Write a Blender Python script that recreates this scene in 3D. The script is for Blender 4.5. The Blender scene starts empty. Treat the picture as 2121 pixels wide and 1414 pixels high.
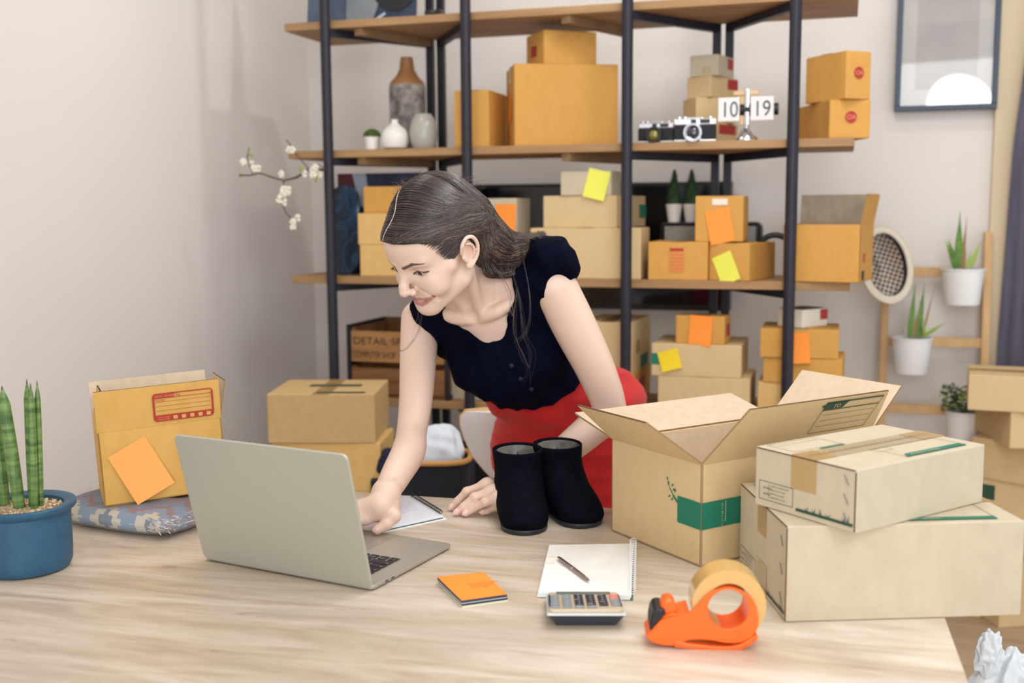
import bpy, bmesh, math, random
import numpy as np
from mathutils import Vector, Matrix, Euler
random.seed(7)
PI = math.pi
scene = bpy.context.scene
COL = scene.collection

# ------------------------------------------------------------------ camera
F_PX, CX, CY, CAM_H = 2250.0, 1060.5, 707.0, 1.34
PITCH, ROLL = math.atan(273 / F_PX), -math.radians(.39)
_d = np.array([0, math.cos(PITCH), -math.sin(PITCH)])
_r0 = np.array([1., 0, 0]); _u0 = np.cross(_r0, _d)
_r = _r0 * math.cos(ROLL) + _u0 * math.sin(ROLL)
_u = _u0 * math.cos(ROLL) - _r0 * math.sin(ROLL)
CAM = np.array([0, 0, CAM_H])
cam_d = bpy.data.cameras.new('camera'); cam = bpy.data.objects.new('camera', cam_d); COL.objects.link(cam)
m = Matrix.Identity(4)
for i, ax in enumerate((_r, _u, -_d)):
    for j in range(3): m[j][i] = float(ax[j])
m.translation = Vector(CAM); cam.matrix_world = m
cam_d.sensor_width = 36; cam_d.lens = F_PX / 2121 * 36
cam_d.dof.use_dof = True; cam_d.dof.focus_distance = 1.98; cam_d.dof.aperture_fstop = 2.8; cam_d.dof.aperture_blades = 9
cam_d.clip_start = .05
scene.camera = cam
vs = scene.view_settings
vs.view_transform = 'Standard'; vs.look = 'None'; vs.gamma = 1; vs.use_curve_mapping = False
vs.exposure = 0.17

# ------------------------------------------------------------------ light
w = bpy.data.worlds.new('world'); scene.world = w; w.use_nodes = True
bg = w.node_tree.nodes['Background']; bg.inputs[0].default_value = (.93, .965, 1.0, 1); bg.inputs[1].default_value = .95

def area(name, loc, target, size, power, color=(1, 1, 1), shape='SQUARE', spread=180):
    l = bpy.data.lights.new(name, 'AREA'); l.energy = power; l.size = size; l.color = color; l.shape = shape
    l.spread = math.radians(spread)
    o = bpy.data.objects.new(name, l); COL.objects.link(o); o.location = loc
    o.rotation_euler = (Vector(target) - Vector(loc)).to_track_quat('-Z', 'Y').to_euler()
    return o
area('softbox_light', (.75, .19, 1.94), (.3, 2.2, 1.1), .43, 5, (.97, .985, 1), 'DISK')
area('fill_light', (.1, -2.0, 1.5), (.25, 3.4, 1.0), 2.0, 42, (.95, .98, 1))  # added frontal fill behind the camera; no window stands there
area('ceiling_light', (.5, 1.45, 2.66), (.3, 1.8, 0), 1.2, 14, (.96, .985, 1))
area('downlight', (1.42, 2.88, 2.68), (1.44, 2.95, 0), .07, 1.7, (1, .97, .93), 'DISK')
area('downlight', (.1, 3.3, 2.68), (.1, 3.4, 0), .07, 4, (1, .97, .93), 'DISK')
area('ceiling_light', (.75, 2.35, 2.62), (.6, 2.6, 0), .35, 6, (1, .975, .95))
area('ceiling_light', (-.55, 2.7, 2.62), (-.55, 2.9, 0), .35, 3, (1, .975, .95))

# ------------------------------------------------------------------ geometry of the photograph
def ray(x, y): return _d + _r * (x - CX) / F_PX + _u * (CY - y) / F_PX
def onz(x, y, z):
    v = ray(x, y); return Vector(CAM + v * ((z - CAM_H) / v[2]))
def at(x, y, Y):
    v = ray(x, y); return Vector(CAM + v * (Y / v[1]))
def onp(x, y, p0, n):
    v = ray(x, y); n = np.array(n, float); t = ((np.array(p0) - CAM) @ n) / (v @ n); return Vector(CAM + v * t)

def S(r, g, b):                                   # sRGB 0-255 -> linear
    f = lambda c: (c / 12.92 if c <= .04045 else ((c + .055) / 1.055) ** 2.4)
    return (f(r / 255), f(g / 255), f(b / 255), 1)

# ------------------------------------------------------------------ materials
_m = {}
def mat(name, rgb, rough=.6, metal=0, spec=.5, emit=None, alpha=None, trans=0, sss=0, coat=0, sheen=0, ior=None):
    if name in _m: return _m[name]
    m = bpy.data.materials.new(name); m.use_nodes = True
    b = m.node_tree.nodes['Principled BSDF']
    b.inputs['Base Color'].default_value = S(*rgb); b.inputs['Roughness'].default_value = rough
    b.inputs['Metallic'].default_value = metal; b.inputs['Specular IOR Level'].default_value = spec
    if trans: b.inputs['Transmission Weight'].default_value = trans
    if ior: b.inputs['IOR'].default_value = ior
    if alpha is not None: b.inputs['Alpha'].default_value = alpha
    if sss:
        b.inputs['Subsurface Weight'].default_value = sss; b.inputs['Subsurface Radius'].default_value = (1, .35, .2)
        b.inputs['Subsurface Scale'].default_value = .008
    if coat: b.inputs['Coat Weight'].default_value = coat; b.inputs['Coat Roughness'].default_value = .12
    if sheen: b.inputs['Sheen Weight'].default_value = sheen
    if emit: b.inputs['Emission Color'].default_value = S(*rgb); b.inputs['Emission Strength'].default_value = emit
    _m[name] = m
    return m

def noisy(name, c1, c2, scale=(5, 5, 5), nscale=1, detail=4, rough=.7, lo=.3, hi=.7, bump=0, metal=0, spec=.4, distort=0, c3=None, sheen=0, sss=0, coat=0):
    if name in _m: return _m[name]
    m = mat(name, c1, rough, metal, spec, sheen=sheen, sss=sss, coat=coat)
    nt = m.node_tree; N = nt.nodes.new; L = nt.links.new; b = nt.nodes['Principled BSDF']
    tc = N('ShaderNodeTexCoord'); mp = N('ShaderNodeMapping'); mp.inputs['Scale'].default_value = scale
    n = N('ShaderNodeTexNoise'); n.inputs['Scale'].default_value = nscale; n.inputs['Detail'].default_value = detail
    n.inputs['Roughness'].default_value = .6; n.inputs['Distortion'].default_value = distort
    r = N('ShaderNodeValToRGB'); r.color_ramp.elements[0].position = lo; r.color_ramp.elements[0].color = S(*c1)
    r.color_ramp.elements[1].position = hi; r.color_ramp.elements[1].color = S(*c2)
    if c3: e = r.color_ramp.elements.new((lo + hi) / 2); e.color = S(*c3)
    L(tc.outputs['Object'], mp.inputs[0]); L(mp.outputs[0], n.inputs[0]); L(n.outputs[0], r.inputs[0]); L(r.outputs[0], b.inputs['Base Color'])
    if bump:
        bp = N('ShaderNodeBump'); bp.inputs['Strength'].default_value = bump; bp.inputs['Distance'].default_value = .002
        L(n.outputs[0], bp.inputs['Height']); L(bp.outputs[0], b.inputs['Normal'])
    return m

KRAFT = noisy('kraft_card', (212, 184, 137), (217, 190, 144), (45, 45, 26), 1, 5, .78, bump=.03)
PALE = noisy('pale_card', (196, 182, 157), (203, 190, 165), (45, 45, 26), 1, 5, .78, bump=.03)
AMBER = noisy('amber_card', (206, 152, 74), (211, 159, 82), (45, 45, 26), 1, 5, .78, bump=.03)
AMBER2 = noisy('light_amber_card', (218, 176, 110), (226, 187, 122), (45, 45, 26), 1, 5, .78, bump=.03)
INSIDE = noisy('card_inside', (206, 184, 156), (216, 196, 170), (45, 45, 26), 1, 5, .8, bump=.06)
FLUTE = mat('card_edge', (150, 120, 84), .85)
WHITECARD = mat('white_card', (226, 219, 203), .7)
TAPE = mat('brown_tape', (206, 166, 104), .28, alpha=.55)
TAPEC = mat('clear_tape', (226, 205, 165), .2, alpha=.45)
GREEN = mat('green_ink', (18, 118, 92), .6); GREEN2 = mat('dark_green_ink', (45, 78, 60), .7)
RED = mat('red_ink', (176, 44, 38), .6); REDF = mat('faded_red_ink', (206, 98, 50), .7)
ORANGE = mat('orange_note_paper', (255, 150, 50), .6); YELLOW = mat('yellow_note_paper', (236, 236, 92), .6); YELLOW2 = mat('amber_note_paper', (246, 214, 30), .6)
BLACKM = noisy('black_metal', (32, 31, 42), (40, 38, 50), (30, 30, 30), 1, 3, .45)
SHELFW = noisy('shelf_wood', (150, 114, 74), (178, 142, 100), (1.2, 14, 14), 2.2, 6, .6, c3=(164, 128, 88))
WHITE = mat('white_plastic', (236, 236, 236), .35); WHITE2 = mat('white_ceramic', (232, 228, 222), .3)
PAPER = noisy('white_paper', (238, 237, 232), (244, 243, 238), (20, 20, 20), 1, 2, .7)
BLACK = mat('black_plastic', (20, 20, 24), .4); DARK = mat('dark_gray_plastic', (58, 62, 72), .4)
CHROME = mat('chrome', (220, 222, 226), .12, 1); STEEL = mat('steel', (150, 150, 152), .3, 1)

# ------------------------------------------------------------------ mesh helpers
class MB:
    def __init__(s): s.v = []; s.f = []; s.mi = []
    def add(s, vs, fs, M=None, k=0):
        o = len(s.v)
        s.v += [tuple(M @ Vector(p)) if M is not None else tuple(p) for p in vs]
        s.f += [tuple(i + o for i in f) for f in fs]; s.mi += [k] * len(fs); return s
    def box(s, x0, y0, z0, x1, y1, z1, M=None, k=0):
        vs = [(x, y, z) for z in (z0, z1) for y in (y0, y1) for x in (x0, x1)]
        return s.add(vs, [(0, 2, 3, 1), (4, 5, 7, 6), (0, 1, 5, 4), (1, 3, 7, 5), (3, 2, 6, 7), (2, 0, 4, 6)], M, k)
    def cbox(s, c, d, M=None, k=0):
        return s.box(c[0]-d[0]/2, c[1]-d[1]/2, c[2]-d[2]/2, c[0]+d[0]/2, c[1]+d[1]/2, c[2]+d[2]/2, M, k)
    def prism(s, pts, z0, z1, M=None, k=0):
        n = len(pts)
        vs = [(p[0], p[1], z0) for p in pts] + [(p[0], p[1], z1) for p in pts]
        fs = [tuple(range(n))[::-1], tuple(range(n, 2*n))] + [(i, (i+1) % n, n+(i+1) % n, n+i) for i in range(n)]
        return s.add(vs, fs, M, k)
    def lathe(s, prof, n=32, M=None, k=0):
        vs = []; fs = []
        for (r, z) in prof:
            for i in range(n): a = 2*PI*i/n; vs.append((r*math.cos(a), r*math.sin(a), z))
        for j in range(len(prof)-1):
            for i in range(n): a, b = j*n+i, j*n+(i+1) % n; fs.append((a, b, b+n, a+n))
        if prof[0] == prof[-1]: return s.add(vs, fs, M, k)
        if prof[0][0] > 1e-6: fs.append(tuple(range(n))[::-1])
        if prof[-1][0] > 1e-6: fs.append(tuple(range((len(prof)-1)*n, len(prof)*n)))
        return s.add(vs, fs, M, k)
    def tube(s, pts, r, n=10, M=None, k=0, closed=False):
        pts = [Vector(p) for p in pts]; rs = r if isinstance(r, (list, tuple)) else [r]*len(pts)
        vs = []; fs = []; N = len(pts); up = None
        for i, p in enumerate(pts):
            if closed: t = (pts[(i+1) % N]-pts[i-1]).normalized()
            else: t = (pts[min(i+1, N-1)]-pts[max(i-1, 0)]).normalized()
            if up is None: up = Vector((0, 0, 1)) if abs(t.z) < .9 else Vector((1, 0, 0))
            a = t.cross(up)
            if a.length < 1e-6: a = t.orthogonal()
            a.normalize(); b = a.cross(t).normalized(); up = b
            for j in range(n): q = 2*PI*j/n; vs.append(p+(a*math.cos(q)+b*math.sin(q))*rs[i])
        for i in range(N if closed else N-1):
            for j in range(n):
                a0 = i*n+j; a1 = i*n+(j+1) % n; b0 = ((i+1) % N)*n+j; b1 = ((i+1) % N)*n+(j+1) % n
                fs.append((a0, a1, b1, b0))
        if not closed: fs += [tuple(range(n))[::-1], tuple(range((N-1)*n, N*n))]
        return s.add(vs, fs, M, k)
    def ball(s, c, r, n=16, M=None, k=0):
        rx, ry, rz = (r, r, r) if not isinstance(r, (list, tuple)) else r
        prof = [(math.sin(PI*i/n), -math.cos(PI*i/n)) for i in range(n+1)]
        T = Matrix.Translation(c) @ Matrix.Diagonal((rx, ry, rz, 1))
        return s.lathe([(max(a, 1e-7), b) for a, b in prof], 2*n, (M @ T) if M is not None else T, k)
    def quad(s, a, b, c, d, M=None, k=0): return s.add([a, b, c, d], [(0, 1, 2, 3)], M, k)
    def build(s, name, mats, parent=None, smooth=False, bevel=0, seg=2, sub=0, loc=None, rot=None, angle=35):
        me = bpy.data.meshes.new(name); me.from_pydata(s.v, [], s.f); me.update()
        bm = bmesh.new(); bm.from_mesh(me); bmesh.ops.recalc_face_normals(bm, faces=bm.faces); bm.to_mesh(me); bm.free()
        mats = mats if isinstance(mats, (list, tuple)) else [mats]
        for m_ in mats: me.materials.append(m_)
        if len(mats) > 1: me.polygons.foreach_set('material_index', s.mi)
        o = bpy.data.objects.new(name, me); COL.objects.link(o)
        if parent: o.parent = parent
        if loc is not None: o.location = loc
        if rot is not None: o.rotation_euler = rot
        if bevel:
            b = o.modifiers.new('b', 'BEVEL'); b.width = bevel; b.segments = seg; b.limit_method = 'ANGLE'; b.angle_limit = math.radians(40)
        if sub: q = o.modifiers.new('s', 'SUBSURF'); q.levels = sub; q.render_levels = sub
        if smooth:
            me.polygons.foreach_set('use_smooth', [True]*len(me.polygons))
            if angle < 180: me.set_sharp_from_angle(angle=math.radians(angle))
        return o

def tag(o, label, cat, group=None):
    o['label'] = label; o['category'] = cat
    if group: o['group'] = group
    return o
def struct(o, label=None):
    o['kind'] = 'structure'
    if label: o['label'] = label
    return o
def root(name, loc, rz=0, label='', cat='', group=None):
    o = bpy.data.objects.new(name, None); COL.objects.link(o); o.location = loc; o.rotation_euler = (0, 0, rz)
    o.empty_display_size = .05
    return tag(o, label, cat, group)
def text(body, size, M, material, parent, name='lettering', sx=1, align='LEFT'):
    cu = bpy.data.curves.new('t', 'FONT'); cu.body = body; cu.size = size; cu.align_x = align
    to = bpy.data.objects.new('t', cu)
    me = bpy.data.meshes.new_from_object(to); bpy.data.objects.remove(to)
    o = bpy.data.objects.new(name, me); COL.objects.link(o); me.materials.clear(); me.materials.append(material)
    o.matrix_local = M @ Matrix.Diagonal((sx, 1, 1, 1))
    if parent: o.parent = parent
    return o
def frame3(o, x, y):                              # 4x4 with origin o, x axis, y axis
    x = Vector(x).normalized(); y = Vector(y); z = x.cross(y).normalized(); y = z.cross(x).normalized()
    return Matrix(((x.x, y.x, z.x, o[0]), (x.y, y.y, z.y, o[1]), (x.z, y.z, z.z, o[2]), (0, 0, 0, 1)))
def copy_tree(o, parent=None):
    c = o.copy(); COL.objects.link(c); c.parent = parent
    for ch in list(o.children): copy_tree(ch, c)
    return c
# ================================================================== the shelf frame and the room
SA = math.atan2(2250, 7360)
U = Vector((math.cos(SA), -math.sin(SA), 0)); V = Vector((math.sin(SA), math.cos(SA), 0))
P0 = at(1150, 434, 3.3); P0.z = 0
SM = Matrix(((U.x, V.x, 0, P0.x), (U.y, V.y, 0, P0.y), (0, 0, 1, 0), (0, 0, 0, 1)))   # shelf frame: x along, y back, z up
def sp(x, y, z): return SM @ Vector((x, y, z))
def sh(px, py, off=0):                            # pixel -> shelf frame point on the plane y=off
    p = onp(px, py, sp(0, off, 0), V); return SM.inverted() @ p
WOFF = .72; LX = -1.14                            # back wall behind the shelf front; left wall along the shelf frame
cor = sh(643, 300, WOFF); LX = cor.x

def wallmat(name, c1, c2):
    m = noisy(name, c1, c2, (1.2, 1.2, 1.2), 1, 2, .85, bump=0)
    nt = m.node_tree; b = nt.nodes['Principled BSDF']
    n = nt.nodes.new('ShaderNodeTexNoise'); n.inputs['Scale'].default_value = 220; n.inputs['Detail'].default_value = 3
    tc = nt.nodes.new('ShaderNodeTexCoord'); bp = nt.nodes.new('ShaderNodeBump'); bp.inputs['Strength'].default_value = .08; bp.inputs['Distance'].default_value = .002
    nt.links.new(tc.outputs['Object'], n.inputs[0]); nt.links.new(n.outputs[0], bp.inputs['Height']); nt.links.new(bp.outputs[0], b.inputs['Normal'])
    return m
WALL = wallmat('wallpaper', (226, 220, 215), (230, 224, 220))
CEIL = 2.75
def slab(name, x0, y0, z0, x1, y1, z1, m):
    o = MB().box(x0, y0, z0, x1, y1, z1).build(name, m); o.matrix_world = SM; return struct(o)
slab('wall_back', LX-.1, WOFF, 0, 3.0, WOFF+.12, CEIL, WALL)
slab('wall_left', LX-.12, -4.6, 0, LX, WOFF, CEIL, WALL)
fl = noisy('floor_wood', (178, 150, 118), (198, 172, 142), (1.5, 12, 12), 2, 5, .5)
slab('floor', LX-.12, -4.6, -.06, 3.0, WOFF+.12, 0, fl)
slab('ceiling', LX-.12, -4.6, CEIL, 3.0, WOFF+.12, CEIL+.08, mat('ceiling_paint', (240, 238, 234), .9))
slab('baseboard_back', LX, WOFF-.014, 0, 3.0, WOFF, .08, mat('skirting', (225, 214, 200), .6))
# beige column strip at the right end of the back wall
q = sh(2072, 400, WOFF)
slab('trim_1', q.x-.03, WOFF-.03, 0, q.x+.12, WOFF, CEIL, mat('window_trim', (214, 196, 166), .7))

# ================================================================== shelving unit
ZT = [1.909, 1.508, 1.106, .712]                   # board undersides (front edge)
TH = .024
BX0, BX1 = -.892, .856
BD = .33
sr = root('shelving_unit', sp(0, 0, 0), -SA, 'tall open shelf of brown boards on black metal posts against the back wall', 'shelving')
for z in ZT:
    MB().box(BX0, 0, z, BX1, BD, z+TH).build('shelf_board', SHELFW, sr, bevel=.002)
posts = [-.740, -.274, .221, .691]
for x in posts:
    MB().tube([(x, -.017, 0), (x, -.017, 2.32)], .0165, 20).build('post', BLACKM, sr, smooth=True)
for a, b in ((0, 1), (2, 3)):
    xm = (posts[a]+posts[b])/2+.0
    for dx in (-.017, .017):
        MB().cbox((xm+dx*1.15, BD+.012, 1.16), (.025, .025, 2.32)).build('post', BLACKM, sr, bevel=.002)
    for z in ZT:
        for s_, x in ((-1, posts[a]), (1, posts[b])):
            p = Vector((x, .0, z-.012)); e = Vector((xm+s_*.018, BD+.0, z-.012)); dd = (e-p)
            M = frame3(p, dd, Vector((0, 0, 1)).cross(dd))
            MB().box(0, -.011, -.012, dd.length, .011, .012, M).build('diagonal_brace', BLACKM, sr)
for z in (ZT[0], ZT[1]):
    for x in (.03, -.64):
        M = frame3((x, .01, z-.012), (.12, .3, 0), (-.3, .12, 0))
        MB().box(0, -.015, -.012, .32, .015, .012, M).build('batten', noisy('batten_wood', (120, 92, 62), (150, 118, 84), (4, 4, 4), 2, 4, .7), sr)

# ================================================================== cartons
def carton(name, C, phi, w1, w2, h, m, label, group=None, tape='x', cat='box', seam=True, bev=.003):
    """C: near bottom corner, phi: direction of the right face (deg), w1/w2: right/left face widths"""
    e1 = Vector((math.cos(phi), math.sin(phi), 0)); e2 = Vector((-math.sin(phi), math.cos(phi), 0))
    c = C + e1*w1/2 + e2*w2/2
    mb = MB().box(-w1/2, -w2/2, 0, w1/2, w2/2, h)
    o = mb.build(name, m, bevel=bev); o.location = c; o.rotation_euler = (0, 0, phi)
    tag(o, label, cat, group); o['dims'] = [w1, w2, h]
    if tape in ('x', 'y', 'X'):
        t = .0006; e = .05; W = .024; a, b = (w1, w2) if tape != 'y' else (w2, w1)
        mt = MB()
        mt.box(-a/2-t, -W, h, a/2+t, W, h+t)
        if tape == 'X': mt.build('clear_tape_strip', TAPEC, o); mt = MB(); mt.add([(-a/2+.045, -W, h+t*2), (-a/2+.045, W, h+t*2), (-a/2-t, W, h+t*2), (-a/2-t, -W, h+t*2), (-a/2-t, W, h-e), (-a/2-t, -W, h-e)], [(0, 1, 2, 3), (2, 4, 5, 3)])
        if tape == 'X': m3 = MB(); m3.add([(a/2-.05, -W, h+t*2), (a/2-.05, W, h+t*2), (a/2+t, W, h+t*2), (a/2+t, -W, h+t*2), (a/2+t, W, h-e), (a/2+t, -W, h-e)], [(0, 3, 2, 1), (2, 3, 5, 4)]); m3.build('tape', TAPE, o)
        to = mt.build('tape', TAPE, o)
        sm = MB().box(-a/2+.002, -.0012, h+.0004, a/2-.002, .0012, h+.0009).build('flap_seam', FLUTE, o)
        if tape == 'y': to.rotation_euler = (0, 0, PI/2); sm.rotation_euler = (0, 0, PI/2)
    return o
def face(o, side):                                # frame on a face: x to the right, y up, origin bottom-left
    w1, w2, h = o['dims']
    if side == 'R': return frame3((-w1/2, -w2/2-.0012, 0), (1, 0, 0), (0, 0, 1))
    if side == 'L': return frame3((-w1/2-.0012, w2/2, 0), (0, -1, 0), (0, 0, 1))
    if side == 'T': return frame3((-w1/2, -w2/2, h+.0012), (1, 0, 0), (0, 1, 0))
def patch(o, side, x0, y0, x1, y1, m, name='printed_mark', ang=0, t=.0005, lift=0):
    M = face(o, side) @ Matrix.Translation(((x0+x1)/2, (y0+y1)/2, lift)) @ Matrix.Rotation(ang, 4, 'Z')
    a, b = (x1-x0)/2, (y1-y0)/2
    return MB().box(-a, -b, 0, a, b, t, M).build(name, m, o)
def frac(o, side, fx0, fy0, fx1, fy1, m, name='printed_mark', **k):
    w1, w2, h = o['dims']; w = {'R': w1, 'L': w2, 'T': w1}[side]; hh = h if side != 'T' else w2
    return patch(o, side, fx0*w, fy0*hh, fx1*w, fy1*hh, m, name, **k)
def note(o, side, cx, cy, w, h, ang, m, label, group, curl=.006):
    """a sticky note lying on a face (world object); centre in face fractions, size in metres"""
    w1, w2, hh = o['dims']; W = {'R': w1, 'L': w2}[side]
    M = Matrix.Translation(o.location) @ Matrix.Rotation(o.rotation_euler.z, 4, 'Z') @ face(o, side) @ Matrix.Translation((cx*W, cy*hh, .0008)) @ Matrix.Rotation(ang, 4, 'Z')
    n = 8; vs = []; fs = []
    for j in range(n+1):
        t = j/n; z = curl*(1-t)**2.2
        for i in range(2): vs.append((-w/2+w*i, -h/2+h*t, z))
    vs += [(x, y, z+.0005) for x, y, z in vs]; k = 2*(n+1)
    for j in range(n):
        fs.append((2*j, 2*j+1, 2*j+3, 2*j+2)); fs.append((2*j+k, 2*j+2+k, 2*j+3+k, 2*j+1+k))
        fs.append((2*j, 2*j+2, 2*j+2+k, 2*j+k)); fs.append((2*j+1, 2*j+1+k, 2*j+3+k, 2*j+3))
    fs.append((0, k, k+1, 1)); fs.append((2*n, 2*n+1, 2*n+1+k, 2*n+k))
    ob = MB().add(vs, fs).build('sticky_note', m, smooth=True)
    ob.matrix_world = M
    return tag(ob, label, 'sticky note', group)
def hproj(px, A, d, z):                           # point on the vertical plane through A along d seen in column px, and distance
    n = Vector((-d.y, d.x, 0)); v = ray(px, 434); v2 = Vector((v[0], v[1], 0))
    t = (A.x*n.x+A.y*n.y)/(v2.x*n.x+v2.y*n.y); p = v2*t
    return (p-Vector((A.x, A.y, 0))).dot(d)
def boxpx(name, xl, xc, xr, yt, zb, phi, m, label, group, pos, wl=None, wr=None, **k):
    """pos: ('s', off) corner on the shelf plane off; ('y', Y) world depth"""
    if pos[0] == 's': C = onp(xc, 434, sp(0, pos[1], 0), V)
    else: C = at(xc, 434, pos[1])
    # follow the tilt of the camera: use the pixel row of the corner's foot
    for _ in range(3):
        yb = 434 + (CAM_H-zb)*F_PX/(C.y*math.cos(PITCH)+.0)
        if pos[0] == 's': C = onp(xc, yb, sp(0, pos[1], 0), V)
        else: C = at(xc, yb, pos[1])
    top = None
    n_ = V if pos[0] == 's' else Vector((0, 1, 0))
    top = onp(xc, yt, C, n_)
    h = top.z - zb
    C = Vector((C.x, C.y, zb)); phi = math.radians(phi)
    e1 = Vector((math.cos(phi), math.sin(phi), 0)); e2 = Vector((-math.sin(phi), math.cos(phi), 0))
    w1 = wr if wr else hproj(xr, C, e1, zb); w2 = wl if wl else hproj(xl, C, e2, zb)
    if LOG: print('BOX %-50s w1 %.3f w2 %.3f h %.3f zb %.3f' % (label[:50], w1, w2, h, zb))
    return carton(name, C, phi, w1, w2, h, m, label, group, **k)
LOG = False
def top(o): return o.location.z + o['dims'][2]
# ================================================================== things on the shelves
Z1, Z2, Z3, Z4 = [z+TH for z in ZT]
G2, G3, G4 = 'cartons on the second shelf', 'cartons on the third shelf', 'cartons on the lowest shelf'
CB = 'cardboard_box'
# second shelf
b = boxpx(CB, 943, 1013, 1040, 185, Z2, 73, AMBER, 'upright amber carton left of the biggest amber carton', G2, ('s', .02), wr=.2, tape='x')
bb = boxpx(CB, 1034, 1066, 1279, 131, Z2, 7, AMBER, 'biggest amber carton on the second shelf with an orange note on its end', G2, ('s', .012), wl=.2, tape='x')
note(bb, 'L', .56, .48, .05, .078, 0, ORANGE, 'orange sticky note on the end of the biggest amber carton', 'sticky notes on the shelf cartons', .002)
frac(bb, 'L', .42, .8, .62, 1, TAPEC, 'tape')
bt = boxpx(CB, 1097, 1127, 1235, 61, top(bb), 20, AMBER, 'amber carton lying on top of the biggest amber carton', G2, ('s', .05), wl=.15, tape='x')
frac(bt, 'L', .3, .3, .6, .62, RED)
st = 'small kraft cartons stacked behind the cameras'
c1 = boxpx(CB, 1416, 1484, 1526, 253, Z2, 50, KRAFT, 'small kraft carton at the bottom of the stack behind the cameras', st, ('s', .2), tape=None)
frac(c1, 'R', .1, .52, .85, .92, RED)
c2 = boxpx(CB, 1412, 1441, 1522, 201, top(c1), 14, KRAFT, 'small kraft carton, second from the bottom behind the cameras', st, ('s', .2), tape=None)
c3 = boxpx(CB, 1420, 1471, 1524, 156, top(c2), 45, KRAFT, 'small kraft carton with a red square mark, second from the top of its stack', st, ('s', .21), tape=None)
frac(c3, 'R', .62, .45, .98, .93, RED)
c4 = boxpx(CB, 1425, 1487, 1514, 111, top(c3), 58, PALE, 'small pale carton topmost of the stack behind the cameras', st, ('s', .21), tape=None)
frac(c4, 'R', .62, .4, .98, .9, RED); frac(c4, 'L', .45, .1, .75, .45, TAPEC, 'tape')
e1 = boxpx(CB, 1654, 1717, 1797, 206, Z2, 5, AMBER, 'amber carton with round red stamp, lower of two at the second shelf end', 'amber cartons at the shelf end', ('s', .02), wl=.28, tape='x')
def disc(o, side, fx, fy, r, m, name='printed_mark'):
    w1, w2, h = o['dims']; W = {'R': w1, 'L': w2}[side]
    return MB().lathe([(r*.0, .0003), (r, .0003), (r, .0009), (0, .0009)][1:3], 28, face(o, side) @ Matrix.Translation((fx*W, fy*h, 0))).build(name, m, o)
disc(e1, 'R', .52, .55, .0165, RED)
text('OA', .018, face(e1, 'R') @ Matrix.Translation((.52*e1['dims'][0]-.013, .55*e1['dims'][2]-.006, .0012)), mat('pale_ink', (222, 150, 110), .7), e1)
e2_ = boxpx(CB, 1662, 1751, 1795, 104, top(e1), 24, AMBER, 'amber carton with round red stamp, upper of two at the second shelf end', 'amber cartons at the shelf end', ('s', .01), tape='x')
disc(e2_, 'R', .5, .55, .0165, RED)
text('OA', .018, face(e2_, 'R') @ Matrix.Translation((.5*e2_['dims'][0]-.013, .55*e2_['dims'][2]-.006, .0012)), mat('pale_ink', (222, 150, 110), .7), e2_)
# third shelf
L3 = 'cartons stacked at the left of the third shelf'
d1 = boxpx(CB, 743, 872, 885, 507, Z3, 73, AMBER2, 'light amber carton at the bottom of the left stack on the third shelf', L3, ('s', .02), wr=.2)
d2 = boxpx(CB, 740, 874, 885, 441, top(d1), 73, AMBER2, 'light amber carton in the middle of the left stack on the third shelf', L3, ('s', .02), wr=.2)
d3 = boxpx(CB, 753, 860, 875, 385, top(d2), 71, AMBER, 'deep amber carton on top of the left stack on the third shelf', L3, ('s', .03), wr=.16)
d4 = boxpx(CB, 975, 1086, 1094, 494, Z3, 73, KRAFT, 'kraft carton on the third shelf behind the womans hair', G3, ('s', .08), wr=.2)
d5 = boxpx(CB, 975, 1071, 1088, 410, top(d4), 73, PALE, 'pale carton with an orange note above the womans shoulder', G3, ('s', .06), wr=.15)
note(d5, 'L', .76, .5, .066, .09, -.03, ORANGE, 'orange sticky note on the pale carton above the womans shoulder', 'sticky notes on the shelf cartons')
M3 = 'cartons in the middle stack of the third shelf'
f1 = boxpx(CB, 1098, 1327, 1346, 472, Z3, 73, KRAFT, 'wide kraft carton at the bottom of the middle stack on the third shelf', M3, ('s', .02))
f2 = boxpx(CB, 1125, 1278, 1337, 404, top(f1), 68, KRAFT, 'kraft carton with a green mark, middle of the middle stack on the third shelf', M3, ('s', .03))
frac(f2, 'R', .76, .28, 1, .72, GREEN)
f3 = boxpx(CB, 1161, 1266, 1286, 353, top(f2), 70, PALE, 'pale carton on top of the middle stack on the third shelf', M3, ('s', .03))
note(f3, 'L', .72, .44, .068, .087, -.24, YELLOW, 'bright yellow sticky note on the topmost pale carton of the middle stack', 'sticky notes on the shelf cartons', .004)
g1 = boxpx(CB, 1343, 1465, 1470, 501, Z3, 73, AMBER, 'low amber carton printed with a faded red address form', G3, ('s', .01), wr=.22)
frac(g1, 'L', .36, .22, .61, .84, mat('pale_red_print', (214, 138, 72), .7)); frac(g1, 'L', .37, .76, .6, .84, RED, lift=.0006)
for i in range(5): frac(g1, 'L', .38, .3+i*.09, .6, .315+i*.09, REDF, lift=.0006)
g2 = boxpx(CB, 1470, 1551, 1608, 504, Z3, 56, AMBER, 'amber carton with a yellow note hanging over the shelf edge', G3, ('s', -.005))
note(g2, 'L', .45, .33, .062, .088, .42, YELLOW, 'bright yellow sticky note hanging down over the third shelf edge', 'sticky notes on the shelf cartons')
g3 = boxpx(CB, 1440, 1539, 1543, 405, top(g1), 73, AMBER, 'amber carton with a tilted orange note standing on two lower amber cartons', G3, ('s', .03), wr=.16)
frac(g3, 'L', .35, .8, .67, .94, mat('white_sticker', (232, 222, 205), .5), 'sticker')
note(g3, 'L', .52, .34, .07, .098, .2, ORANGE, 'tilted orange sticky note on the amber carton standing on two others', 'sticky notes on the shelf cartons')
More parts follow.
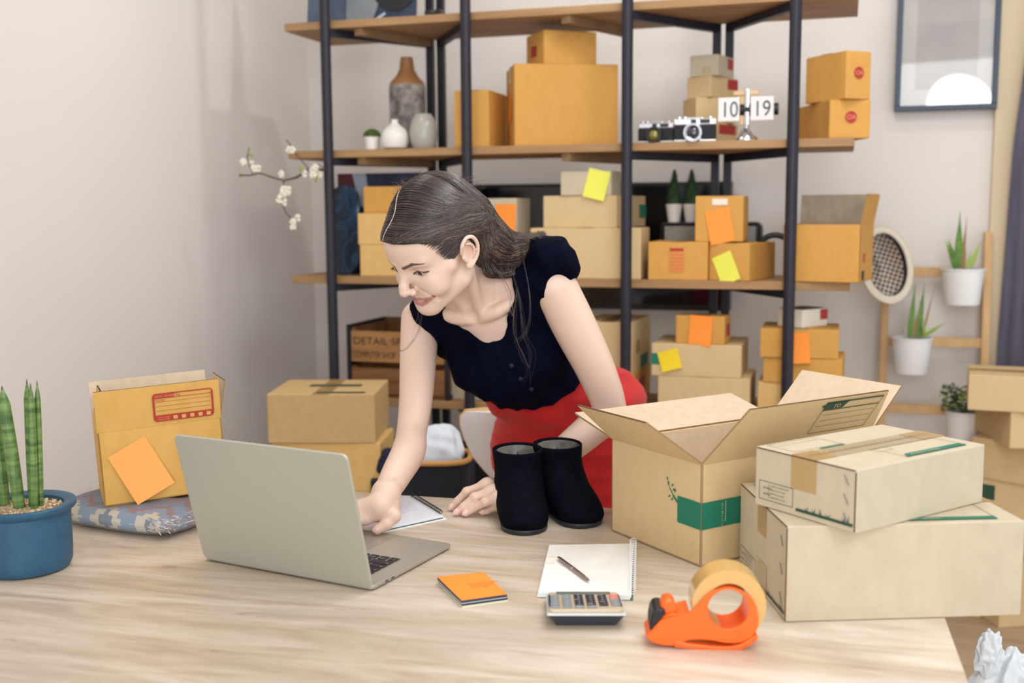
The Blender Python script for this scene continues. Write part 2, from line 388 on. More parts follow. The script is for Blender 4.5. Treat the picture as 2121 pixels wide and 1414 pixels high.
# fourth shelf
h1 = boxpx(CB, 985, 1030, 1034, 765, Z4, 73, PALE, 'pale carton on the lowest shelf just left of the red trousers', G4, ('s', .05), wr=.15, wl=.16)
v2 = boxpx(CB, 1262, 1312, 1350, 776, Z4, 73, AMBER, 'amber carton under the tall kraft carton behind the womans elbow', G4, ('s', .03), wl=.16)
frac(v2, 'R', .3, .3, .6, .75, RED)
v1 = boxpx(CB, 1252, 1308, 1350, 668, top(v2), 70, KRAFT, 'tall kraft carton with a small green label behind the womans elbow', G4, ('s', .03), wl=.16)
frac(v1, 'R', .45, .04, .82, .28, GREEN, 'label_patch'); frac(v1, 'R', .2, .36, .4, .62, TAPE, 'tape')
ug = 'cartons in the middle stack of the lowest shelf'
u3 = boxpx(CB, 1366, 1552, 1560, 785, Z4, 73, KRAFT, 'kraft carton at the bottom of the middle stack on the lowest shelf', ug, ('s', .02), wr=.22)
u2 = boxpx(CB, 1352, 1535, 1544, 716, top(u3), 73, KRAFT, 'kraft carton with a green band and a deep yellow note', ug, ('s', .02), wr=.24)
frac(u2, 'L', 0, .36, .1, .7, GREEN)
n_ = note(u2, 'L', .21, .5, .062, .06, .28, YELLOW2, 'deep yellow square note with a scribbled word on the lowest shelf', 'sticky notes on the shelf cartons')
u1 = boxpx(CB, 1402, 1500, 1518, 656, top(u2), 66, AMBER, 'small amber carton with upright orange note, topmost on the lowest shelf middle stack', ug, ('s', .02))
note(u1, 'L', .52, .48, .068, .09, -.04, ORANGE, 'upright orange sticky note on the small amber carton of the lowest shelf', 'sticky notes on the shelf cartons')
frac(u1, 'R', .3, .3, .7, .7, RED)
xg = 'cartons at the right end of the lowest shelf'
x4 = boxpx(CB, 1577, 1735, 1745, 797, Z4, 73, AMBER2, 'light amber carton at the bottom of the right end stack on the lowest shelf', xg, ('s', .02), wr=.2)
x3 = boxpx(CB, 1587, 1743, 1756, 745, top(x4), 71, AMBER, 'amber carton third from the top of the right end stack on the lowest shelf', xg, ('s', .01), wr=.2)
x2 = boxpx(CB, 1580, 1736, 1741, 684, top(x3), 73, AMBER, 'amber carton with an orange note beside the right black post', xg, ('s', .01), wr=.2)
note(x2, 'L', .5, .36, .06, .088, .08, ORANGE, 'orange sticky note half hidden behind the right black post', 'sticky notes on the shelf cartons')
x1 = boxpx(CB, 1615, 1662, 1720, 642, top(x2), 38, WHITECARD, 'flat white carton with a red square label on the right end stack', xg, ('s', .04), tape=None)
frac(x1, 'R', .7, .38, .99, .95, RED)
MB().box(-x1['dims'][0]/2+.004, -x1['dims'][1]/2+.004, x1['dims'][2]-.001, x1['dims'][0]/2-.004, x1['dims'][1]/2-.004, x1['dims'][2]+.0008).build('lid_panel', mat('brown_lid', (120, 98, 84), .8), x1)

# open carton builder -------------------------------------------------
def flap_mesh(mb, a, b, out, L, ang, t, tpr=0.0, k=0):
    """hinge a->b, outwards direction, length, elevation"""
    a, b = Vector(a), Vector(b); out = Vector(out)
    d = (out*math.cos(ang)+Vector((0, 0, 1))*math.sin(ang)); e = (b-a).normalized()
    n = e.cross(d).normalized()*t
    p = [a, b, b+d*L-e*tpr, a+d*L+e*tpr]
    q = [x+n for x in p]
    mb.add(p+q, [(0, 1, 2, 3), (7, 6, 5, 4), (0, 4, 5, 1), (1, 5, 6, 2), (2, 6, 7, 3), (3, 7, 4, 0)], None, k)
    for f in (2, 3, 4, 5): pass
    return n
def open_carton(C, phi, w1, w2, h, m, min_, label, group, flaps, t=.004, tape=True):
    e1 = Vector((math.cos(phi), math.sin(phi), 0)); e2 = Vector((-math.sin(phi), math.cos(phi), 0))
    c = C + e1*w1/2 + e2*w2/2
    r = root('open_cardboard_box', c, phi, label, 'box', group); r['dims'] = [w1, w2, h]
    a, b = w1/2, w2/2; mb = MB()
    mb.box(-a, -b, 0, a, b, t)
    mb.box(-a, -b, 0, a, -b+t, h); mb.box(-a, b-t, 0, a, b, h); mb.box(-a, -b, 0, -a+t, b, h); mb.box(a-t, -b, 0, a, b, h)
    mb.build('carton_body', m, r, bevel=.001)
    ins = MB(); s = t+.0006
    ins.quad((-a+s, -b+s, t), (a-s, -b+s, t), (a-s, -b+s, h-.001), (-a+s, -b+s, h-.001)); ins.quad((-a+s, b-s, t), (a-s, b-s, t), (a-s, b-s, h-.001), (-a+s, b-s, h-.001))
    ins.quad((-a+s, -b+s, t), (-a+s, b-s, t), (-a+s, b-s, h-.001), (-a+s, -b+s, h-.001)); ins.quad((a-s, -b+s, t), (a-s, b-s, t), (a-s, b-s, h-.001), (a-s, -b+s, h-.001))
    ins.quad((-a+s, -b+s, t+.001), (a-s, -b+s, t+.001), (a-s, b-s, t+.001), (-a+s, b-s, t+.001))
    ins.build('inner_lining', min_, r)
    H = {'F': ((-a, -b, h), (a, -b, h), (0, -1, 0)), 'B': ((a, b, h), (-a, b, h), (0, 1, 0)), 'L': ((-a, b, h), (-a, -b, h), (-1, 0, 0)), 'R': ((a, -b, h), (a, b, h), (1, 0, 0))}
    for k_, (L, ang, tpr) in flaps.items():
        p, q, o_ = H[k_]; mb = MB()
        flap_mesh(mb, p, q, o_, L, math.radians(ang), -.0035, tpr)
        fo = mb.build('flap', [m, FLUTE, min_], r)
        me = fo.data; p_, q_ = Vector(p), Vector(q); e = (q_-p_).normalized()
        d = Vector(o_)*math.cos(math.radians(ang))+Vector((0, 0, 1))*math.sin(math.radians(ang))
        nn = e.cross(d)                                     # points to the inner side
        for f in me.polygons:
            dt = f.normal.dot(nn)
            f.material_index = (2 if dt * 1 < -.7 else 0) if abs(dt) > .7 else 1
        # corrugated fluting along the outer edge
        fl = MB(); n = int((q_-p_).length/.0042)
        A = p_+d*(L+.0003)+e*tpr; B = q_+d*(L+.0003)-e*tpr
        for i in range(n):
            c0 = A.lerp(B, (i+.5)/n) + nn*(-.00175)
            M = frame3(c0, e, nn); fl.box(-.0009, -.0011, -.0002, .0009, .0011, .0003, M)
        fl.build('fluting', mat('fluting_hollow', (70, 52, 38), .9), fo)
    return r
# the open carton at the right end of the third shelf
C = boxpx('tmp', 1624, 1780, 1806, 465, Z3, 63, AMBER, 'tmp', None, ('s', -.03), wr=.22, tape=None)
w1_, w2_, h_ = C['dims']; Mx = C.matrix_basis.copy(); near = C.location + Matrix.Rotation(C.rotation_euler.z, 3, 'Z') @ Vector((-w1_/2, -w2_/2, 0)); ph = C.rotation_euler.z
bpy.data.objects.remove(C)
oc = open_carton(near, ph, w1_, w2_, h_, AMBER, noisy('gray_card_inside', (168, 152, 130), (184, 168, 146), (45, 45, 26), 1, 4, .8), 'amber carton with its flaps up at the right end of the third shelf', G3, {'F': (.085, 80, 0), 'R': (.085, 84, 0)})
dm = MB(); 
patch(oc, 'R', .2*w1_, .35*h_, .35*w1_, .5*h_, REDF); patch(oc, 'R', .12*w1_, .04*h_, .3*w1_, .2*h_, mat('dark_ink', (80, 62, 40), .7))

# ------------------------------------------------------------------ second shelf decoration
def pot_base(px, z, off):
    p = sh(px, 434, off); return sp(p.x, off, z)
def pxm(px_w, P): return px_w*P.y/F_PX            # pixel width at a point -> metres
STONE = noisy('mottled_stone', (72, 68, 72), (168, 158, 148), (9, 9, 9), 3, 6, .7, lo=.35, hi=.65)
P = pot_base(848, Z2, .17); r_ = pxm(37, P)
t = root('tall_vase', P, 0, 'tall mottled grey vase with a brown neck on the second shelf', 'vase', 'vases on the second shelf')
MB().lathe([(r_*.9, 0), (r_, .01), (r_, .205), (r_*.98, .212)], 40).build('vase_body', STONE, t, smooth=True)
MB().lathe([(r_*.98, .212), (r_*.93, .222), (r_*.62, .24), (r_*.42, .262), (r_*.36, .29), (r_*.33, .302), (r_*.27, .302), (r_*.3, .26)], 40).build('vase_neck', mat('brown_ceramic', (152, 106, 66), .4), t, smooth=True)
P = pot_base(821, Z2, .045); r_ = pxm(29, P)
t = MB().lathe([(r_*.55, 0), (r_*.85, .006), (r_, .025), (r_*.97, .045), (r_*.78, .062), (r_*.42, .075), (r_*.25, .083), (r_*.24, .091), (r_*.3, .094), (r_*.22, .094), (r_*.16, .08)], 40).build('round_vase', WHITE2, smooth=True); t.location = P
tag(t, 'small round white vase with a narrow neck on the second shelf', 'vase', 'vases on the second shelf')
P = pot_base(880, Z2, .055); r_ = pxm(28, P)
t = MB().lathe([(r_*.75, 0)]+[(r_*(math.sin(math.radians(52+38*i/12)) if i < 12 else math.cos(math.radians(56*((i-12)/17)**1.35)))*(1+.012*(i % 2)), .001+i*.0037) for i in range(1, 30)]+[(r_*.46, .108), (r_*.4, .106)], 40).build('ribbed_vase', mat('grey_glaze', (168, 166, 156), .25), smooth=True); t.location = P
tag(t, 'grey ribbed egg-shaped vase on the second shelf', 'vase', 'vases on the second shelf')
LEAFD = noisy('dark_leaf', (30, 56, 36), (56, 88, 48), (60, 60, 60), 1, 2, .7)
def potted(name, P, r, h, label, group, cat='plant', taper=.8, pm=WHITE2):
    t = root(name, P, 0, label, cat, group)
    MB().lathe([(r*taper, 0), (r, h), (r*.9, h), (r*.88, h-.006)], 28).build('pot', pm, t, smooth=True)
    return t
P = pot_base(774, Z2, .05); r_ = pxm(16, P)
t = potted('potted_shrub', P, r_, .045, 'tiny clipped green ball plant in a white pot on the second shelf', None, taper=.85)
mb = MB()
for i in range(260):
    u_ = random.random(); a = random.random()*2*PI; el = math.asin(u_); p = Vector((math.cos(a)*math.cos(el), math.sin(a)*math.cos(el), math.sin(el)*.85))*r_*1.05
    mb.ball((p.x, p.y, .043+p.z), r_*.11, 4)
mb.build('foliage', noisy('moss', (58, 78, 30), (92, 112, 48), (200, 200, 200), 1, 2, .8), t)
# cameras ------------------------------------------------------------
def camera_model(px, off, wpx, label, lensm, chrome_top):
    P = pot_base(px, Z2, off); wd = pxm(wpx, P); t = root('film_camera', P, -SA+.05, label, 'camera', 'old film cameras on the second shelf')
    h = wd*.58
    MB().box(-wd/2, -.016, h*.08, wd/2, .016, h*.68).build('camera_body', noisy('leatherette', (24, 24, 28), (34, 34, 38), (300, 300, 300), 1, 2, .7), t, bevel=.003)
    MB().box(-wd/2, -.0165, 0, wd/2, .0165, h*.09).build('base_plate', chrome_top, t, bevel=.002)
    tp = MB().box(-wd/2, -.0165, h*.68, wd/2, .0165, h*.94); tp.box(-wd*.18, -.017, h*.9, wd*.2, .014, h*1.0)
    tp.build('top_plate', chrome_top, t, bevel=.003)
    MB().box(-wd*.1, -.0178, h*.76, wd*.03, -.016, h*.9).box(wd*.12, -.0178, h*.74, wd*.36, -.016, h*.9).build('viewfinder_window', BLACK, t)
    q = MB()
    for x in (-.38, -.24, .36): q.lathe([(wd*.05, h*.94), (wd*.05, h*1.04), (0.0001, h*1.04)], 16, Matrix.Translation((x*wd, 0, 0)))
    q.build('dial', chrome_top, t, smooth=True)
    LM = Matrix.Translation((-wd*.04, -.016, h*.36)) @ Matrix.Rotation(PI/2, 4, 'X')
    R_ = h*.42
    MB().lathe([(R_, 0), (R_, .006), (R_*.92, .012), (R_*.9, .022), (R_*.72, .022), (R_*.68, .014), (R_*.3, .01)], 36, LM).build('lens_barrel', CHROME if lensm else BLACKM, t, smooth=True)
    MB().lathe([(R_*.66, .012), (R_*.5, .018), (R_*.25, .0205), (0.0001, .021)], 28, LM).build('lens_glass', mat('yellow_glass', (120, 112, 10), .08, coat=1) if not lensm else mat('dark_glass', (30, 30, 52), .05, coat=1), t, smooth=True)
    return t
camera_model(1358, .035, 72, 'black film camera with an amber tinted lens, left of the two cameras', False, mat('worn_chrome', (205, 206, 208), .3, .8))
camera_model(1438, .03, 84, 'silver and black film camera, right of the two cameras', True, mat('bright_chrome', (232, 233, 236), .22, .8))
# flip clock ----------------------------------------------------------
P = pot_base(1543, Z2, .05); t = root('flip_clock', P, -SA-.02, 'chrome flip clock with white number cards reading 10 19', 'clock')
s_ = P.y/F_PX
MB().lathe([(24*s_, 0), (24*s_, 2*s_), (20*s_, 10*s_), (12*s_, 20*s_), (5*s_, 26*s_), (4*s_, 32*s_)], 36).build('base', CHROME, t, smooth=True)
MB().box(-5*s_, -5*s_, 30*s_, 5*s_, 5*s_, 105*s_).build('column', CHROME, t, bevel=.004, seg=3)
MB().box(-27*s_, -3*s_, 92*s_, 24*s_, 3*s_, 101*s_).box(-14*s_, 2*s_, 33*s_, -5*s_, 6*s_, 98*s_).build('support_arm', mat('brass', (214, 178, 132), .3, .6), t, bevel=.001)
MB().tube([(-50*s_, 6*s_, 63*s_), (62*s_, 6*s_, 63*s_)], 12*s_, 20).build('card_drum', BLACK, t, smooth=True)
card = mat('card_white', (230, 226, 226), .5)
for (x0, x1, tx) in ((-57, -14, '10'), (8, 54, '19')):
    c_ = MB().box(x0*s_, -7*s_, 40*s_, x1*s_, -4*s_, 88*s_).box(x0*s_, -4*s_, 44*s_, x1*s_, 8*s_, 47*s_).box(x0*s_, -4*s_, 82*s_, x1*s_, 8*s_, 85*s_).build('number_card', card, t, bevel=.002, seg=3)
    text(tx, 44*s_, frame3(((x0+5)*s_, -7.4*s_, 49*s_), (1, 0, 0), (0, 0, 1)), mat('number_ink', (62, 76, 74), .6), c_, sx=.82)
# things on top shelf
P = sp(sh(640, 40, .05).x, .05, Z1)
xa, xb = sh(637, 40, .1).x, sh(722, 40, .1).x
t = MB().box(0, -.006, 0, xb-xa, .006, .3).build('record_sleeve', noisy('blue_grey_print', (62, 74, 98), (104, 116, 136), (5, 5, 5), 1, 4, .6), bevel=.001)
t.matrix_world = SM @ Matrix.Translation((xa, .1, Z1)) @ Matrix.Rotation(-.12, 4, 'X'); tag(t, 'blue grey record sleeve leaning at the left end of the top shelf', 'record sleeve', 'record sleeves on the top shelf')
xa, xb = sh(718, 30, .07).x, sh(862, 30, .07).x
t = root('record_sleeve', sp((xa+xb)/2, .07, Z1), -SA, 'dark blue record sleeve with a black disc on the top shelf', 'record sleeve', 'record sleeves on the top shelf')
wd = xb-xa; R12 = Matrix.Rotation(-.12, 4, 'X')
MB().box(-wd/2, -.004, 0, wd/2, .004, .3, R12).build('cover', noisy('navy_print', (30, 42, 66), (58, 72, 96), (5, 5, 5), 1, 4, .6), t, bevel=.001)
MB().prism([(-wd/2, 0), (-wd*.12, 0), (wd*.12, .16), (-wd*.05, .3), (-wd/2, .3)], 0, .001, R12 @ frame3((0, -.0055, 0), (1, 0, 0), (0, 0, 1))).build('printed_panel', noisy('grey_print', (110, 116, 122), (140, 146, 150), (5, 5, 5), 1, 4, .6), t)
MB().lathe([(.075, 0), (.075, .0015)], 40, R12 @ frame3((wd*.2, -.0065, .105), (1, 0, 0), (0, 0, 1))).build('printed_disc', BLACK, t)
MB().box(-.035, 0, 0, .035, .008, .0015, R12 @ frame3((-.012, -.007, .003), (.86, 0, .5), (-.5, 0, .86))).build('printed_stripe', mat('pale_stripe', (176, 186, 200), .5), t)
t = root('small_binoculars', pot_base(908, Z1, .06), -SA, 'tiny black binoculars on the top shelf', 'binoculars')
for dx in (-.016, .016):
    MB().tube([(dx, -.025, .012), (dx, .02, .012)], .0115, 20).build('barrel', BLACK, t, smooth=True)
MB().box(-.008, -.008, .008, .008, .008, .016).build('bridge', BLACK, t, bevel=.002)
# ------------------------------------------------------------------ third shelf: decks, poster, tv, speaker, trees
def deck(px, off, wpx, label, zt, tilt, grp, pal):
    p = sh(px, 434, off); wd = wpx*3.5/F_PX; h = zt-Z3; n = 14
    pts = [(-wd/2, wd*.45)]+[(-wd/2*math.cos(PI*i/n), h-wd*.5+wd*.5*math.sin(PI*i/n)) for i in range(n+1)]+[(wd/2, wd*.45)]+[(wd/2*math.cos(PI*i/n), wd*.45-wd*.45*math.sin(PI*i/n)) for i in range(1, n)]
    o = MB().prism(pts, -.005, .005, frame3((0, 0, 0), (1, 0, 0), (0, 0, 1))).build('skateboard_deck', pal, bevel=.002)
    o.matrix_world = SM @ Matrix.Translation((p.x, off, Z3)) @ Matrix.Rotation(tilt, 4, 'X'); return tag(o, label, 'skateboard', grp)
DK = noisy('deck_print', (16, 28, 46), (150, 160, 176), (14, 14, 8), 1.6, 5, .4, lo=.45, hi=.75, c3=(34, 66, 96), distort=1.5)
DK2 = noisy('deck_print_dark', (12, 20, 40), (40, 62, 104), (14, 14, 8), 2, 5, .4, lo=.4, hi=.75, distort=1)
deck(707, .06, 72, 'round-topped blue patterned skateboard deck behind the left black post', 1.425, -.1, 'skateboard decks on the third shelf', DK)
deck(733, .13, 66, 'dark navy skateboard deck behind the blue patterned one', 1.36, -.06, 'skateboard decks on the third shelf', DK2)
xa, xb = sh(697, 380, .2).x, sh(870, 380, .2).x
t = root('poster_board', sp((xa+xb)/2, .21, Z3), -SA, 'dark poster in maroon, white and navy behind the left cartons of the third shelf', 'poster')
wd = xb-xa; MB().box(-wd/2, 0, 0, wd/2, .008, .335).build('board', noisy('navy_poster', (22, 24, 44), (56, 64, 96), (8, 8, 8), 2, 5, .5), t, bevel=.001)
FM = frame3((-wd/2, -.001, 0), (1, 0, 0), (0, 0, 1))
MB().prism([(0, 0), (.12, 0), (.1, .15), (.055, .335), (0, .335)], 0, .0008, FM).build('maroon_panel', mat('maroon_print', (88, 24, 36), .6), t)
MB().prism([(.12, 0), (.15, 0), (.105, .335), (.055, .335), (.1, .15)], 0, .0009, FM).build('white_stripe', mat('pale_print', (170, 180, 196), .6), t)
# tv
xa, za = sh(968, 379, WOFF-.06).x, sh(1240, 379, WOFF-.06).z; xb, zb_ = sh(1512, 642, WOFF-.06).x, sh(1400, 642, WOFF-.06).z
t = root('television', sp((xa+xb)/2, WOFF-.02, zb_), -SA, 'large black television on the wall behind the shelf unit', 'television')
wd = xb-xa; MB().box(-wd/2, -.05, 0, wd/2, 0, za-zb_).build('housing', BLACK, t, bevel=.004)
MB().box(-wd/2+.012, -.0515, .02, wd/2-.012, -.05, za-zb_-.012).build('screen', mat('tv_glass', (10, 11, 18), .12, spec=.5), t)
MB().box(-.2, 0, .08, .2, .02, .3).build('wall_bracket', BLACKM, t)
# speaker with rounded frame
xa, xb = sh(1365, 480, .2).x, sh(1577, 480, .2).x
t = root('radio_speaker', sp((xa+xb)/2, .2, Z3), -SA, 'wide grey speaker with a rounded black frame behind the amber cartons', 'speaker')
wd = xb-xa; hh = sh(1470, 460, .2).z-Z3
MB().box(-wd/2, 0, 0, wd/2, .1, hh).build('housing', BLACK, t, bevel=.02, seg=4)
MB().box(-wd/2+.018, -.003, .014, wd/2-.018, .0, hh-.012).build('grille', noisy('grille_cloth', (128, 126, 120), (150, 148, 140), (200, 200, 200), 1, 2, .9), t, bevel=.001)
for px, lb in ((1396, 'left'), (1432, 'right')):
    p = sh(px, 434, .24); P = sp(p.x, .24, Z3+hh); s_ = P.y/F_PX
    t = potted('potted_cypress', P, 17*s_, 37*s_, 'little dark green cone tree in a white pot, %s of the pair on the speaker' % lb, 'little cone trees on the speaker', taper=.7)
    mb = MB()
    for i in range(500):
        z = random.random()**.8; a = random.random()*2*PI; r0 = (1-z)**.75*17*s_*(1-.35*(z < .08)); r1 = r0*(.8+.35*random.random())
        c0 = Vector((math.cos(a)*r1, math.sin(a)*r1, 37*s_+z*68*s_)); d0 = Vector((math.cos(a), math.sin(a), 1.2)).normalized()
        x0 = Vector((-math.sin(a), math.cos(a), 0)); mb.add([c0-x0*.0016, c0+x0*.0016, c0+d0*.007], [(0, 1, 2)])
    mb.lathe([(13*s_, 37*s_), (14*s_, 48*s_), (7*s_, 80*s_), (.5*s_, 104*s_)], 14)
    mb.build('foliage', LEAFD, t)
# round black headphones-like case between cartons
p = sh(1607, 434, .12); P = sp(p.x, .12, Z3)
t = root('headphones', P, -SA, 'black headphones standing between the amber cartons of the third shelf', 'headphones')
arc = [(.055*math.cos(a), 0, .07+.06*math.sin(a)) for a in [PI*i/16 for i in range(17)]]
MB().tube(arc, .009, 10).build('headband', BLACK, t, smooth=True)
for s2 in (-1, 1): MB().lathe([(.036, -.014), (.04, 0), (.034, .014), (.0001, .014)], 24, Matrix.Translation((s2*.05, 0, .041)) @ Matrix.Rotation(PI/2, 4, 'Y')).build('ear_cup', BLACK, t, smooth=True)

# ------------------------------------------------------------------ lowest shelf: wooden crate
p0 = sh(728, 780, .02); p1 = sh(922, 800, .02)
cw = p1.x-p0.x; t = root('wooden_crate', sp(p0.x+cw/2, .02, Z4), -SA-.02, 'old slatted wooden crate with black lettering and black steel end frames', 'crate')
CW = noisy('crate_wood', (92, 60, 34), (156, 108, 64), (2, 14, 14), 2, 5, .7); CW2 = noisy('crate_wood_light', (140, 98, 56), (176, 130, 80), (2, 14, 14), 2, 5, .7)
chh = .235; dp = .27
f_ = MB().box(-cw/2, 0, .115, cw/2, .014, chh-.02).build('front_slat', CW2, t, bevel=.001)
MB().box(-cw/2, 0, .0, cw/2, .014, .095).build('front_slat', CW, t, bevel=.001)
b_ = MB().box(-cw/2, dp, .115, cw/2, dp+.014, chh).box(-cw/2, dp, 0, cw/2, dp+.014, .1).build('back_slat', CW, t)
MB().box(-cw/2, 0, 0, cw/2, dp, .012).build('crate_floor', CW, t)
for s2 in (-1, 1):
    x = s2*cw/2
    MB().box(x-.01, .014, .02, x+.01, dp, .1).box(x-.01, .014, .13, x+.01, dp, chh-.01).build('end_board', CW, t)
    fr = MB(); a = .006
    fr.box(x+s2*.008-a, -.004, 0, x+s2*.008+a, .008, chh+.0); fr.box(x+s2*.008-a, dp+.004, 0, x+s2*.008+a, dp+.018, chh); fr.box(x+s2*.008-a, 0, chh-.014, x+s2*.008+a, dp+.01, chh); fr.box(x+s2*.008-a, 0, 0, x+s2*.008+a, dp+.01, .014)
    fr.box(x+s2*.012-.002, .0, .1, x+s2*.012+.002, dp, .125); fr.box(x+s2*.012-.002, dp/2-.02, 0, x+s2*.012+.002, dp/2+.02, chh)
    fr.build('steel_end_frame', BLACKM, t)
INK = mat('stencil_ink', (52, 36, 28), .8)
text('DETAIL SPACE', .034, frame3((-cw/2+.008, -.0008, .172), (1, 0, 0), (0, 0, 1)), INK, f_, sx=1.12)
text('COMPUTER SHOP', .03, frame3((-cw/2+.008, -.0008, .128), (1, 0, 0), (0, 0, 1)), INK, f_, sx=.62)

# ------------------------------------------------------------------ blossom branch behind the left post
t = root('blossom_branch', sp(BX0+.17, .2, Z3), -SA, 'thin blossoming branch arching out over the left wall beside the shelf', 'branch')
Wp = [(706, 520), (694, 430), (690, 372), (676, 352), (640, 350), (615, 367), (588, 374), (560, 366), (538, 358), (518, 363), (496, 363)]
T_ = t.matrix_basis.inverted() if False else (Matrix.Translation(t.location) @ Matrix.Rotation(t.rotation_euler.z, 4, 'Z')).inverted()
def bp(x, y, Y): return T_ @ at(x, y, Y)
dep = [3.75, 3.72, 3.68, 3.62, 3.56, 3.5, 3.45, 3.42, 3.4, 3.38, 3.36]
main = [Vector((0, 0, .0))]+[bp(a, b, c) for (a, b), c in zip(Wp, dep)]
main[0].z = .0
BR = mat('twig', (86, 62, 48), .8); MB().tube(main, [.004]*2+[.0038]*5+[.0025]*5, 8).build('stem', BR, t, smooth=True)
sub = [[(588, 374), (586, 395), (580, 412), (592, 440), (606, 456), (612, 468)], [(524, 360), (516, 340), (512, 325), (516, 306)], [(676, 352), (660, 340), (650, 348)], [(640, 350), (612, 318), (600, 298), (592, 289)]]
mb = MB()
for q in sub: mb.tube([bp(a, b, 3.46) for a, b in q], .0018, 6)
mb.build('twig', BR, t, smooth=True)
PET = mat('petal', (238, 232, 214), .6, sss=.0); BUD = mat('bud_leaf', (150, 158, 74), .6)
fm = MB(); lm = MB()
for (x, y) in [(505, 334), (520, 340), (526, 352), (534, 350), (580, 362), (586, 404), (594, 398), (600, 392), (576, 412), (588, 420), (610, 460), (606, 468), (618, 454), (608, 308), (602, 312), (652, 350), (658, 360), (650, 362), (645, 352), (632, 362), (590, 390)]:
    c0 = bp(x+random.uniform(-3, 3), y+random.uniform(-3, 3), 3.45+random.uniform(-.03, .03))
    for k in range(5):
        a = 2*PI*k/5+random.random(); d0 = Vector((math.cos(a), random.uniform(-.6, .2), math.sin(a)))
        fm.ball(c0+d0*.007, (.0055, .003, .0055), 5)
for (x, y) in [(498, 362), (516, 318), (522, 322), (625, 352), (620, 348), (583, 400), (574, 418), (590, 418), (654, 374), (656, 368), (592, 388)]:
    lm.ball(bp(x, y, 3.45), (.005, .003, .008), 5)
fm.build('blossom', PET, t, smooth=True); lm.build('bud', BUD, t, smooth=True)
# ================================================================== behind the table and along the right side
gL = 'kraft cartons stacked behind the laptop'
k0 = boxpx(CB, 545, 790, 800, 1140, 0.0, 86, AMBER2, 'light amber carton at the floor of the stack behind the laptop', gL, ('y', 3.0), wr=.22)
zf = top(k0)
s1 = boxpx(CB, 545, 790, 800, 1018, zf, 86, AMBER2, 'light amber carton third from the top behind the laptop', gL, ('y', 3.0), wr=.22)
s2_ = boxpx(CB, 545, 790, 797, 918, top(s1), 86, AMBER2, 'kraft carton right above the laptop lid, second of its stack', gL, ('y', 3.0), wr=.22)
s3_ = boxpx(CB, 539, 778, 797, 816, top(s2_), 88, noisy('tan_card', (196, 164, 112), (206, 174, 122), (45, 45, 26), 1, 5, .78), 'tan carton with green print on its lid, topmost of the stack by the left wall', gL, ('y', 3.0))
frac(s3_, 'T', .05, .1, .12, .55, GREEN2); frac(s3_, 'T', .5, .2, .62, .7, GREEN2)
# right hand stack on the floor
gR = 'kraft cartons stacked by the curtain'
r0_ = boxpx(CB, 2040, 2066, 2230, 1165, 0.0, 8, KRAFT, 'kraft carton on the floor at the bottom of the stack by the curtain', gR, ('y', 3.34), wl=.13, wr=.16)
r1_ = boxpx(CB, 2030, 2052, 2230, 1062, top(r0_), 6, AMBER, 'amber carton second from the floor in the stack by the curtain', gR, ('y', 3.34), wl=.13, wr=.17)
r2_ = boxpx(CB, 1985, 2009, 2230, 985, top(r1_), -44, KRAFT, 'kraft carton with green print in the middle of the stack by the curtain', gR, ('y', 3.30), wl=.16, wr=.27)
frac(r2_, 'R', .06, .5, .26, .85, GREEN2)
r3_ = boxpx(CB, 1985, 2008, 2230, 903, top(r2_), -47, KRAFT, 'kraft carton third from the top of the stack by the curtain', gR, ('y', 3.30), wl=.16, wr=.27)
r4_ = boxpx(CB, 2035, 2090, 2230, 853, top(r3_), -3.5, KRAFT, 'small kraft carton with tape, second from the top of the stack by the curtain', gR, ('y', 3.12), wr=.16, tape='y')
r5_ = boxpx(CB, 1992, 2003, 2240, 775, top(r4_), -22, KRAFT, 'kraft carton topmost of the stack by the curtain', gR, ('y', 3.16), wl=.22, wr=.28)

# laundry basket with white cloth
C0 = at(905, 945, 2.92); zr = C0.z; C0.z = 0
t = root('laundry_basket', C0, 0, 'tall black basket with a wooden rim behind the table', 'basket')
def rr(a, b, n=40, p=3):
    return [(a*math.copysign(abs(math.cos(q))**(2/p), math.cos(q)), b*math.copysign(abs(math.sin(q))**(2/p), math.sin(q))) for q in [2*PI*i/n for i in range(n)]]
A_, B_ = .092, .085
vs = []; fs = []; n = 40
for z, s in ((0, .85), (zr, 1), (zr, .96), (.02, .82)):
    vs += [(x*s, y*s, z) for x, y in rr(A_, B_, n)]
for j in range(3):
    for i in range(n): fs.append((j*n+i, j*n+(i+1) % n, (j+1)*n+(i+1) % n, (j+1)*n+i))
fs.append(tuple(range(n))[::-1]); fs.append(tuple(range(3*n, 4*n)))
MB().add(vs, fs).build('basket_body', mat('black_fabric', (20, 22, 34), .85), t, smooth=True)
MB().tube([(x*1.0, y*1.0, zr) for x, y in rr(A_, B_, n)], .0075, 10, closed=True).build('rim', mat('rim_wood', (196, 146, 78), .5), t, smooth=True)
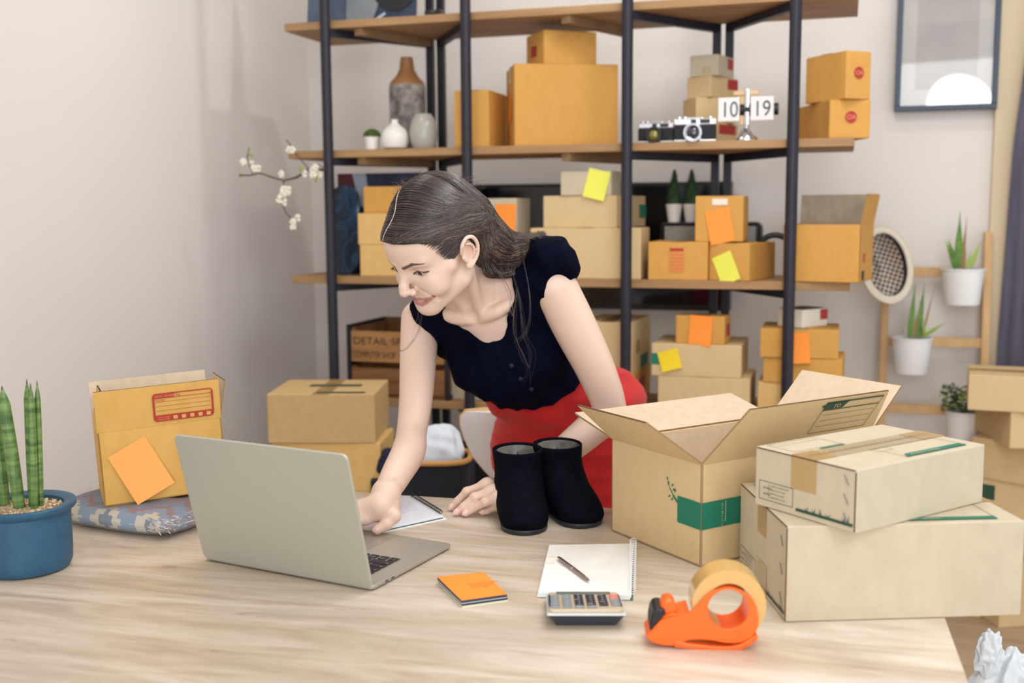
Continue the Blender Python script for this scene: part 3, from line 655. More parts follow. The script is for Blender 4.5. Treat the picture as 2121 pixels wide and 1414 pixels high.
def blob(name, c, rad, m, seed, amp=.25, parent=None, sub=1, n=26, freq=3):
    rnd = random.Random(seed); ph_ = [(Vector((rnd.uniform(-1, 1), rnd.uniform(-1, 1), rnd.uniform(-1, 1))).normalized()*rnd.uniform(1.5, freq*2), rnd.uniform(0, 6.3), rnd.uniform(.4, 1)) for _ in range(9)]
    vs = []; fs = []
    for j in range(n+1):
        th = PI*j/n
        for i in range(2*n):
            a = PI*i/n; d0 = Vector((math.sin(th)*math.cos(a), math.sin(th)*math.sin(a), math.cos(th)))
            f = sum(w_*(1-abs(math.sin(d0.dot(k_)+p_))) for k_, p_, w_ in ph_)/5
            vs.append((c[0]+d0.x*rad[0]*(1-amp+amp*f*1.3), c[1]+d0.y*rad[1]*(1-amp+amp*f*1.3), c[2]+d0.z*rad[2]*(1-amp+amp*f*1.3)))
    for j in range(n):
        for i in range(2*n): fs.append((j*2*n+i, j*2*n+(i+1) % (2*n), (j+1)*2*n+(i+1) % (2*n), (j+1)*2*n+i))
    return MB().add(vs, fs).build(name, m, parent, smooth=True, sub=sub, angle=180)
CLOTH = mat('white_cloth', (214, 222, 232), .8)
o = blob('white_cloth', (0, 0, 0), (.085, .07, .085), CLOTH, 5, .35); o.location = (C0.x+.005, C0.y, zr+.012)
tag(o, 'crumpled white cloth heaped in the black basket', 'cloth')
# black chest added in place of the shade under the lowest shelf
t = root('shade_chest', sp(-.42, .06, 0), -SA, 'black chest added for the dark shade under the lowest shelf', 'chest')
MB().box(-.3, 0, 0, .3, .24, .52).build('shade_chest_body', mat('black_wood', (16, 16, 24), .6), t, bevel=.004)
MB().box(-.305, -.005, .52, .305, .245, .545).build('lid', mat('black_wood', (16, 16, 24), .6), t, bevel=.004)
MB().tube([(-.05, -.012, .4), (-.05, -.025, .4), (.05, -.025, .4), (.05, -.012, .4)], .005).build('handle', BLACKM, t)
o = blob('dark_cloth', (0, 0, 0), (.05, .05, .05), mat('navy_cloth', (24, 30, 54), .9), 9, .35); o.location = tuple(at(812, 925, 3.02)); o.location.z = .04+.59
tag(o, 'navy cloth bundle beside the kraft stack', 'cloth'); sup = MB().box(-.06, -.05, 0, .06, .05, .59).build('storage_box', mat('black_wood', (16, 16, 24), .6), bevel=.003)
sup.location = (o.location.x+.002, o.location.y+.01, 0); tag(sup, 'narrow black storage box under the navy cloth bundle', 'box')

# chair ----------------------------------------------------------------
Cc = at(1092, 1000, 2.72); t = root('chair', (Cc.x, 2.98, 0), PI, 'white shell chair with pale wooden legs behind the table', 'chair')
sc_ = 2.72/F_PX
def zz(y): return CAM_H-(y-434)*sc_
prof = [(0, zz(848)), (-60, zz(850)), (-100, zz(854)), (-112, zz(866)), (-112, zz(885)), (-104, zz(915)), (-88, zz(955)), (-62, zz(990)), (-36, zz(1018)), (-26, zz(1045)), (-26, .47)]
prof = [((x-28)*sc_, z) for x, z in prof]; n = 12
def shell(off0, th, name, m, grow):
    vs = []; fs = []
    for (x, z) in prof:
        x = x-grow if x < 0 else x
        for i in range(n+1):
            u_ = -1+2*i/n; xx = -x*u_ if x < 0 else .03*u_
            yy = off0-.05*(1-u_*u_)*(abs(xx) and 1)*0 - .03*u_*u_ + (z-.47)*.22
            vs.append((xx, yy, z+(grow if z > zz(860) else 0)))
    k = len(vs); vs += [(a, b+th, c) for a, b, c in vs]
    for j in range(len(prof)-1):
        for i in range(n):
            q = j*(n+1)+i; fs.append((q, q+1, q+n+2, q+n+1)); fs.append((q+k, q+n+1+k, q+n+2+k, q+1+k))
    m1 = len(prof)-1
    for j in range(m1):
        q = j*(n+1); fs.append((q, q+n+1, q+n+1+k, q+k)); q += n; fs.append((q, q+k, q+n+1+k, q+n+1))
    for i in range(n): fs.append((i, i+k, i+1+k, i+1)); q = m1*(n+1)+i; fs.append((q, q+1, q+1+k, q+k))
    return MB().add(vs[:], fs).build(name, m, t, smooth=True)
prof[0] = (-.02*1, prof[0][1])
PLY = mat('pale_plywood', (214, 176, 120), .5)
shell(.2075, .006, 'backrest', mat('white_laminate', (226, 226, 228), .35), 0)
shell(.199, .008, 'plywood_core', PLY, .0035)
MB().prism([(x*.17, y*.18) for x, y in rr(1, 1, 32, 3)], .445, .46).build('seat', WHITE, t, bevel=.006, smooth=True)
for sx in (-1, 1):
    for sy in (-1, 1):
        tp = (sx*.12, sy*.12, .445) if sy < 0 else (sx*.07, .16, .45)
        MB().tube([(sx*.155, sy*.19, 0), tp], [.011, .016], 12).build('leg', PLY, t, smooth=True)
    MB().tube([(sx*.07, .16, .44), (sx*.06, .225, zz(975))], [.017, .012], 12).build('back_support', PLY, t, smooth=True)

# picture ---------------------------------------------------------------
a_ = sh(1852, 235, WOFF-.03); b_ = sh(2064, 222, WOFF-.03); a_.z = b_.z = (a_.z+b_.z)/2
wd = b_.x-a_.x; ht = .46
t = root('picture_frame', sp((a_.x+b_.x)/2, WOFF-.045, a_.z), -SA, 'navy framed pale picture on the right of the back wall', 'picture')
FR = mat('navy_frame', (46, 62, 84), .4); fb = MB(); k_ = .017
fb.box(-wd/2, 0, 0, wd/2, .03, k_).box(-wd/2, 0, ht-k_, wd/2, .03, ht).box(-wd/2, 0, k_, -wd/2+k_, .03, ht-k_).box(wd/2-k_, 0, k_, wd/2, .03, ht-k_)
fb.build('frame', FR, t, bevel=.002)
MB().box(-wd/2+k_, .014, k_, wd/2-k_, .018, ht-k_).build('mat_board', mat('mat_board', (226, 220, 216), .7), t)
MB().box(-wd/2+.062, .012, .068, wd/2-.062, .0138, ht-.055).build('print', noisy('pale_print_art', (200, 192, 188), (212, 204, 198), (6, 6, 6), 1, 3, .7), t)
gl = mat('picture_glass', (255, 255, 255), .0, trans=1, ior=1.5)
MB().box(-wd/2+k_, .0075, k_, wd/2-k_, .0095, ht-k_).build('glass_pane', gl, t)
MB().box(-.04, .03, ht-.05, .04, .045, ht-.02).build('hanger', BLACKM, t)

# curtain ----------------------------------------------------------------
vs = []; fs = []; nz, nx = 40, 120; off = WOFF-.068
eL = [(sh(2121, 150, off), ), (sh(2100, 300, off), ), (sh(2085, 500, off), ), (sh(2068, 715, off), )]
pts_ = [(e[0].z, e[0].x) for e in eL]
def edge(z):
    P_ = sorted(pts_)
    if z <= P_[0][0]: return P_[0][1]-.0
    for (z0, x0), (z1, x1) in zip(P_, P_[1:]):
        if z <= z1: return x0+(x1-x0)*(z-z0)/(z1-z0)
    return P_[-1][1]+(z-P_[-1][0])*.12
for j in range(nz+1):
    z = .03+(CEIL-.06-.03)*j/nz; x0 = edge(z)
    for i in range(nx+1):
        u_ = i/nx; x = x0+(1.75+.9-x0)*u_ if False else x0+u_*(2.6-x0)
        vs.append((x, off+.02*math.sin(u_*64+.6*math.sin(z*2))+.008*math.sin(u_*151), z))
for j in range(nz):
    for i in range(nx): q_ = j*(nx+1)+i; fs.append((q_, q_+1, q_+nx+2, q_+nx+1))
o = MB().add(vs, fs).build('curtain', noisy('curtain_cloth', (82, 80, 98), (104, 100, 114), (40, 40, 4), 1, 4, .85), smooth=True, angle=180)
sm_ = o.modifiers.new('t', 'SOLIDIFY'); sm_.thickness = .002; o.matrix_world = SM
tag(o, 'grey violet curtain hanging at the right end of the back wall', 'curtain')

# ladder shelf, pots, hat ----------------------------------------------
LW = noisy('pine', (196, 156, 108), (214, 176, 128), (14, 14, 2), 2, 4, .6)
tp = sh(2047, 480, WOFF-.04); bt_ = sh(1832, 700, WOFF-.12)
xr_, xl_ = tp.x, bt_.x; zt = tp.z
t = root('ladder_rack', sp((xl_+xr_)/2, WOFF-.2, 0), -SA, 'pine ladder rack leaning on the wall with white pots hung from its rungs', 'ladder')
hw = (xr_-xl_)/2; offb, offt = .02, .16
def lean(z): return offb+(offt-offb)*z/zt
for s2 in (-1, 1):
    a, b = Vector((s2*hw, offb, 0)), Vector((s2*hw, offt, zt)); M = frame3(a, b-a, (1, 0, 0))
    MB().box(0, -.012, -.018, (b-a).length, .012, .018, M).build('rail', LW, t, bevel=.002)
rung = []
for py in (563, 708, 848):
    z = zt
    for _ in range(6):
        o_ = WOFF-.2+lean(z); z = sh(1940, py, o_).z
    rung.append((z, o_)); MB().box(-hw, lean(z)-.008, z-.016, hw, lean(z)+.008, z+.016).build('rung', LW, t, bevel=.002)
LG = noisy('leaf_green', (70, 108, 52), (112, 150, 66), (30, 30, 30), 1, 3, .5); LG2 = mat('leaf_lime', (150, 176, 72), .5); BRN = mat('dry_leaf', (150, 116, 76), .7)
def blade(mb, base, tip, w, bend=(0, 0, 0), n=10, th=.25):
    base, tip, bend = Vector(base), Vector(tip), Vector(bend); pts = []; rs = []
    for i in range(n+1):
        u_ = i/n; pts.append(base.lerp(tip, u_)+bend*math.sin(PI*u_)); rs.append(max(.0004, w*(1-u_**2.2)*(.75+.4*math.sin(PI*min(1, u_*1.3)))))
    t_ = (tip-base).normalized(); side = Vector((1, 0, 0))
    k = 8; vs = []; fs = []
    for p_, r0 in zip(pts, rs):
        s_ = (side-t_*side.dot(t_)).normalized(); f2 = t_.cross(s_)
        for j in range(k): a = 2*PI*j/k; vs.append(p_+s_*r0*math.cos(a)+f2*r0*th*math.sin(a))
    for i in range(n):
        for j in range(k): fs.append((i*k+j, i*k+(j+1) % k, (i+1)*k+(j+1) % k, (i+1)*k+j))
    fs.append(tuple(range(k))[::-1]); fs.append(tuple(range(n*k, n*k+k))); mb.add(vs, fs)
def wall_pot(px, pyt, pyb, wpx, ri, label, leaves, bush=False):
    off = rung[ri][1]-.075; p = sh(px, (pyt+pyb)/2, off); s_ = sp(p.x, off, 1).y/F_PX
    zt_ = sh(px, pyt, off).z; zb_ = sh(px, pyb, off).z; r = wpx/2*s_; h = zt_-zb_
    t = root('potted_plant', sp(p.x, off, zb_), 0, label, 'plant', 'white pots hung on the ladder rack')
    MB().lathe([(r*.8, 0), (r*.82, .004), (r*.98, h-.006), (r*1.02, h-.005), (r*1.02, h), (r*.94, h), (r*.92, h-.02), (r*.3, h-.02)], 36).build('pot', WHITE, t, smooth=True)
    MB().lathe([(r*.93, h-.018), (r*.5, h-.012), (.0001, h-.01)], 20).build('soil', mat('soil', (60, 48, 38), .95), t)
    ho = MB().tube([(0, r*.9, h-.01), (0, r*.95, h+.012), (0, rung[ri][1]-off+.0, h+.02), (0, rung[ri][1]-off+.012, h+.01)], .003, 8).build('hook', WHITE, t)
    for m, L in leaves:
        mb = MB()
        for (bx, by, tx, ty, w) in L: blade(mb, ((bx-px)*s_, -.01, (pyt-by)*s_+h), ((tx-px)*s_, -.01+random.uniform(-.02, .01), (pyt-ty)*s_+h), w*s_)
        mb.build('leaf', m, t, smooth=True)
    if bush:
        for m, sd in ((LEAFD, 1), (LG2, 2)):
            mb = MB(); rn = random.Random(sd)
            for i in range(260 if sd == 1 else 120):
                a = rn.random()*2*PI; rad_ = rn.random()**.5*46*s_; z = rn.random()*50*s_+h; x = math.cos(a)*rad_-4*s_
                if sd == 2 and x > .01: continue
                c_ = Vector((x, math.sin(a)*rad_*.7, z)); d0 = Vector((rn.uniform(-1, 1), rn.uniform(-1, 0), rn.uniform(-.3, 1))).normalized(); x1 = d0.orthogonal().normalized()
                mb.add([c_, c_+d0*.008+x1*.005, c_+d0*.017, c_+d0*.008-x1*.005], [(0, 1, 2, 3)])
            mb.build('foliage', m, t)
        mb = MB()
        for i in range(9): a = i*.7; mb.tube([(0, 0, h-.01), (math.cos(a)*25*s_, math.sin(a)*20*s_, h+40*s_)], .0012, 5)
        mb.build('stem', BR, t)
    return t
wall_pot(1993, 556, 630, 86, 0, 'spiky aloe in a white pot hung on the top rung of the ladder rack', [(LG, [(1980, 555, 1976, 437, 8), (1976, 555, 1953, 495, 7), (1984, 555, 1990, 500, 5)]), (LG2, [(1972, 540, 1951, 496, 5), (2005, 553, 2027, 498, 5), (1995, 556, 2010, 520, 3)]), (BRN, [(1988, 555, 1992, 447, 3.5), (1990, 556, 1991, 480, 5)])])
wall_pot(1888, 698, 772, 82, 1, 'spiky aloe in a white pot hung on the middle rung of the ladder rack', [(LG, [(1880, 698, 1886, 583, 6), (1897, 698, 1908, 584, 6), (1903, 697, 1900, 620, 4)]), (LG2, [(1910, 694, 1951, 665, 4.5), (1912, 697, 1902, 655, 3)]), (BRN, [(1906, 698, 1925, 590, 2.2), (1890, 698, 1893, 640, 3)])])
wall_pot(1995, 850, 912, 76, 2, 'leafy bush in a white pot at the lowest rung of the ladder rack', [], True)
# hat hanging on the left rail
hc = sh(1836, 548, WOFF-.25); s_ = sp(hc.x, WOFF-.25, 1).y/F_PX
t = root('fedora_hat', sp(hc.x, WOFF-.25, hc.z), -SA, 'woven cream hat with a dark band seen from inside, hung on the ladder rack', 'hat')
TM = Matrix.Rotation(math.radians(-14), 4, 'Y') @ frame3((0, 0, 0), (1, 0, 0), (0, 0, 1)) @ Matrix.Rotation(math.radians(28), 4, 'Y')
n = 64; vs = []; fs = []
ring = [(60, 82, 0, 0), (57, 79, -3, 0), (45, 66, 2, 0), (38, 59, 4, 1), (37.5, 58, -1, 1)]
BRIM = noisy('cream_weave', (206, 196, 176), (222, 212, 194), (300, 300, 300), 1, 2, .85)
for a_, b_, z_, _ in ring:
    for i in range(n): q_ = 2*PI*i/n; vs.append((a_*s_*math.cos(q_), b_*s_*math.sin(q_), z_*s_))
for j in range(2):
    for i in range(n): fs.append((j*n+i, j*n+(i+1) % n, (j+1)*n+(i+1) % n, (j+1)*n+i))
o = MB().add(vs[:3*n], fs, TM).build('brim', BRIM, t, smooth=True); q_ = o.modifiers.new('t', 'SOLIDIFY'); q_.thickness = .003
CHK = bpy.data.materials.new('check_weave'); CHK.use_nodes = True; nt = CHK.node_tree
ck = nt.nodes.new('ShaderNodeTexChecker'); ck.inputs['Scale'].default_value = 1; ck.inputs['Color1'].default_value = S(214, 196, 172); ck.inputs['Color2'].default_value = S(74, 72, 92)
tc = nt.nodes.new('ShaderNodeTexCoord'); mp = nt.nodes.new('ShaderNodeMapping'); mp.inputs['Scale'].default_value = (105, .001, 105); mp.inputs['Rotation'].default_value = (0, .5, 0); mp.inputs['Location'].default_value = (.5, .5, .5)
nt.links.new(tc.outputs['Object'], mp.inputs[0]); nt.links.new(mp.outputs[0], ck.inputs[0]); nt.links.new(ck.outputs[0], nt.nodes['Principled BSDF'].inputs['Base Color']); nt.nodes['Principled BSDF'].inputs['Roughness'].default_value = .8
def dome(a0, b0, z0, dz, k0, name, m, band=False):
    vs = []; fs = []; K = 10
    for j in range(K+1):
        u_ = j/K; r0 = math.cos(u_*PI/2)**.5 if not band else 1
        for i in range(n):
            q_ = 2*PI*i/n; x = a0*s_*r0*math.cos(q_); y = b0*s_*r0*math.sin(q_)
            pinch = (.45*math.exp(-(x/(9*s_))**2))*dz*s_*u_ if not band else 0
            vs.append((x, y, z0*s_-dz*s_*u_+pinch))
    for j in range(K):
        for i in range(n): fs.append((j*n+i, j*n+(i+1) % n, (j+1)*n+(i+1) % n, (j+1)*n+i))
    if not band: fs.append(tuple(range(K*n, K*n+n)))
    o = MB().add(vs, fs, TM).build(name, m, t, smooth=True, angle=180); q2 = o.modifiers.new('t', 'SOLIDIFY'); q2.thickness = .0015; return o
dome(45, 66, 0, 58, 0, 'crown', CHK)
dome(44, 65, 2, 16, 0, 'inner_band', mat('navy_band', (24, 26, 44), .8), True)
# plastic bag at the right of the table
bgp = onz(2080, 1390, .55)
PB = mat('bag_plastic', (232, 238, 244), .18, alpha=.72, sss=.0)
t = root('plastic_bag', at(2075, 1400, 1.75), 0, 'crumpled translucent white plastic bag at the right end of the table', 'plastic bag')
t.location.z = 0; zt_ = at(2050, 1385, 1.75).z
blob('bag_body', (.015, 0, zt_-.09), (.085, .07, .14), PB, 21, .4, t, 1, 40, 6)
blob('bag_knot', (-.028, -.01, zt_+.028), (.030, .022, .055), PB, 31, .55, t, 1, 26, 5)
blob('bag_handle', (.07, -.01, zt_+.0), (.055, .03, .034), PB, 41, .5, t, 1, 26, 5)
t2 = root('stool', (t.location.x+.01, t.location.y, 0), 0, 'low wooden stool under the plastic bag', 'stool')
zs = zt_-.09-.12; MB().lathe([(.12, zs-.03), (.125, zs-.015), (.12, zs), (.0001, zs)], 32).build('seat', LW, t2, smooth=True)
for i in range(4): a = PI/4+i*PI/2; MB().tube([(math.cos(a)*.13, math.sin(a)*.13, 0), (math.cos(a)*.08, math.sin(a)*.08, zs-.02)], .012, 10).build('leg', LW, t2, smooth=True)
# ================================================================== table
TZ = .75
ta = math.radians(-14.6); te = Vector((math.cos(ta), math.sin(ta), 0)); tn = Vector((-math.sin(ta), math.cos(ta), 0))
Pb = onz(1000, 1035, TZ); Pf = onz(75, 1406, TZ); Pr = onz(1982, 1345, TZ); 
TBL = Matrix(((te.x, tn.x, 0, Pf.x), (te.y, tn.y, 0, Pf.y), (0, 0, 1, 0), (0, 0, 0, 1)))
TI = TBL.inverted(); yb_ = (TI @ Pb).y; xr_ = (TI @ Pr).x; xl_ = -.52
t = root('table', TBL @ Vector(((xl_+xr_)/2, yb_/2, 0)), ta, 'long work table with a bleached oak top and dark metal legs', 'table')
OAK = bpy.data.materials.new('bleached_oak'); OAK.use_nodes = True
def oak():
    nt = OAK.node_tree; N = nt.nodes.new; L = nt.links.new; b = nt.nodes['Principled BSDF']
    tc = N('ShaderNodeTexCoord')
    def nz(sc, scale, detail, dist, rough=.6):
        mp = N('ShaderNodeMapping'); mp.inputs['Scale'].default_value = sc; n = N('ShaderNodeTexNoise')
        n.inputs['Scale'].default_value = scale; n.inputs['Detail'].default_value = detail; n.inputs['Distortion'].default_value = dist; n.inputs['Roughness'].default_value = rough
        L(tc.outputs['Object'], mp.inputs[0]); L(mp.outputs[0], n.inputs[0]); return n.outputs[0]
    a = nz((1.5, 9, 9), 1.5, 8, 1.6, .62); f = nz((9, 90, 90), 1.3, 5, .6); kx = nz((.9, 2.6, 3), 1.2, 3, .6); wv = nz((2.2, 20, 20), 1.1, 7, 3.2, .7)
    r1 = N('ShaderNodeValToRGB'); e = r1.color_ramp.elements; e[0].position = .3; e[0].color = S(188, 168, 147); e[1].position = .72; e[1].color = S(228, 219, 207); q = r1.color_ramp.elements.new(.5); q.color = S(212, 198, 180)
    L(a, r1.inputs[0])
    r2 = N('ShaderNodeValToRGB'); e = r2.color_ramp.elements; e[0].position = .35; e[0].color = (.8, .78, .76, 1); e[1].position = .65; e[1].color = (1.08, 1.08, 1.08, 1); L(f, r2.inputs[0])
    r3 = N('ShaderNodeValToRGB'); e = r3.color_ramp.elements; e[0].position = .36; e[0].color = (.76, .71, .66, 1); e[1].position = .6; e[1].color = (1.08, 1.08, 1.08, 1); L(kx, r3.inputs[0])
    r4 = N('ShaderNodeValToRGB'); e = r4.color_ramp.elements; e[0].position = .3; e[0].color = (.66, .57, .5, 1); e[1].position = .38; e[1].color = (1, 1, 1, 1); L(wv, r4.inputs[0])
    def mul(x, y, fac):
        m = N('ShaderNodeMix'); m.data_type = 'RGBA'; m.blend_type = 'MULTIPLY'; m.inputs[0].default_value = fac; L(x, m.inputs[6]); L(y, m.inputs[7]); return m.outputs[2]
    c = mul(r1.outputs[0], r2.outputs[0], .38); c = mul(c, r3.outputs[0], .9); c = mul(c, r4.outputs[0], .75); L(c, b.inputs['Base Color'])
    b.inputs['Roughness'].default_value = .42; b.inputs['Specular IOR Level'].default_value = .4
    bp = N('ShaderNodeBump'); bp.inputs['Strength'].default_value = .25; bp.inputs['Distance'].default_value = .001; L(f, bp.inputs['Height']); L(bp.outputs[0], b.inputs['Normal'])
oak()
a_, b_ = (xr_-xl_)/2, yb_/2
MB().box(-a_, -b_, TZ-.028, a_, b_, TZ).build('table_top', OAK, t, bevel=.002)
for sx in (-1, 1):
    for sy in (-1, 1): MB().cbox((sx*(a_-.06), sy*(b_-.06), (TZ-.028)/2), (.04, .04, TZ-.028)).build('leg', BLACKM, t, bevel=.002)
    MB().cbox((sx*(a_-.06), 0, TZ-.05), (.03, 2*b_-.16, .04)).build('cross_rail', BLACKM, t)
EPS = .0006
def corners(C, L, R, z):
    """pixels of near, left and right bottom corners on the plane z -> near point, phi, w1, w2"""
    c, l, r = onz(*C, z), onz(*L, z), onz(*R, z)
    return c, l, r
# ------------------------------------------------------------------ big closed cartons
c, l, r = corners((1627, 1289), (1538, 1172), (2110, 1272), TZ)
phi = math.radians(3.3); w1 = (r-c).length; w2 = (l-c).length
hh = onp(1632, 1091, c, Vector((0, 1, 0))).z-TZ
big = carton(CB, Vector((c.x, c.y, TZ+EPS)), phi, w1, w2, hh, PALE, 'big pale carton at the right end of the table, under the smaller carton', 'shut cartons on the table', tape='X', bev=.002)
zt = top(big)+EPS
c, l, r = corners((1772, 1106), (1580, 1040), (2003, 1032), zt)
d1 = (r-c); ph2 = math.atan2(d1.y, d1.x); d2 = (l-c); ph3 = math.atan2(d2.y, d2.x)-PI/2; ph = (ph2+ph3)/2
print('TOPBOX', math.degrees(ph2), math.degrees(ph3), d1.length, d2.length)
hh = onp(1772, 974, c, Vector((0, 1, 0))).z-zt
sm = carton(CB, Vector((c.x, c.y, zt)), ph, d1.length, d2.length, hh, PALE, 'pale carton lying askew on top of the big pale carton on the table', 'shut cartons on the table', tape='X', bev=.002)
print('BIG', list(big['dims']), 'SM', list(sm['dims']))
def line(mb, M, x0, y0, x1, y1, w): 
    v = Vector((x1-x0, y1-y0, 0)); n = Vector((-v.y, v.x, 0)).normalized()*w/2; a, b = Vector((x0, y0, 0)), Vector((x1, y1, 0))
    mb.add([a-n, b-n, b+n, a+n], [(0, 1, 2, 3)], M)
def rect(mb, M, x0, y0, x1, y1, w):
    for q in ((x0, y0, x1, y0), (x1, y0, x1, y1), (x1, y1, x0, y1), (x0, y1, x0, y0)): line(mb, M, *q, w)
def dress(o):
    w1, w2, h = o['dims']; L = face(o, 'L'); T = face(o, 'T')
    # end face: info panel, grass border, staples
    mb = MB(); rect(mb, L, .01, .012, w2*.4, .012+.028, .0008); line(mb, L, w2*.15, .015, w2*.15, .037, .0006)
    g = MB()
    gx0, gx1 = w2*.43, w2*.97; n = 60
    for i in range(n):
        x = gx0+(gx1-gx0)*i/n; g.add([(x, .0085, 0), (x+.0022, .0085, 0), (x+.0034, .0128, 0), (x+.0014, .0128, 0)], [(0, 1, 2, 3)], L)
    rn = random.Random(3)
    for fx in (.2, .33, .45, .58, .86, .92):
        x = gx0+(gx1-gx0)*fx; hh_ = rn.uniform(.007, .014)
        g.add([(x, .012, 0), (x+.002, .012, 0), (x+.003+rn.uniform(-.004, .004), .012+hh_, 0)], [(0, 1, 2)], L)
        g.add([(x-.001, .012, 0), (x+.001, .012, 0), (x-.004, .012+hh_*.7, 0)], [(0, 1, 2)], L)
    mb.build('printed_panel', GREEN2, o); g.build('printed_grass', GREEN2, o)
    for i, (s_, y) in enumerate((('product', .031), ('quality', .022))): text(s_, .0056, L @ Matrix.Translation((.013+.004, y-.002, 0)), GREEN2, o)
    for i in range(4): text(('strong recycled board', 'keep dry and clean', 'fold here to open', 'made with eco ink')[i], .0040, L @ Matrix.Translation((w2*.165, .034-.0058*i, 0)), GREEN2, o)
    st_ = MB()
    for z in (.2, .5, .8):
        st_.tube([L @ Vector((w2*.89, h*z+.008, .0002)), L @ Vector((w2*.93, h*z-.006, .0002))], .0007, 6)
    st_.build('staple', STEEL, o, smooth=True)
    # lid
    mb = MB()
    x0, x1 = w1*.42, w1*.9; rect(mb, T, x0, .012, x1, w2*.38, .0009); rect(mb, T, x0*.92, w2*.29, x0*1.2, w2*.38, .0008)
    rect(mb, T, w1*.05, w2*.66, w1*.4, w2*.95, .0009); line(mb, T, w1*.07, w2*.88, w1*.38, w2*.88, .0008)
    mb.build('printed_form', GREEN2, o)
    gb = MB(); gb.add([(x0, .012, 0), (x1, .012, 0), (x1, .026, 0), (x0+.012, .026, 0)], [(0, 1, 2, 3)], T)
    MB().add([(w1*.22, w2*.62, 0), (w1*.4, w2*.62, 0), (w1*.4, w2*.65, 0), (w1*.22, w2*.65, 0)], [(0, 1, 2, 3)], T).build('green_print', GREEN, o)
    gb.build('green_print', GREEN, o)
    text('ADDRESS / SENDER', .008, T @ Matrix.Translation((x0+.016, .0155, .0004)), PALE, o, sx=1.0)
    s2 = MB(); n = int(w1/.0045)
    for i in range(n):
        if (i*7) % 11 < 8: s2.add([(.01+i*.0042, w2/2-.0012, .0016), (.01+i*.0042+.0024, w2/2-.0008, .0016), (.01+i*.0042+.0024, w2/2+.0012, .0016), (.01+i*.0042, w2/2+.0008, .0016)], [(0, 1, 2, 3)], T)
    s2.build('torn_flap_edge', mat('seam_maroon', (112, 74, 66), .8), o)
        # dark slit along the end edge of the lid
    MB().box(-w1/2-.0009, -w2/2+.003, h-.0022, -w1/2+.001, w2/2-.003, h-.0006).build('lid_gap', mat('slit', (96, 66, 50), .9), o)
    MB().box(-w1/2-.0009, -w2/2+.0012, .002, -w1/2+.0006, -w2/2+.0026, h-.004).build('side_joint', mat('slit', (96, 66, 50), .9), o)
dress(big); dress(sm)
patch(big, 'L', big['dims'][1]*.42, .004, big['dims'][1]*.62, .05, TAPEC, 'tape')
# ------------------------------------------------------------------ big open carton
Cn = onz(1451, 1175, TZ); Cn.z = TZ+EPS; ph = math.radians(31.6); H_ = onp(1451, 964, Cn, Vector((0, 1, 0))).z-TZ
print('OPENBOX h', H_)
w1, w2 = .40, .245
ob = open_carton(Cn, ph, w1, w2, H_, KRAFT, INSIDE, 'big open kraft carton with a green band, flaps spread, beside the black boots', None,
    {'L': (.122, 38, .028), 'F': (.122, 54, .036), 'B': (.122, 13, 0), 'R': (.122, 44, 0)}, t=.0045)
hb = H_; fL = face(ob, 'L'); fR = face(ob, 'R')
zl, zh = hb*.365, hb*.63
g = MB(); g.add([(w2*.76, zl, 0), (w2, zl, 0), (w2, zh, 0), (w2*.76, zh, 0)], [(0, 1, 2, 3)], fL); g.add([(0, zl, 0), (.094, zl, 0), (.094, zh, 0), (0, zh, 0)], [(0, 1, 2, 3)], fR)
# little twig growing out of the band
tw = [(w2*.76, zh-.012), (w2*.76-.012, zh-.002), (w2*.76-.02, zh+.008), (w2*.76-.026, zh+.016)]
for a, b_, w_ in ((0, 1, .004), (1, 2, .002), (2, 3, .0014)): line(g, fL, *tw[a], *tw[b_], w_)
for x, y, a in ((-.008, .003, 1.2), (-.013, .006, .6), (-.018, -.004, 3.6), (-.012, -.006, 4.1), (-.022, .014, 2.2), (-.016, .012, .9), (-.026, .02, 1.9)):
    p = Vector((w2*.76+x, zh+y, 0)); d_ = Vector((math.cos(a), math.sin(a), 0)); n_ = Vector((-d_.y, d_.x, 0))
    g.add([p, p+d_*.004+n_*.002, p+d_*.008, p+d_*.004-n_*.002], [(0, 1, 2, 3)], fL)
gb_ = g.build('green_band', GREEN, ob)
ln = MB(); line(ln, fR @ Matrix.Translation((0, 0, .0006)), .052, zl+.008, .052, zh-.003, .0018); ln.build('printed_line', mat('band_ink', (170, 186, 140), .6), ob)
text('24 x 40 x 17 cm', .0068, fR @ Matrix.Translation((.0425, zh-.005, .0006)) @ Matrix.Rotation(-PI/2, 4, 'Z'), mat('band_ink', (170, 186, 140), .6), ob, sx=.95)
# address print on the raised front flap (outer side)
for f_ in ob.children:
    pass
a1 = math.radians(54); T_ = frame3((-w1/2, -w2/2-.0008, H_), (1, 0, 0), (0, -math.cos(a1), math.sin(a1)))
T_ = T_ @ Matrix.Translation((0, 0, .0012))
pr = MB(); X0, X1 = .215, .355
rect(pr, T_, X0, .04, X1, .115, .0012); pr.add([(X0, .098, 0), (X0+.045, .098, 0), (X0+.055, .115, 0), (X0, .115, 0)], [(0, 1, 2, 3)], T_); line(pr, T_, X0, .096, X1, .096, .002); line(pr, T_, X0, .113, X1, .113, .002)
for y in (.084, .07, .056): line(pr, T_, X0+.008, y, X1-.006, y, .0007)
for a in (0.3, 1.4, 2.6, 4.0): pr.add([(X0-.004+.005*math.cos(a), .106+.005*math.sin(a), 0), (X0-.004+.003*math.cos(a+1.2), .106+.003*math.sin(a+1.2), 0), (X0, .104, 0)], [(0, 1, 2)], T_)
pr.build('printed_form', GREEN2, ob)
text('TO', .012, T_ @ Matrix.Translation((X0+.02, .101, .0006)), KRAFT, ob)
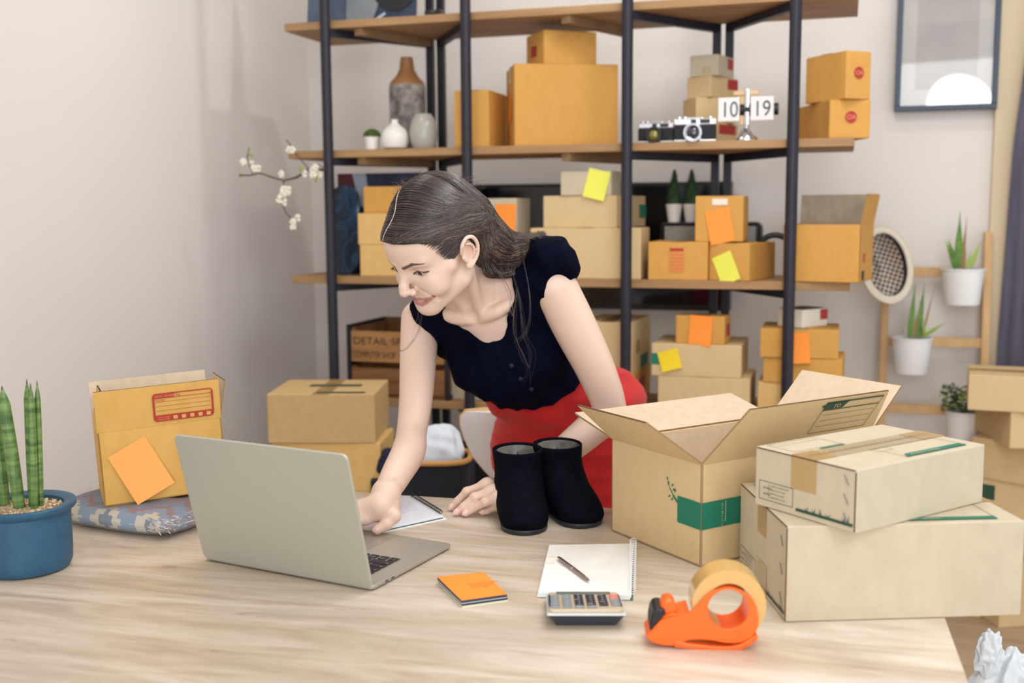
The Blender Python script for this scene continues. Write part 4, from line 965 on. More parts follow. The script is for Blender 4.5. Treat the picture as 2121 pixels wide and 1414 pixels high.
# ------------------------------------------------------------------ folded blanket in clear bag
bc = onz(265, 1088, TZ)
t = root('bagged_blanket', (bc.x+.015, bc.y+.05, TZ), math.radians(-26), 'folded zigzag patterned blanket sealed in a clear plastic bag behind the laptop', 'blanket')
def pillow(a, b, h, n=36, seed=0, amp=0.0, p=2.6):
    rn = random.Random(seed); W = [(rn.uniform(-60, 60), rn.uniform(-60, 60), rn.uniform(0, 6)) for _ in range(10)]
    vs = []; fs = []
    for sgn in (1, -1):
        for j in range(n+1):
            for i in range(n+1):
                u_, v_ = -1+2*i/n, -1+2*j/n
                x = u_*a*math.sqrt(max(0, 1-.16*v_*v_)); y = v_*b*math.sqrt(max(0, 1-.16*u_*u_))
                e = max(0, (1-abs(u_)**4)*(1-abs(v_)**4))**.33
                w_ = sum(1-abs(math.sin(x*A+y*B+C_)) for A, B, C_ in W)/10
                z = h/2+sgn*(h/2*e)*(1 if sgn > 0 else .98)+amp*(w_-.5)*(e if sgn > 0 else 0)
                vs.append((x, y, z))
    N = (n+1)**2
    for j in range(n):
        for i in range(n):
            q = j*(n+1)+i; fs.append((q, q+1, q+n+2, q+n+1)); fs.append((q+N, q+n+1+N, q+n+2+N, q+1+N))
    for i in range(n):
        for a0, a1_ in ((i, i+1), (n*(n+1)+i+1, n*(n+1)+i), ((i+1)*(n+1), i*(n+1)), (i*(n+1)+n, (i+1)*(n+1)+n)): fs.append((a0, a0+N, a1_+N, a1_))
    return vs, fs
AZ = bpy.data.materials.new('zigzag_weave'); AZ.use_nodes = True
def az():
    nt = AZ.node_tree; N = nt.nodes.new; L = nt.links.new; b = nt.nodes['Principled BSDF']; tc = N('ShaderNodeTexCoord'); sx = N('ShaderNodeSeparateXYZ'); L(tc.outputs['Object'], sx.inputs[0])
    def mth(op, a, b_=None, c=None):
        n = N('ShaderNodeMath'); n.operation = op
        for i, v in enumerate((a, b_, c)):
            if v is None: continue
            if isinstance(v, (int, float)): n.inputs[i].default_value = v
            else: L(v, n.inputs[i])
        return n.outputs[0]
    # stepped zigzag bands
    xs = mth('SNAP', sx.outputs[0], .011); tri = mth('PINGPONG', xs, .05); s_ = mth('ADD', mth('ADD', sx.outputs[1], mth('MULTIPLY', tri, .9)), .5)
    fr = mth('FRACT', mth('DIVIDE', s_, .155)); r = N('ShaderNodeValToRGB'); r.color_ramp.interpolation = 'CONSTANT'
    cols = [(0, (84, 112, 146)), (.2, (112, 56, 62)), (.38, (168, 88, 62)), (.5, (58, 76, 108)), (.64, (206, 188, 162)), (.76, (96, 126, 158)), (.9, (126, 66, 62))]
    r.color_ramp.elements[0].color = S(*cols[0][1]); r.color_ramp.elements[1].position = cols[1][0]; r.color_ramp.elements[1].color = S(*cols[1][1])
    for p, c in cols[2:]: e = r.color_ramp.elements.new(p); e.color = S(*c)
    L(fr, r.inputs[0]); L(r.outputs[0], b.inputs['Base Color']); b.inputs['Roughness'].default_value = .9
    wv = N('ShaderNodeTexWave'); wv.inputs['Scale'].default_value = 160; L(tc.outputs['Object'], wv.inputs[0]); bp = N('ShaderNodeBump'); bp.inputs['Strength'].default_value = .5; bp.inputs['Distance'].default_value = .001; L(wv.outputs[0], bp.inputs['Height']); L(bp.outputs[0], b.inputs['Normal'])
az()
vs, fs = pillow(.152, .105, .047, seed=3, amp=.004); MB().add(vs, fs).build('blanket', AZ, t, smooth=True, angle=180)
PLB = bpy.data.materials.new('clear_bag_film'); PLB.use_nodes = True; nt = PLB.node_tree; b = nt.nodes['Principled BSDF']
b.inputs['Base Color'].default_value = S(235, 238, 244); b.inputs['Roughness'].default_value = .12; b.inputs['Alpha'].default_value = .22; b.inputs['Specular IOR Level'].default_value = .9
vs, fs = pillow(.166, .118, .053, n=60, seed=8, amp=.012); MB().add(vs, fs).build('plastic_wrap', PLB, t, smooth=True, angle=180)
fr_ = MB(); rn = random.Random(4)
for i in range(420):
    x = .128+rn.uniform(-.03, .012); y = rn.uniform(-.1, -.02); z = rn.uniform(.012, .036); a = rn.uniform(-1, 1)
    fr_.tube([(x, y, z), (x+.008*math.cos(a), y+.008*math.sin(a), z+rn.uniform(-.003, .005)), (x+.014, y+.011*a, z)], .0009, 4, k=i % 3)
fr_.build('fringe', [mat('fringe_cream', (226, 214, 200), .9), mat('fringe_maroon', (130, 70, 70), .9), mat('fringe_blue', (96, 124, 150), .9)], t)
# ------------------------------------------------------------------ amber open carton leaning on the blanket
zb = TZ+.052
c = onz(217, 1047, zb); phi = math.radians(26); c2 = onz(472, 1019, zb)
phi = math.atan2(c2.y-c.y, c2.x-c.x); w1 = (c2-c).length; hA = onp(205, 894, c, Vector((0, 1, 0))).z-zb
print('AMBER open', math.degrees(phi), w1, hA)
ab = open_carton(Vector((c.x, c.y, zb)), phi, w1, .15, hA, noisy('amber_card_b', (208, 162, 84), (218, 172, 96), (45, 45, 26), 1, 5, .78, bump=.06), INSIDE, 'amber carton with raised flaps and a red address form, standing on the bagged blanket', None,
    {'F': (.077, 84, 0), 'B': (.078, 74, 0), 'L': (.072, 101, .008), 'R': (.072, 78, .006)})
ab.rotation_euler = (math.radians(-1.5), math.radians(-2.6), phi)
a1 = math.radians(84); T_ = frame3((-w1/2, -.075-.0008, hA), (1, 0, 0), (0, -math.cos(a1), math.sin(a1))) @ Matrix.Translation((0, 0, .0012))
x0, x1, y0, y1 = w1*.45, w1*.945, .008, .062
RB = mat('red_form_ink', (178, 48, 40), .6)
def rrect(x0, y0, x1, y1, r, n=6):
    P = []
    for cx_, cy_, a0 in ((x1-r, y1-r, 0), (x0+r, y1-r, PI/2), (x0+r, y0+r, PI), (x1-r, y0+r, 1.5*PI)):
        P += [(cx_+r*math.cos(a0+PI/2*i/n), cy_+r*math.sin(a0+PI/2*i/n)) for i in range(n+1)]
    return P
o_ = rrect(x0, y0, x1, y1, .007); i_ = rrect(x0+.004, y0+.0115, x1-.0035, y1-.0022, .002)
mb = MB(); n = len(o_); mb.add([(x, y, 0) for x, y in o_]+[(x, y, 0) for x, y in i_], [(i, (i+1) % n, n+(i+1) % n, n+i) for i in range(n)], T_)
W_ = x1-x0
mb.add([(x, y, .0001) for x, y in [(x0+.003, y1-.0095), (x0+W_*.36, y1-.0095), (x0+W_*.36, y1-.001), (x0+.003, y1-.001)]], [(0, 1, 2, 3)], T_)
line(mb, T_, x0+.003, y1-.0095, x1-.003, y1-.0095, .001)
for k in range(4): line(mb, T_, x0+.006, y1-.0165-.0085*k, x1-.006, y1-.0165-.0085*k, .0006)
mb.build('printed_form', RB, ab)
mb = MB()
for k in range(5): mb.add([(x, y, .0003) for x, y in rrect(x0+W_*(.32+.138*k), y0+.002, x0+W_*(.32+.138*k)+.0078, y0+.0092, .0015)], [tuple(range(28))], T_)
AM = bpy.data.materials['amber_card_b']; mb.build('form_box', AM, ab)
for s_, x, y, sz, m_ in (('NOTE / ADDRESS', .0045, -.0072, .0050, AM), ('Tel.', W_*.37+.001, -.0082, .0066, RB), ('No/TO', .006, -.0155, .0052, RB), ('Postal Code', .008, -(y1-y0)+.0025, .0042, AM), ('send to number', .008, -(y1-y0)+.0068, .0034, AM)):
    text(s_, sz, T_ @ Matrix.Translation((x0+x, y1+y, .0005)), m_, ab)
nm = Matrix.Translation(ab.location) @ ab.rotation_euler.to_matrix().to_4x4() @ frame3((-w1/2+w1*.31, -.075-.002, hA*.44), (1, 0, 0), (0, 0, 1)) @ Matrix.Rotation(math.radians(25), 4, 'Z')
n = 10; hN = .104; wN = .076; vs = []
for j in range(n+1):
    t_ = j/n
    for i in range(2): vs.append((-wN/2+wN*i, -hN/2+hN*t_, .011*(1-t_)**2.5))
k = len(vs); vs += [(x, y, z+.0005) for x, y, z in vs]; fs = []
for j in range(n): fs += [(2*j, 2*j+1, 2*j+3, 2*j+2), (2*j+k, 2*j+2+k, 2*j+3+k, 2*j+1+k), (2*j, 2*j+2, 2*j+2+k, 2*j+k), (2*j+1, 2*j+1+k, 2*j+3+k, 2*j+3)]
o = MB().add(vs, fs).build('sticky_note', mat('peach_orange_paper', (255, 168, 84), .6), smooth=True); o.matrix_world = nm; tag(o, 'large tilted orange sticky note on the open amber carton by the left wall', 'sticky note')

# ------------------------------------------------------------------ blue plant pot
pc = onz(15, 1206, TZ); pc = Vector((pc.x, pc.y+.074, TZ)); s_ = pc.y/F_PX
rim_z = CAM_H-(1043-434)*pc.y/F_PX-TZ; print('POT', pc, rim_z)
t = root('succulent_pot', pc, 0, 'spear-leaved green succulent in a matt blue pot at the left end of the table', 'plant')
BLU = noisy('matt_blue_glaze', (44, 84, 112), (52, 94, 122), (40, 40, 40), 1, 3, .5)
rr_ = 105*s_; rb = 93*s_
MB().lathe([(rb*.8, 0), (rb*.93, .003), (rb*.985, .012), (rb, .03), (rb*1.0, rim_z-.016), (rr_*.97, rim_z-.011), (rr_, rim_z-.007), (rr_, rim_z-.002), (rr_*.98, rim_z), (rr_*.9, rim_z), (rb*.86, rim_z-.004), (rb*.85, rim_z-.014), (rb*.3, rim_z-.013)], 64).build('pot', BLU, t, smooth=True)
GR = noisy('grit', (128, 100, 70), (200, 180, 150), (300, 300, 300), 1, 2, .9)
mb = MB().lathe([(rb*.86, rim_z-.012), (rb*.4, rim_z-.007), (.0001, rim_z-.006)], 40); mb.build('soil', GR, t)
mb = MB(); rn = random.Random(11)
for i in range(900):
    a = rn.random()*2*PI; q = rn.random()**.5*rb*.84; z = rim_z-.011+.005*(1-q/rb)
    mb.ball((q*math.cos(a), q*math.sin(a), z), (rn.uniform(.0012, .0026), rn.uniform(.0012, .0026), rn.uniform(.001, .002)), 4, k=i % 3)
g_ = mb.build('gravel', [mat('grit_a', (196, 168, 128), .9), mat('grit_b', (150, 112, 74), .9), mat('grit_c', (216, 200, 172), .9)], t, smooth=True); g_['kind'] = 'stuff'
SP = bpy.data.materials.new('banded_leaf'); SP.use_nodes = True
def spm():
    nt = SP.node_tree; N = nt.nodes.new; L = nt.links.new; b = nt.nodes['Principled BSDF']; tc = N('ShaderNodeTexCoord')
    mp = N('ShaderNodeMapping'); mp.inputs['Scale'].default_value = (20, 20, 130); n = N('ShaderNodeTexNoise'); n.inputs['Scale'].default_value = 1; n.inputs['Detail'].default_value = 3; L(tc.outputs['Object'], mp.inputs[0]); L(mp.outputs[0], n.inputs[0])
    m2 = N('ShaderNodeMapping'); m2.inputs['Scale'].default_value = (420, 420, 8); n2 = N('ShaderNodeTexNoise'); n2.inputs['Scale'].default_value = 1; L(tc.outputs['Object'], m2.inputs[0]); L(m2.outputs[0], n2.inputs[0])
    r = N('ShaderNodeValToRGB'); e = r.color_ramp.elements; e[0].position = .35; e[0].color = S(72, 104, 50); e[1].position = .65; e[1].color = S(122, 152, 82); L(n.outputs[0], r.inputs[0])
    r2 = N('ShaderNodeValToRGB'); e = r2.color_ramp.elements; e[0].position = .42; e[0].color = (.5, .55, .5, 1); e[1].position = .5; e[1].color = (1, 1, 1, 1); L(n2.outputs[0], r2.inputs[0])
    m = N('ShaderNodeMix'); m.data_type = 'RGBA'; m.blend_type = 'MULTIPLY'; m.inputs[0].default_value = .6; L(r.outputs[0], m.inputs[6]); L(r2.outputs[0], m.inputs[7]); L(m.outputs[2], b.inputs['Base Color']); b.inputs['Roughness'].default_value = .45
spm()
TIP = mat('leaf_tip', (70, 84, 66), .6)
def spear(x, y, xt, yt, wpx, dy):
    base = Vector(((x-15)*s_, dy, (1043-y)*s_+rim_z)); tip = Vector(((xt-15)*s_, dy, (1043-yt)*s_+rim_z)); base.z = min(base.z, rim_z-.008)
    n = 26; pts = [base.lerp(tip, i/n) for i in range(n+1)]
    rs = [wpx*s_*(.86+.14*math.sin(PI*min(1, i/n*1.2))) if i/n < .82 else wpx*s_*max(.03, (1-((i/n-.82)/.18)**1.5))*.95 for i in range(n+1)]
    o = MB().tube(pts, rs, 22).build('spear_leaf', SP, t, smooth=True)
    MB().tube([pts[-2]+Vector((0, 0, -.002)), pts[-1]+Vector((0, 0, .002))], [rs[-2]*1.06, .0004], 12).build('leaf_tip', TIP, o, smooth=True)
spear(13, 1050, -8, 793, 13.5, -.012)
spear(36, 1046, 40, 781, 8.5, -.004); spear(45, 1042, 52, 788, 8.5, -.012); spear(50, 1040, 58, 785, 7, .002)
spear(-30, 1048, -44, 800, 12, .01)
# ------------------------------------------------------------------ laptop
HR, HL, FRc = onz(772, 1222, TZ+.003), onz(437, 1160, TZ+.003), onz(935, 1130, TZ+.008)
e = (HR-HL); Wd = e.length; e.normalize(); nrm = Vector((-e.y, e.x, 0)); Dp = (FRc-HR).dot(nrm); sk = (FRc-HR).dot(e)
print('LAPTOP', Wd, Dp, sk)
Wd = .345
# user side = away from the camera. local frame: x from user's left (image right) ... keep x along HL->HR, y away
t = root('laptop', (HR-e*Wd/2).xy.to_3d()+Vector((0, 0, TZ)), math.atan2(e.y, e.x), 'open silver grey laptop seen from behind its lid', 'laptop')
ALU = mat('grey_aluminium', (184, 184, 170), .45, .35); ALU2 = mat('deck_aluminium', (178, 172, 160), .42, .4)
def plate(pts, z0, z1): return MB().prism(pts, z0, z1)
Dp = .245; dk = plate(rrect(-Wd/2, 0, Wd/2, Dp, .01, 8), .0030, .0092).build('base', ALU2, t, bevel=.0012, smooth=True, seg=3)
for x in (-.14, .14):
    for y in (.02, .22): MB().lathe([(.006, 0), (.006, .0036)], 16, Matrix.Translation((x, y, 0))).build('rubber_foot', BLACK, dk)
KB = mat('key_black', (26, 24, 34), .5); kw = .0158; rows = [.03, .049, .067, .085, .103, .122]
kx1 = Wd/2-.034                                      # the image-right end of the keys
keys = [[.012]+[kw]*12+[.012], [kw]*13+[.026], [.026]+[kw]*13, [.03]+[kw]*11+[.033], [.04]+[kw]*10+[.042], [kw]*3+[.02, .088, .02]+[kw]*4]
span = .276
kf = MB().box(kx1-span-.003, .021, .0090, kx1+.003, .1335, .0094).build('keyboard_well', mat('well', (150, 146, 138), .5, .3), t)
lab = {0: ['power'], 1: ['delete'], 2: [''], 3: ['return'], 4: ['shift'], 5: ['fn']}
KL = mat('key_legend', (210, 206, 214), .6)
for ri, (ry, row) in enumerate(zip(rows, keys)):
    tot = sum(row); gap = (span-tot)/(len(row)-1); x = kx1
    for ki, wk in enumerate(row):
        hk = .0155 if ri else .009
        k_ = MB().prism(rrect(x-wk, ry-hk/2, x, ry+hk/2, .0015, 3), .0092, .0104).build('key', KB, t)
        if wk >= .0155 and ri in (2, 3, 4, 5) and ki < 4:
            text({(3, 0): 'caps', (4, 0): 'shift', (2, 0): 'tab', (5, 0): 'fn', (5, 1): 'control', (5, 2): 'option', (5, 3): 'command'}.get((ri, ki), 'QWERTASDFGZXCVB'[(ri*4+ki) % 15]), .0036, frame3((x-.003 if wk > .02 or ri == 5 else x-wk/2+.0015, ry-.002, .0105), (-1, 0, 0), (0, -1, 0)), KL, k_)
        x -= wk+gap
MB().box(-.062, .148, .0091, .062, .226, .0094).build('trackpad', mat('pad', (170, 162, 152), .3, .4), t)
for y in (.035, .052): MB().box(Wd/2-.0003, y, .0045, Wd/2+.0005, y+.008, .0075).build('port', mat('port_dark', (70, 76, 92), .4), dk)
MB().tube([(-Wd/2+.03, .002, .0075), (Wd/2-.03, .002, .0075)], .003, 14).build('hinge', BLACK, t, smooth=True)
# lid: fit the tilt from the top corner
tl = at(362, 899, 1.0); 
best = None
for i in range(0, 500):
    a = math.radians(60+i*.12)                       # elevation of the lid measured from -y (towards camera)
    for Lh in (.225, .232, .24):
        p = Vector(t.location)+Vector((0, 0, .006))-e*(Wd/2)-nrm*math.cos(a)*Lh+Vector((0, 0, math.sin(a)*Lh))
        p2 = Vector(t.location)+Vector((0, 0, .006))+e*(Wd/2)-nrm*math.cos(a)*Lh+Vector((0, 0, math.sin(a)*Lh))
        def pj(q): q = np.array(q)-CAM; z = q @ _d; return CX+F_PX*(q @ _r)/z, CY-F_PX*(q @ _u)/z
        u1, u2 = pj(p), pj(p2); er = (u1[0]-359)**2+(u1[1]-897)**2+(u2[0]-716)**2+(u2[1]-938)**2
        if best is None or er < best[0]: best = (er, a, Lh, u1, u2)
print('LID', best, math.degrees(best[1])); a, Lh = best[1], best[2]
LM = frame3((0, .002, .006), (1, 0, 0), (0, -math.cos(a), math.sin(a)))   # normal towards the camera side
ld = MB().prism(rrect(-Wd/2, 0, Wd/2, Lh, .011, 10), -.0015, .0035, LM).build('lid', ALU, t, bevel=.0012, smooth=True, seg=3)
MB().prism(rrect(-Wd/2+.004, .008, Wd/2-.004, Lh-.004, .007, 8), -.0022, -.0015, LM).build('screen', mat('screen_glass', (14, 14, 18), .1, coat=1), ld)
# ------------------------------------------------------------------ pads and notes
def quadpad(name, px, z, th, label, cat, m, rad=.004, parts=None, grp=None):
    P = [onz(x, y, z+th) for x, y in px]; c = sum(P, Vector())/4; c.z = z
    ex = ((P[1]-P[0])+(P[2]-P[3])).normalized(); ang = math.atan2(ex.y, ex.x); R_ = Matrix.Rotation(-ang, 3, 'Z')
    L_ = [R_ @ (p-c) for p in P]; t = root(name, c, ang, label, cat, grp); return t, L_
# sticky note pad: order near-left? corners TL, TR, BR, BL
t, L_ = quadpad('sticky_note_pad', [(906, 1194), (1002, 1184), (1050, 1229), (956, 1242)], TZ, .012, 'stack of sticky note pads, orange on top and dark blue edges', 'sticky note pad', None)
def slabq(L_, z0, z1, inset=0, dx=0, dy=0): c = sum(L_, Vector())/4; return MB().prism([(c.x+(p.x-c.x)*(1-inset)+dx, c.y+(p.y-c.y)*(1-inset)+dy) for p in L_], z0, z1)
slabq(L_, .0001, .0022, 0, .001, -.001).build('yellow_sheets', mat('pale_yellow_sheets', (236, 234, 196), .6), t)
slabq(L_, .0022, .0058, 0, .001, 0).build('blue_sheets', mat('navy_sheets', (52, 60, 82), .6), t)
slabq(L_, .0058, .0066, 0, -.0005, 0).build('white_sheets', PAPER, t)
slabq(L_, .0066, .0108, 0, 0, 0).build('blue_sheets', mat('navy_sheets', (52, 60, 82), .6), t)
o_ = slabq(L_, .0108, .012, 0, 0, 0).build('orange_sheets', ORANGE, t)
e1_ = (L_[1]-L_[0]).normalized(); e2_ = (L_[0]-L_[3]).normalized()
c_ = sum(L_, Vector())/4
for s_, k in (('thursday meet', .004), ('call (order)', -.004), ('with team', -.012)):
    text(s_, .0085, frame3((c_.x-e1_.x*.006+e2_.x*k, c_.y-e1_.y*.006+e2_.y*k, .0122), e1_, e2_), mat('faint_pen', (214, 112, 30), .7), o_)
# left spiral pad under the hand
zz0 = TZ
t, L_ = quadpad('spiral_notepad', [(700, 1040), (852, 1026), (917, 1066), (745, 1103)], zz0, .008, 'spiral notepad with faint blue handwriting under her hand behind the laptop', 'notepad', None, grp=None)
slabq(L_, 0, .0012, 0, .006, -.006).build('loose_sheet', PAPER, t)
slabq(L_, .0012, .003, 0, 0, -.001).build('back_cover', mat('teal_cover', (60, 92, 94), .5), t)
slabq(L_, .003, .008, 0).build('page_block', mat('cool_paper', (232, 234, 242), .7), t)
A_, B_ = L_[1], L_[2]; mb = MB(); n = 24
for i in range(n):
    p = A_.lerp(B_, (i+.5)/n); inn = (sum(L_, Vector())/4-p); d_ = (B_-A_).normalized(); q = Vector((-d_.y, d_.x, 0)); q = q if q.dot(inn) > 0 else -q
    ring = [(p+q*(.0035+.0036*math.cos(a)-.001)+Vector((0, 0, .0055+.0036*math.sin(a)))) for a in [2*PI*k/12 for k in range(12)]]
    mb.tube(ring, .0007, 5, closed=True)
mb.build('spiral_wire', mat('dark_wire', (40, 56, 60), .4, .5), t)
PEN = mat('faint_blue_ink', (198, 200, 222), .8); c_ = sum(L_, Vector())/4; ex = (L_[2]-L_[3]).normalized(); ey = (L_[1]-L_[2]).normalized()
rn = random.Random(6); mb = MB()
for r0 in range(8):
    x = .012
    while x < .062+.0:
        wl = rn.uniform(.004, .009)
        for k in range(int(wl/.0012)):
            p = c_+ex*(x+k*.0012-.005)+ey*(-.032+r0*.007+rn.uniform(-.0012, .0012)); mb.box(p.x-.0005, p.y-.0006, .00805, p.x+.0005, p.y+.0006, .0083)
        x += wl+.003
mb.build('handwriting', PEN, t)
# right spiral notebook
t, L_ = quadpad('spiral_notebook', [(1138, 1128), (1311, 1125), (1308, 1232), (1115, 1226)], TZ, .008, 'open white spiral notebook under the pen in front of the boots', 'notebook', None)
slabq(L_, 0, .001, -.0, .002, -.003).build('back_cover', mat('teal_cover', (60, 92, 94), .5), t)
slabq(L_, .001, .0035, 0, -.002, -.002).build('page_block', PAPER, t)
slabq(L_, .0035, .0045, -.004, -.001, 0).build('pale_blue_sheet', mat('pale_blue_sheet', (190, 214, 222), .6), t)
pg = slabq(L_, .0045, .008, 0).build('page_block', PAPER, t)
A_, B_ = L_[1], L_[2]; mb = MB(); n = 26; d_ = (B_-A_).normalized(); q = Vector((-d_.y, d_.x, 0)); q = q if q.x > 0 else -q
for i in range(n):
    p = A_.lerp(B_, (i+.6)/n)
    mb.tube([(p+q*(.0+.0055*math.cos(a)+.0005)+Vector((0, 0, .0058+.0055*math.sin(a)))) for a in [2*PI*k/14 for k in range(14)]], .0006, 6, closed=True)
mb.build('spiral_wire', WHITE, t, smooth=True)
for fy in (.28, .42):
    p = L_[0].lerp(L_[3], fy); MB().box(p.x+.001, p.y-.004, .0081, p.x+.016, p.y+.003, .0084).build('index_tab', mat('tab_pink', (246, 222, 196), .7), t)
# pen
a0, b0 = onz(1156, 1153, TZ+.013), onz(1221, 1206, TZ+.010); t = root('pen', (a0+b0)/2, math.atan2((b0-a0).y, (b0-a0).x), 'slim bronze ballpoint pen lying on the white notebook', 'pen')
t.location.z = TZ+.0126; Lp = (b0-a0).length; BZ = mat('bronze_metal', (158, 138, 128), .22, .9)
AX = Matrix.Rotation(PI/2, 4, 'Y')
MB().lathe([(.0012, -Lp/2), (.0024, -Lp/2+.003), (.0029, -Lp/2+.01), (.0033, -.005), (.0033, .005), (.0031, Lp/2-.022), (.0022, Lp/2-.006), (.0009, Lp/2-.004), (.0006, Lp/2)], 24, AX).build('barrel', BZ, t, smooth=True)
MB().lathe([(.0034, -.002), (.0036, 0), (.0034, .002)], 24, AX).build('ring', CHROME, t, smooth=True)
MB().box(-Lp/2+.006, -.0044, .001, -Lp/2+.04, -.0030, .0034).build('clip', BZ, t, bevel=.0005)
# calculator
t, L_ = quadpad('calculator', [(1143, 1222), (1287, 1222), (1297, 1272), (1133, 1272)], TZ, .022, 'grey and beige desk calculator with dark number keys', 'calculator', None)
nl, nr = L_[3], L_[2]; fw = (nr-nl).length; t.location = t.matrix_basis.to_translation(); dpt = .112
org = frame3(((nl.x+nr.x)/2, (nl.y+nr.y)/2, 0), (nr-nl), Vector((0, 0, 1)).cross(nr-nl))
tilt = org @ Matrix.Translation((0, 0, .0235)) @ Matrix.Rotation(math.radians(-7.0), 4, 'X')
MB().add([(-fw*.38, .014, 0), (fw*.38, .014, 0), (fw*.38, dpt, 0), (-fw*.38, dpt, 0), (-fw*.49, .0, .0205), (fw*.49, .0, .0205), (fw*.49, dpt, .0072), (-fw*.49, dpt, .0072)], [(3, 2, 1, 0), (4, 5, 6, 7), (0, 1, 5, 4), (1, 2, 6, 5), (2, 3, 7, 6), (3, 0, 4, 7)], org).build('lower_shell', DARK, t, bevel=.002)
MB().box(-fw*.5, -.002, -.0035, fw*.5, dpt, .0, tilt).build('silver_rim', mat('silver_plastic', (206, 210, 210), .3), t, bevel=.0012, seg=3)
MB().prism(rrect(-fw*.47, .002, fw*.47, dpt-.002, .006), .0, .005, tilt).build('face_plate', mat('beige_plate', (204, 184, 158), .35), t, bevel=.001, smooth=True)
for s2 in (-1, 1): MB().box(s2*fw*.455-.002, .02, .003, s2*fw*.455+.002, dpt-.02, .0058, tilt).build('side_grip', DARK, t, bevel=.0008)
GK = mat('grey_key', (138, 144, 146), .45); DK_ = mat('dark_key', (44, 46, 60), .45); RK = mat('coral_key', (226, 130, 112), .5)
ch = ['\u00b1', '\u00f7', '\u00d7', '-', '+', '=', 'MU', 'GT', '%', 'M+', 'M-', 'MR', '7', '8', '9', '6', '5', '4', '1', '2', '3', '0', '00', '.']
for ci in range(6):
    for ri_ in range(6):
        x = -fw*.39+ci*fw*.156; y = .012+ri_*.0135
        if ci in (4, 5) and ri_ == 0: continue
        km = DK_ if ci in (2, 3, 4) and ri_ > 0 else (RK if ci == 5 and ri_ > 3 else GK)
        k_ = MB().prism(rrect(x-fw*.058, y-.0048, x+fw*.058, y+.0048, .0012, 2), .005, .0075, tilt).build('key', km, t, bevel=.0006)
        text(ch[(ci*5+ri_*7) % len(ch)], .007, tilt @ frame3((x+.002, y+.0025, .0077), (-1, 0, 0), (0, -1, 0)), mat('key_print', (226, 228, 228), .6), k_)
MB().box(-fw*.36, .092, .005, fw*.36, dpt-.006, .0065, tilt).build('display', mat('lcd', (120, 130, 118), .2), t)
# ------------------------------------------------------------------ tape dispenser
tp0 = onz(1505, 1345, TZ); s_ = tp0.y/F_PX*1.0; t = root('tape_dispenser', (tp0.x, tp0.y, TZ), math.radians(-3), 'bright orange hand tape dispenser with a roll of brown tape', 'tape dispenser')
def q2(L): return [((880+x/2.866-1505)*s_, (1345-(1100+y/2.866))*s_*1.005) for x, y in L]
OR = mat('orange_plastic', (255, 104, 18), .32, coat=.2, sss=.0)
side = q2([(1293, 628), (1318, 600), (1350, 555), (1400, 500), (1425, 478), (1450, 482), (1500, 487), (1560, 465), (1610, 425), (1650, 372), (1700, 330), (1760, 311), (1820, 309), (1880, 325), (1935, 365), (1968, 420), (1984, 490), (1982, 560), (1950, 620), (1900, 650), (1840, 662), (1780, 660), (1700, 645), (1620, 640), (1550, 645), (1500, 642), (1475, 645), (1462, 660), (1455, 684), (1400, 682), (1335, 668), (1325, 650)])
FX = frame3((0, 0, 0), (1, 0, 0), (0, 0, 1))          # prism axis = -y (towards the camera)
cx_, cz_ = q2([(1797, 445)])[0]; hr = 125/2.866*s_
def holed(outer, z0, z1, M):
    n = 72; O = []
    for i in range(n):                                 # resample the outline by angle about the hole centre (nearest hit outward)
        a = 2*PI*i/n; d_ = (math.cos(a), math.sin(a)); bt = 0
        for (x0_, y0_), (x1_, y1_) in zip(outer, outer[1:]+outer[:1]):
            ex_, ey_ = x1_-x0_, y1_-y0_; det = d_[0]*(-ey_)+ex_*d_[1]
            if abs(det) < 1e-12: continue
            tt = ((x0_-cx_)*(-ey_)+ex_*(y0_-cz_))/det; uu = (d_[0]*(y0_-cz_)-d_[1]*(x0_-cx_))/det
            if tt > 0 and 0 <= uu <= 1: bt = max(bt, tt)
        O.append((cx_+d_[0]*bt, cz_+d_[1]*bt))
    I = [(cx_+hr*math.cos(2*PI*i/n), cz_+hr*math.sin(2*PI*i/n)) for i in range(n)]
    vs = [(x, y, z) for z in (z0, z1) for x, y in O+I]; fs = []
    for i in range(n):
        j = (i+1) % n; fs += [(i, j, n+j, n+i), (2*n+i, 3*n+i, 3*n+j, 2*n+j), (i, 2*n+i, 2*n+j, j), (n+i, n+j, 3*n+j, 3*n+i)]
    return MB().add(vs, fs, M)
holed(side, -.004, .0, FX).build('side_plate', OR, t, smooth=True, bevel=.0012, seg=3)
nose = q2([(1293, 628), (1318, 600), (1350, 555), (1400, 500), (1450, 482), (1500, 487), (1560, 470), (1590, 560), (1560, 640), (1475, 645), (1462, 660), (1455, 684), (1400, 682), (1335, 668), (1325, 650)])
MB().prism(nose, -.05, -.004, FX).build('nose_block', OR, t, smooth=True, bevel=.0012)
RT = 49.5/1000
rc = Matrix.Translation((cx_+.002, 0, cz_+.003)) @ Matrix.Rotation(-PI/2, 4, 'X')
Rp = hr+.012
MB().lathe([(hr, .002), (hr, .052), (hr+.003, .052), (hr+.003, .002), (hr, .002)], 64, Matrix.Translation((cx_, 0, cz_)) @ Matrix.Rotation(-PI/2, 4, 'X')).build('hub', OR, t, smooth=True)
TR = mat('tape_roll', (214, 172, 104), .25, coat=.5)
MB().lathe([(hr+.0035, .006), (.0495, .006), (.0495, .052), (hr+.0035, .052), (hr+.0035, .006)], 72, rc).build('tape_roll', TR, t, smooth=True)
bar = q2([(1466, 648), (1500, 650), (1545, 664), (1700, 680), (1790, 682), (1830, 678), (1880, 662), (1940, 625), (1972, 600), (1982, 612), (1980, 635), (1930, 675), (1880, 700), (1825, 714), (1740, 714), (1600, 703), (1468, 690)])
MB().prism(bar, -.052, .002, FX).build('handle', OR, t, smooth=True, bevel=.002, seg=3)
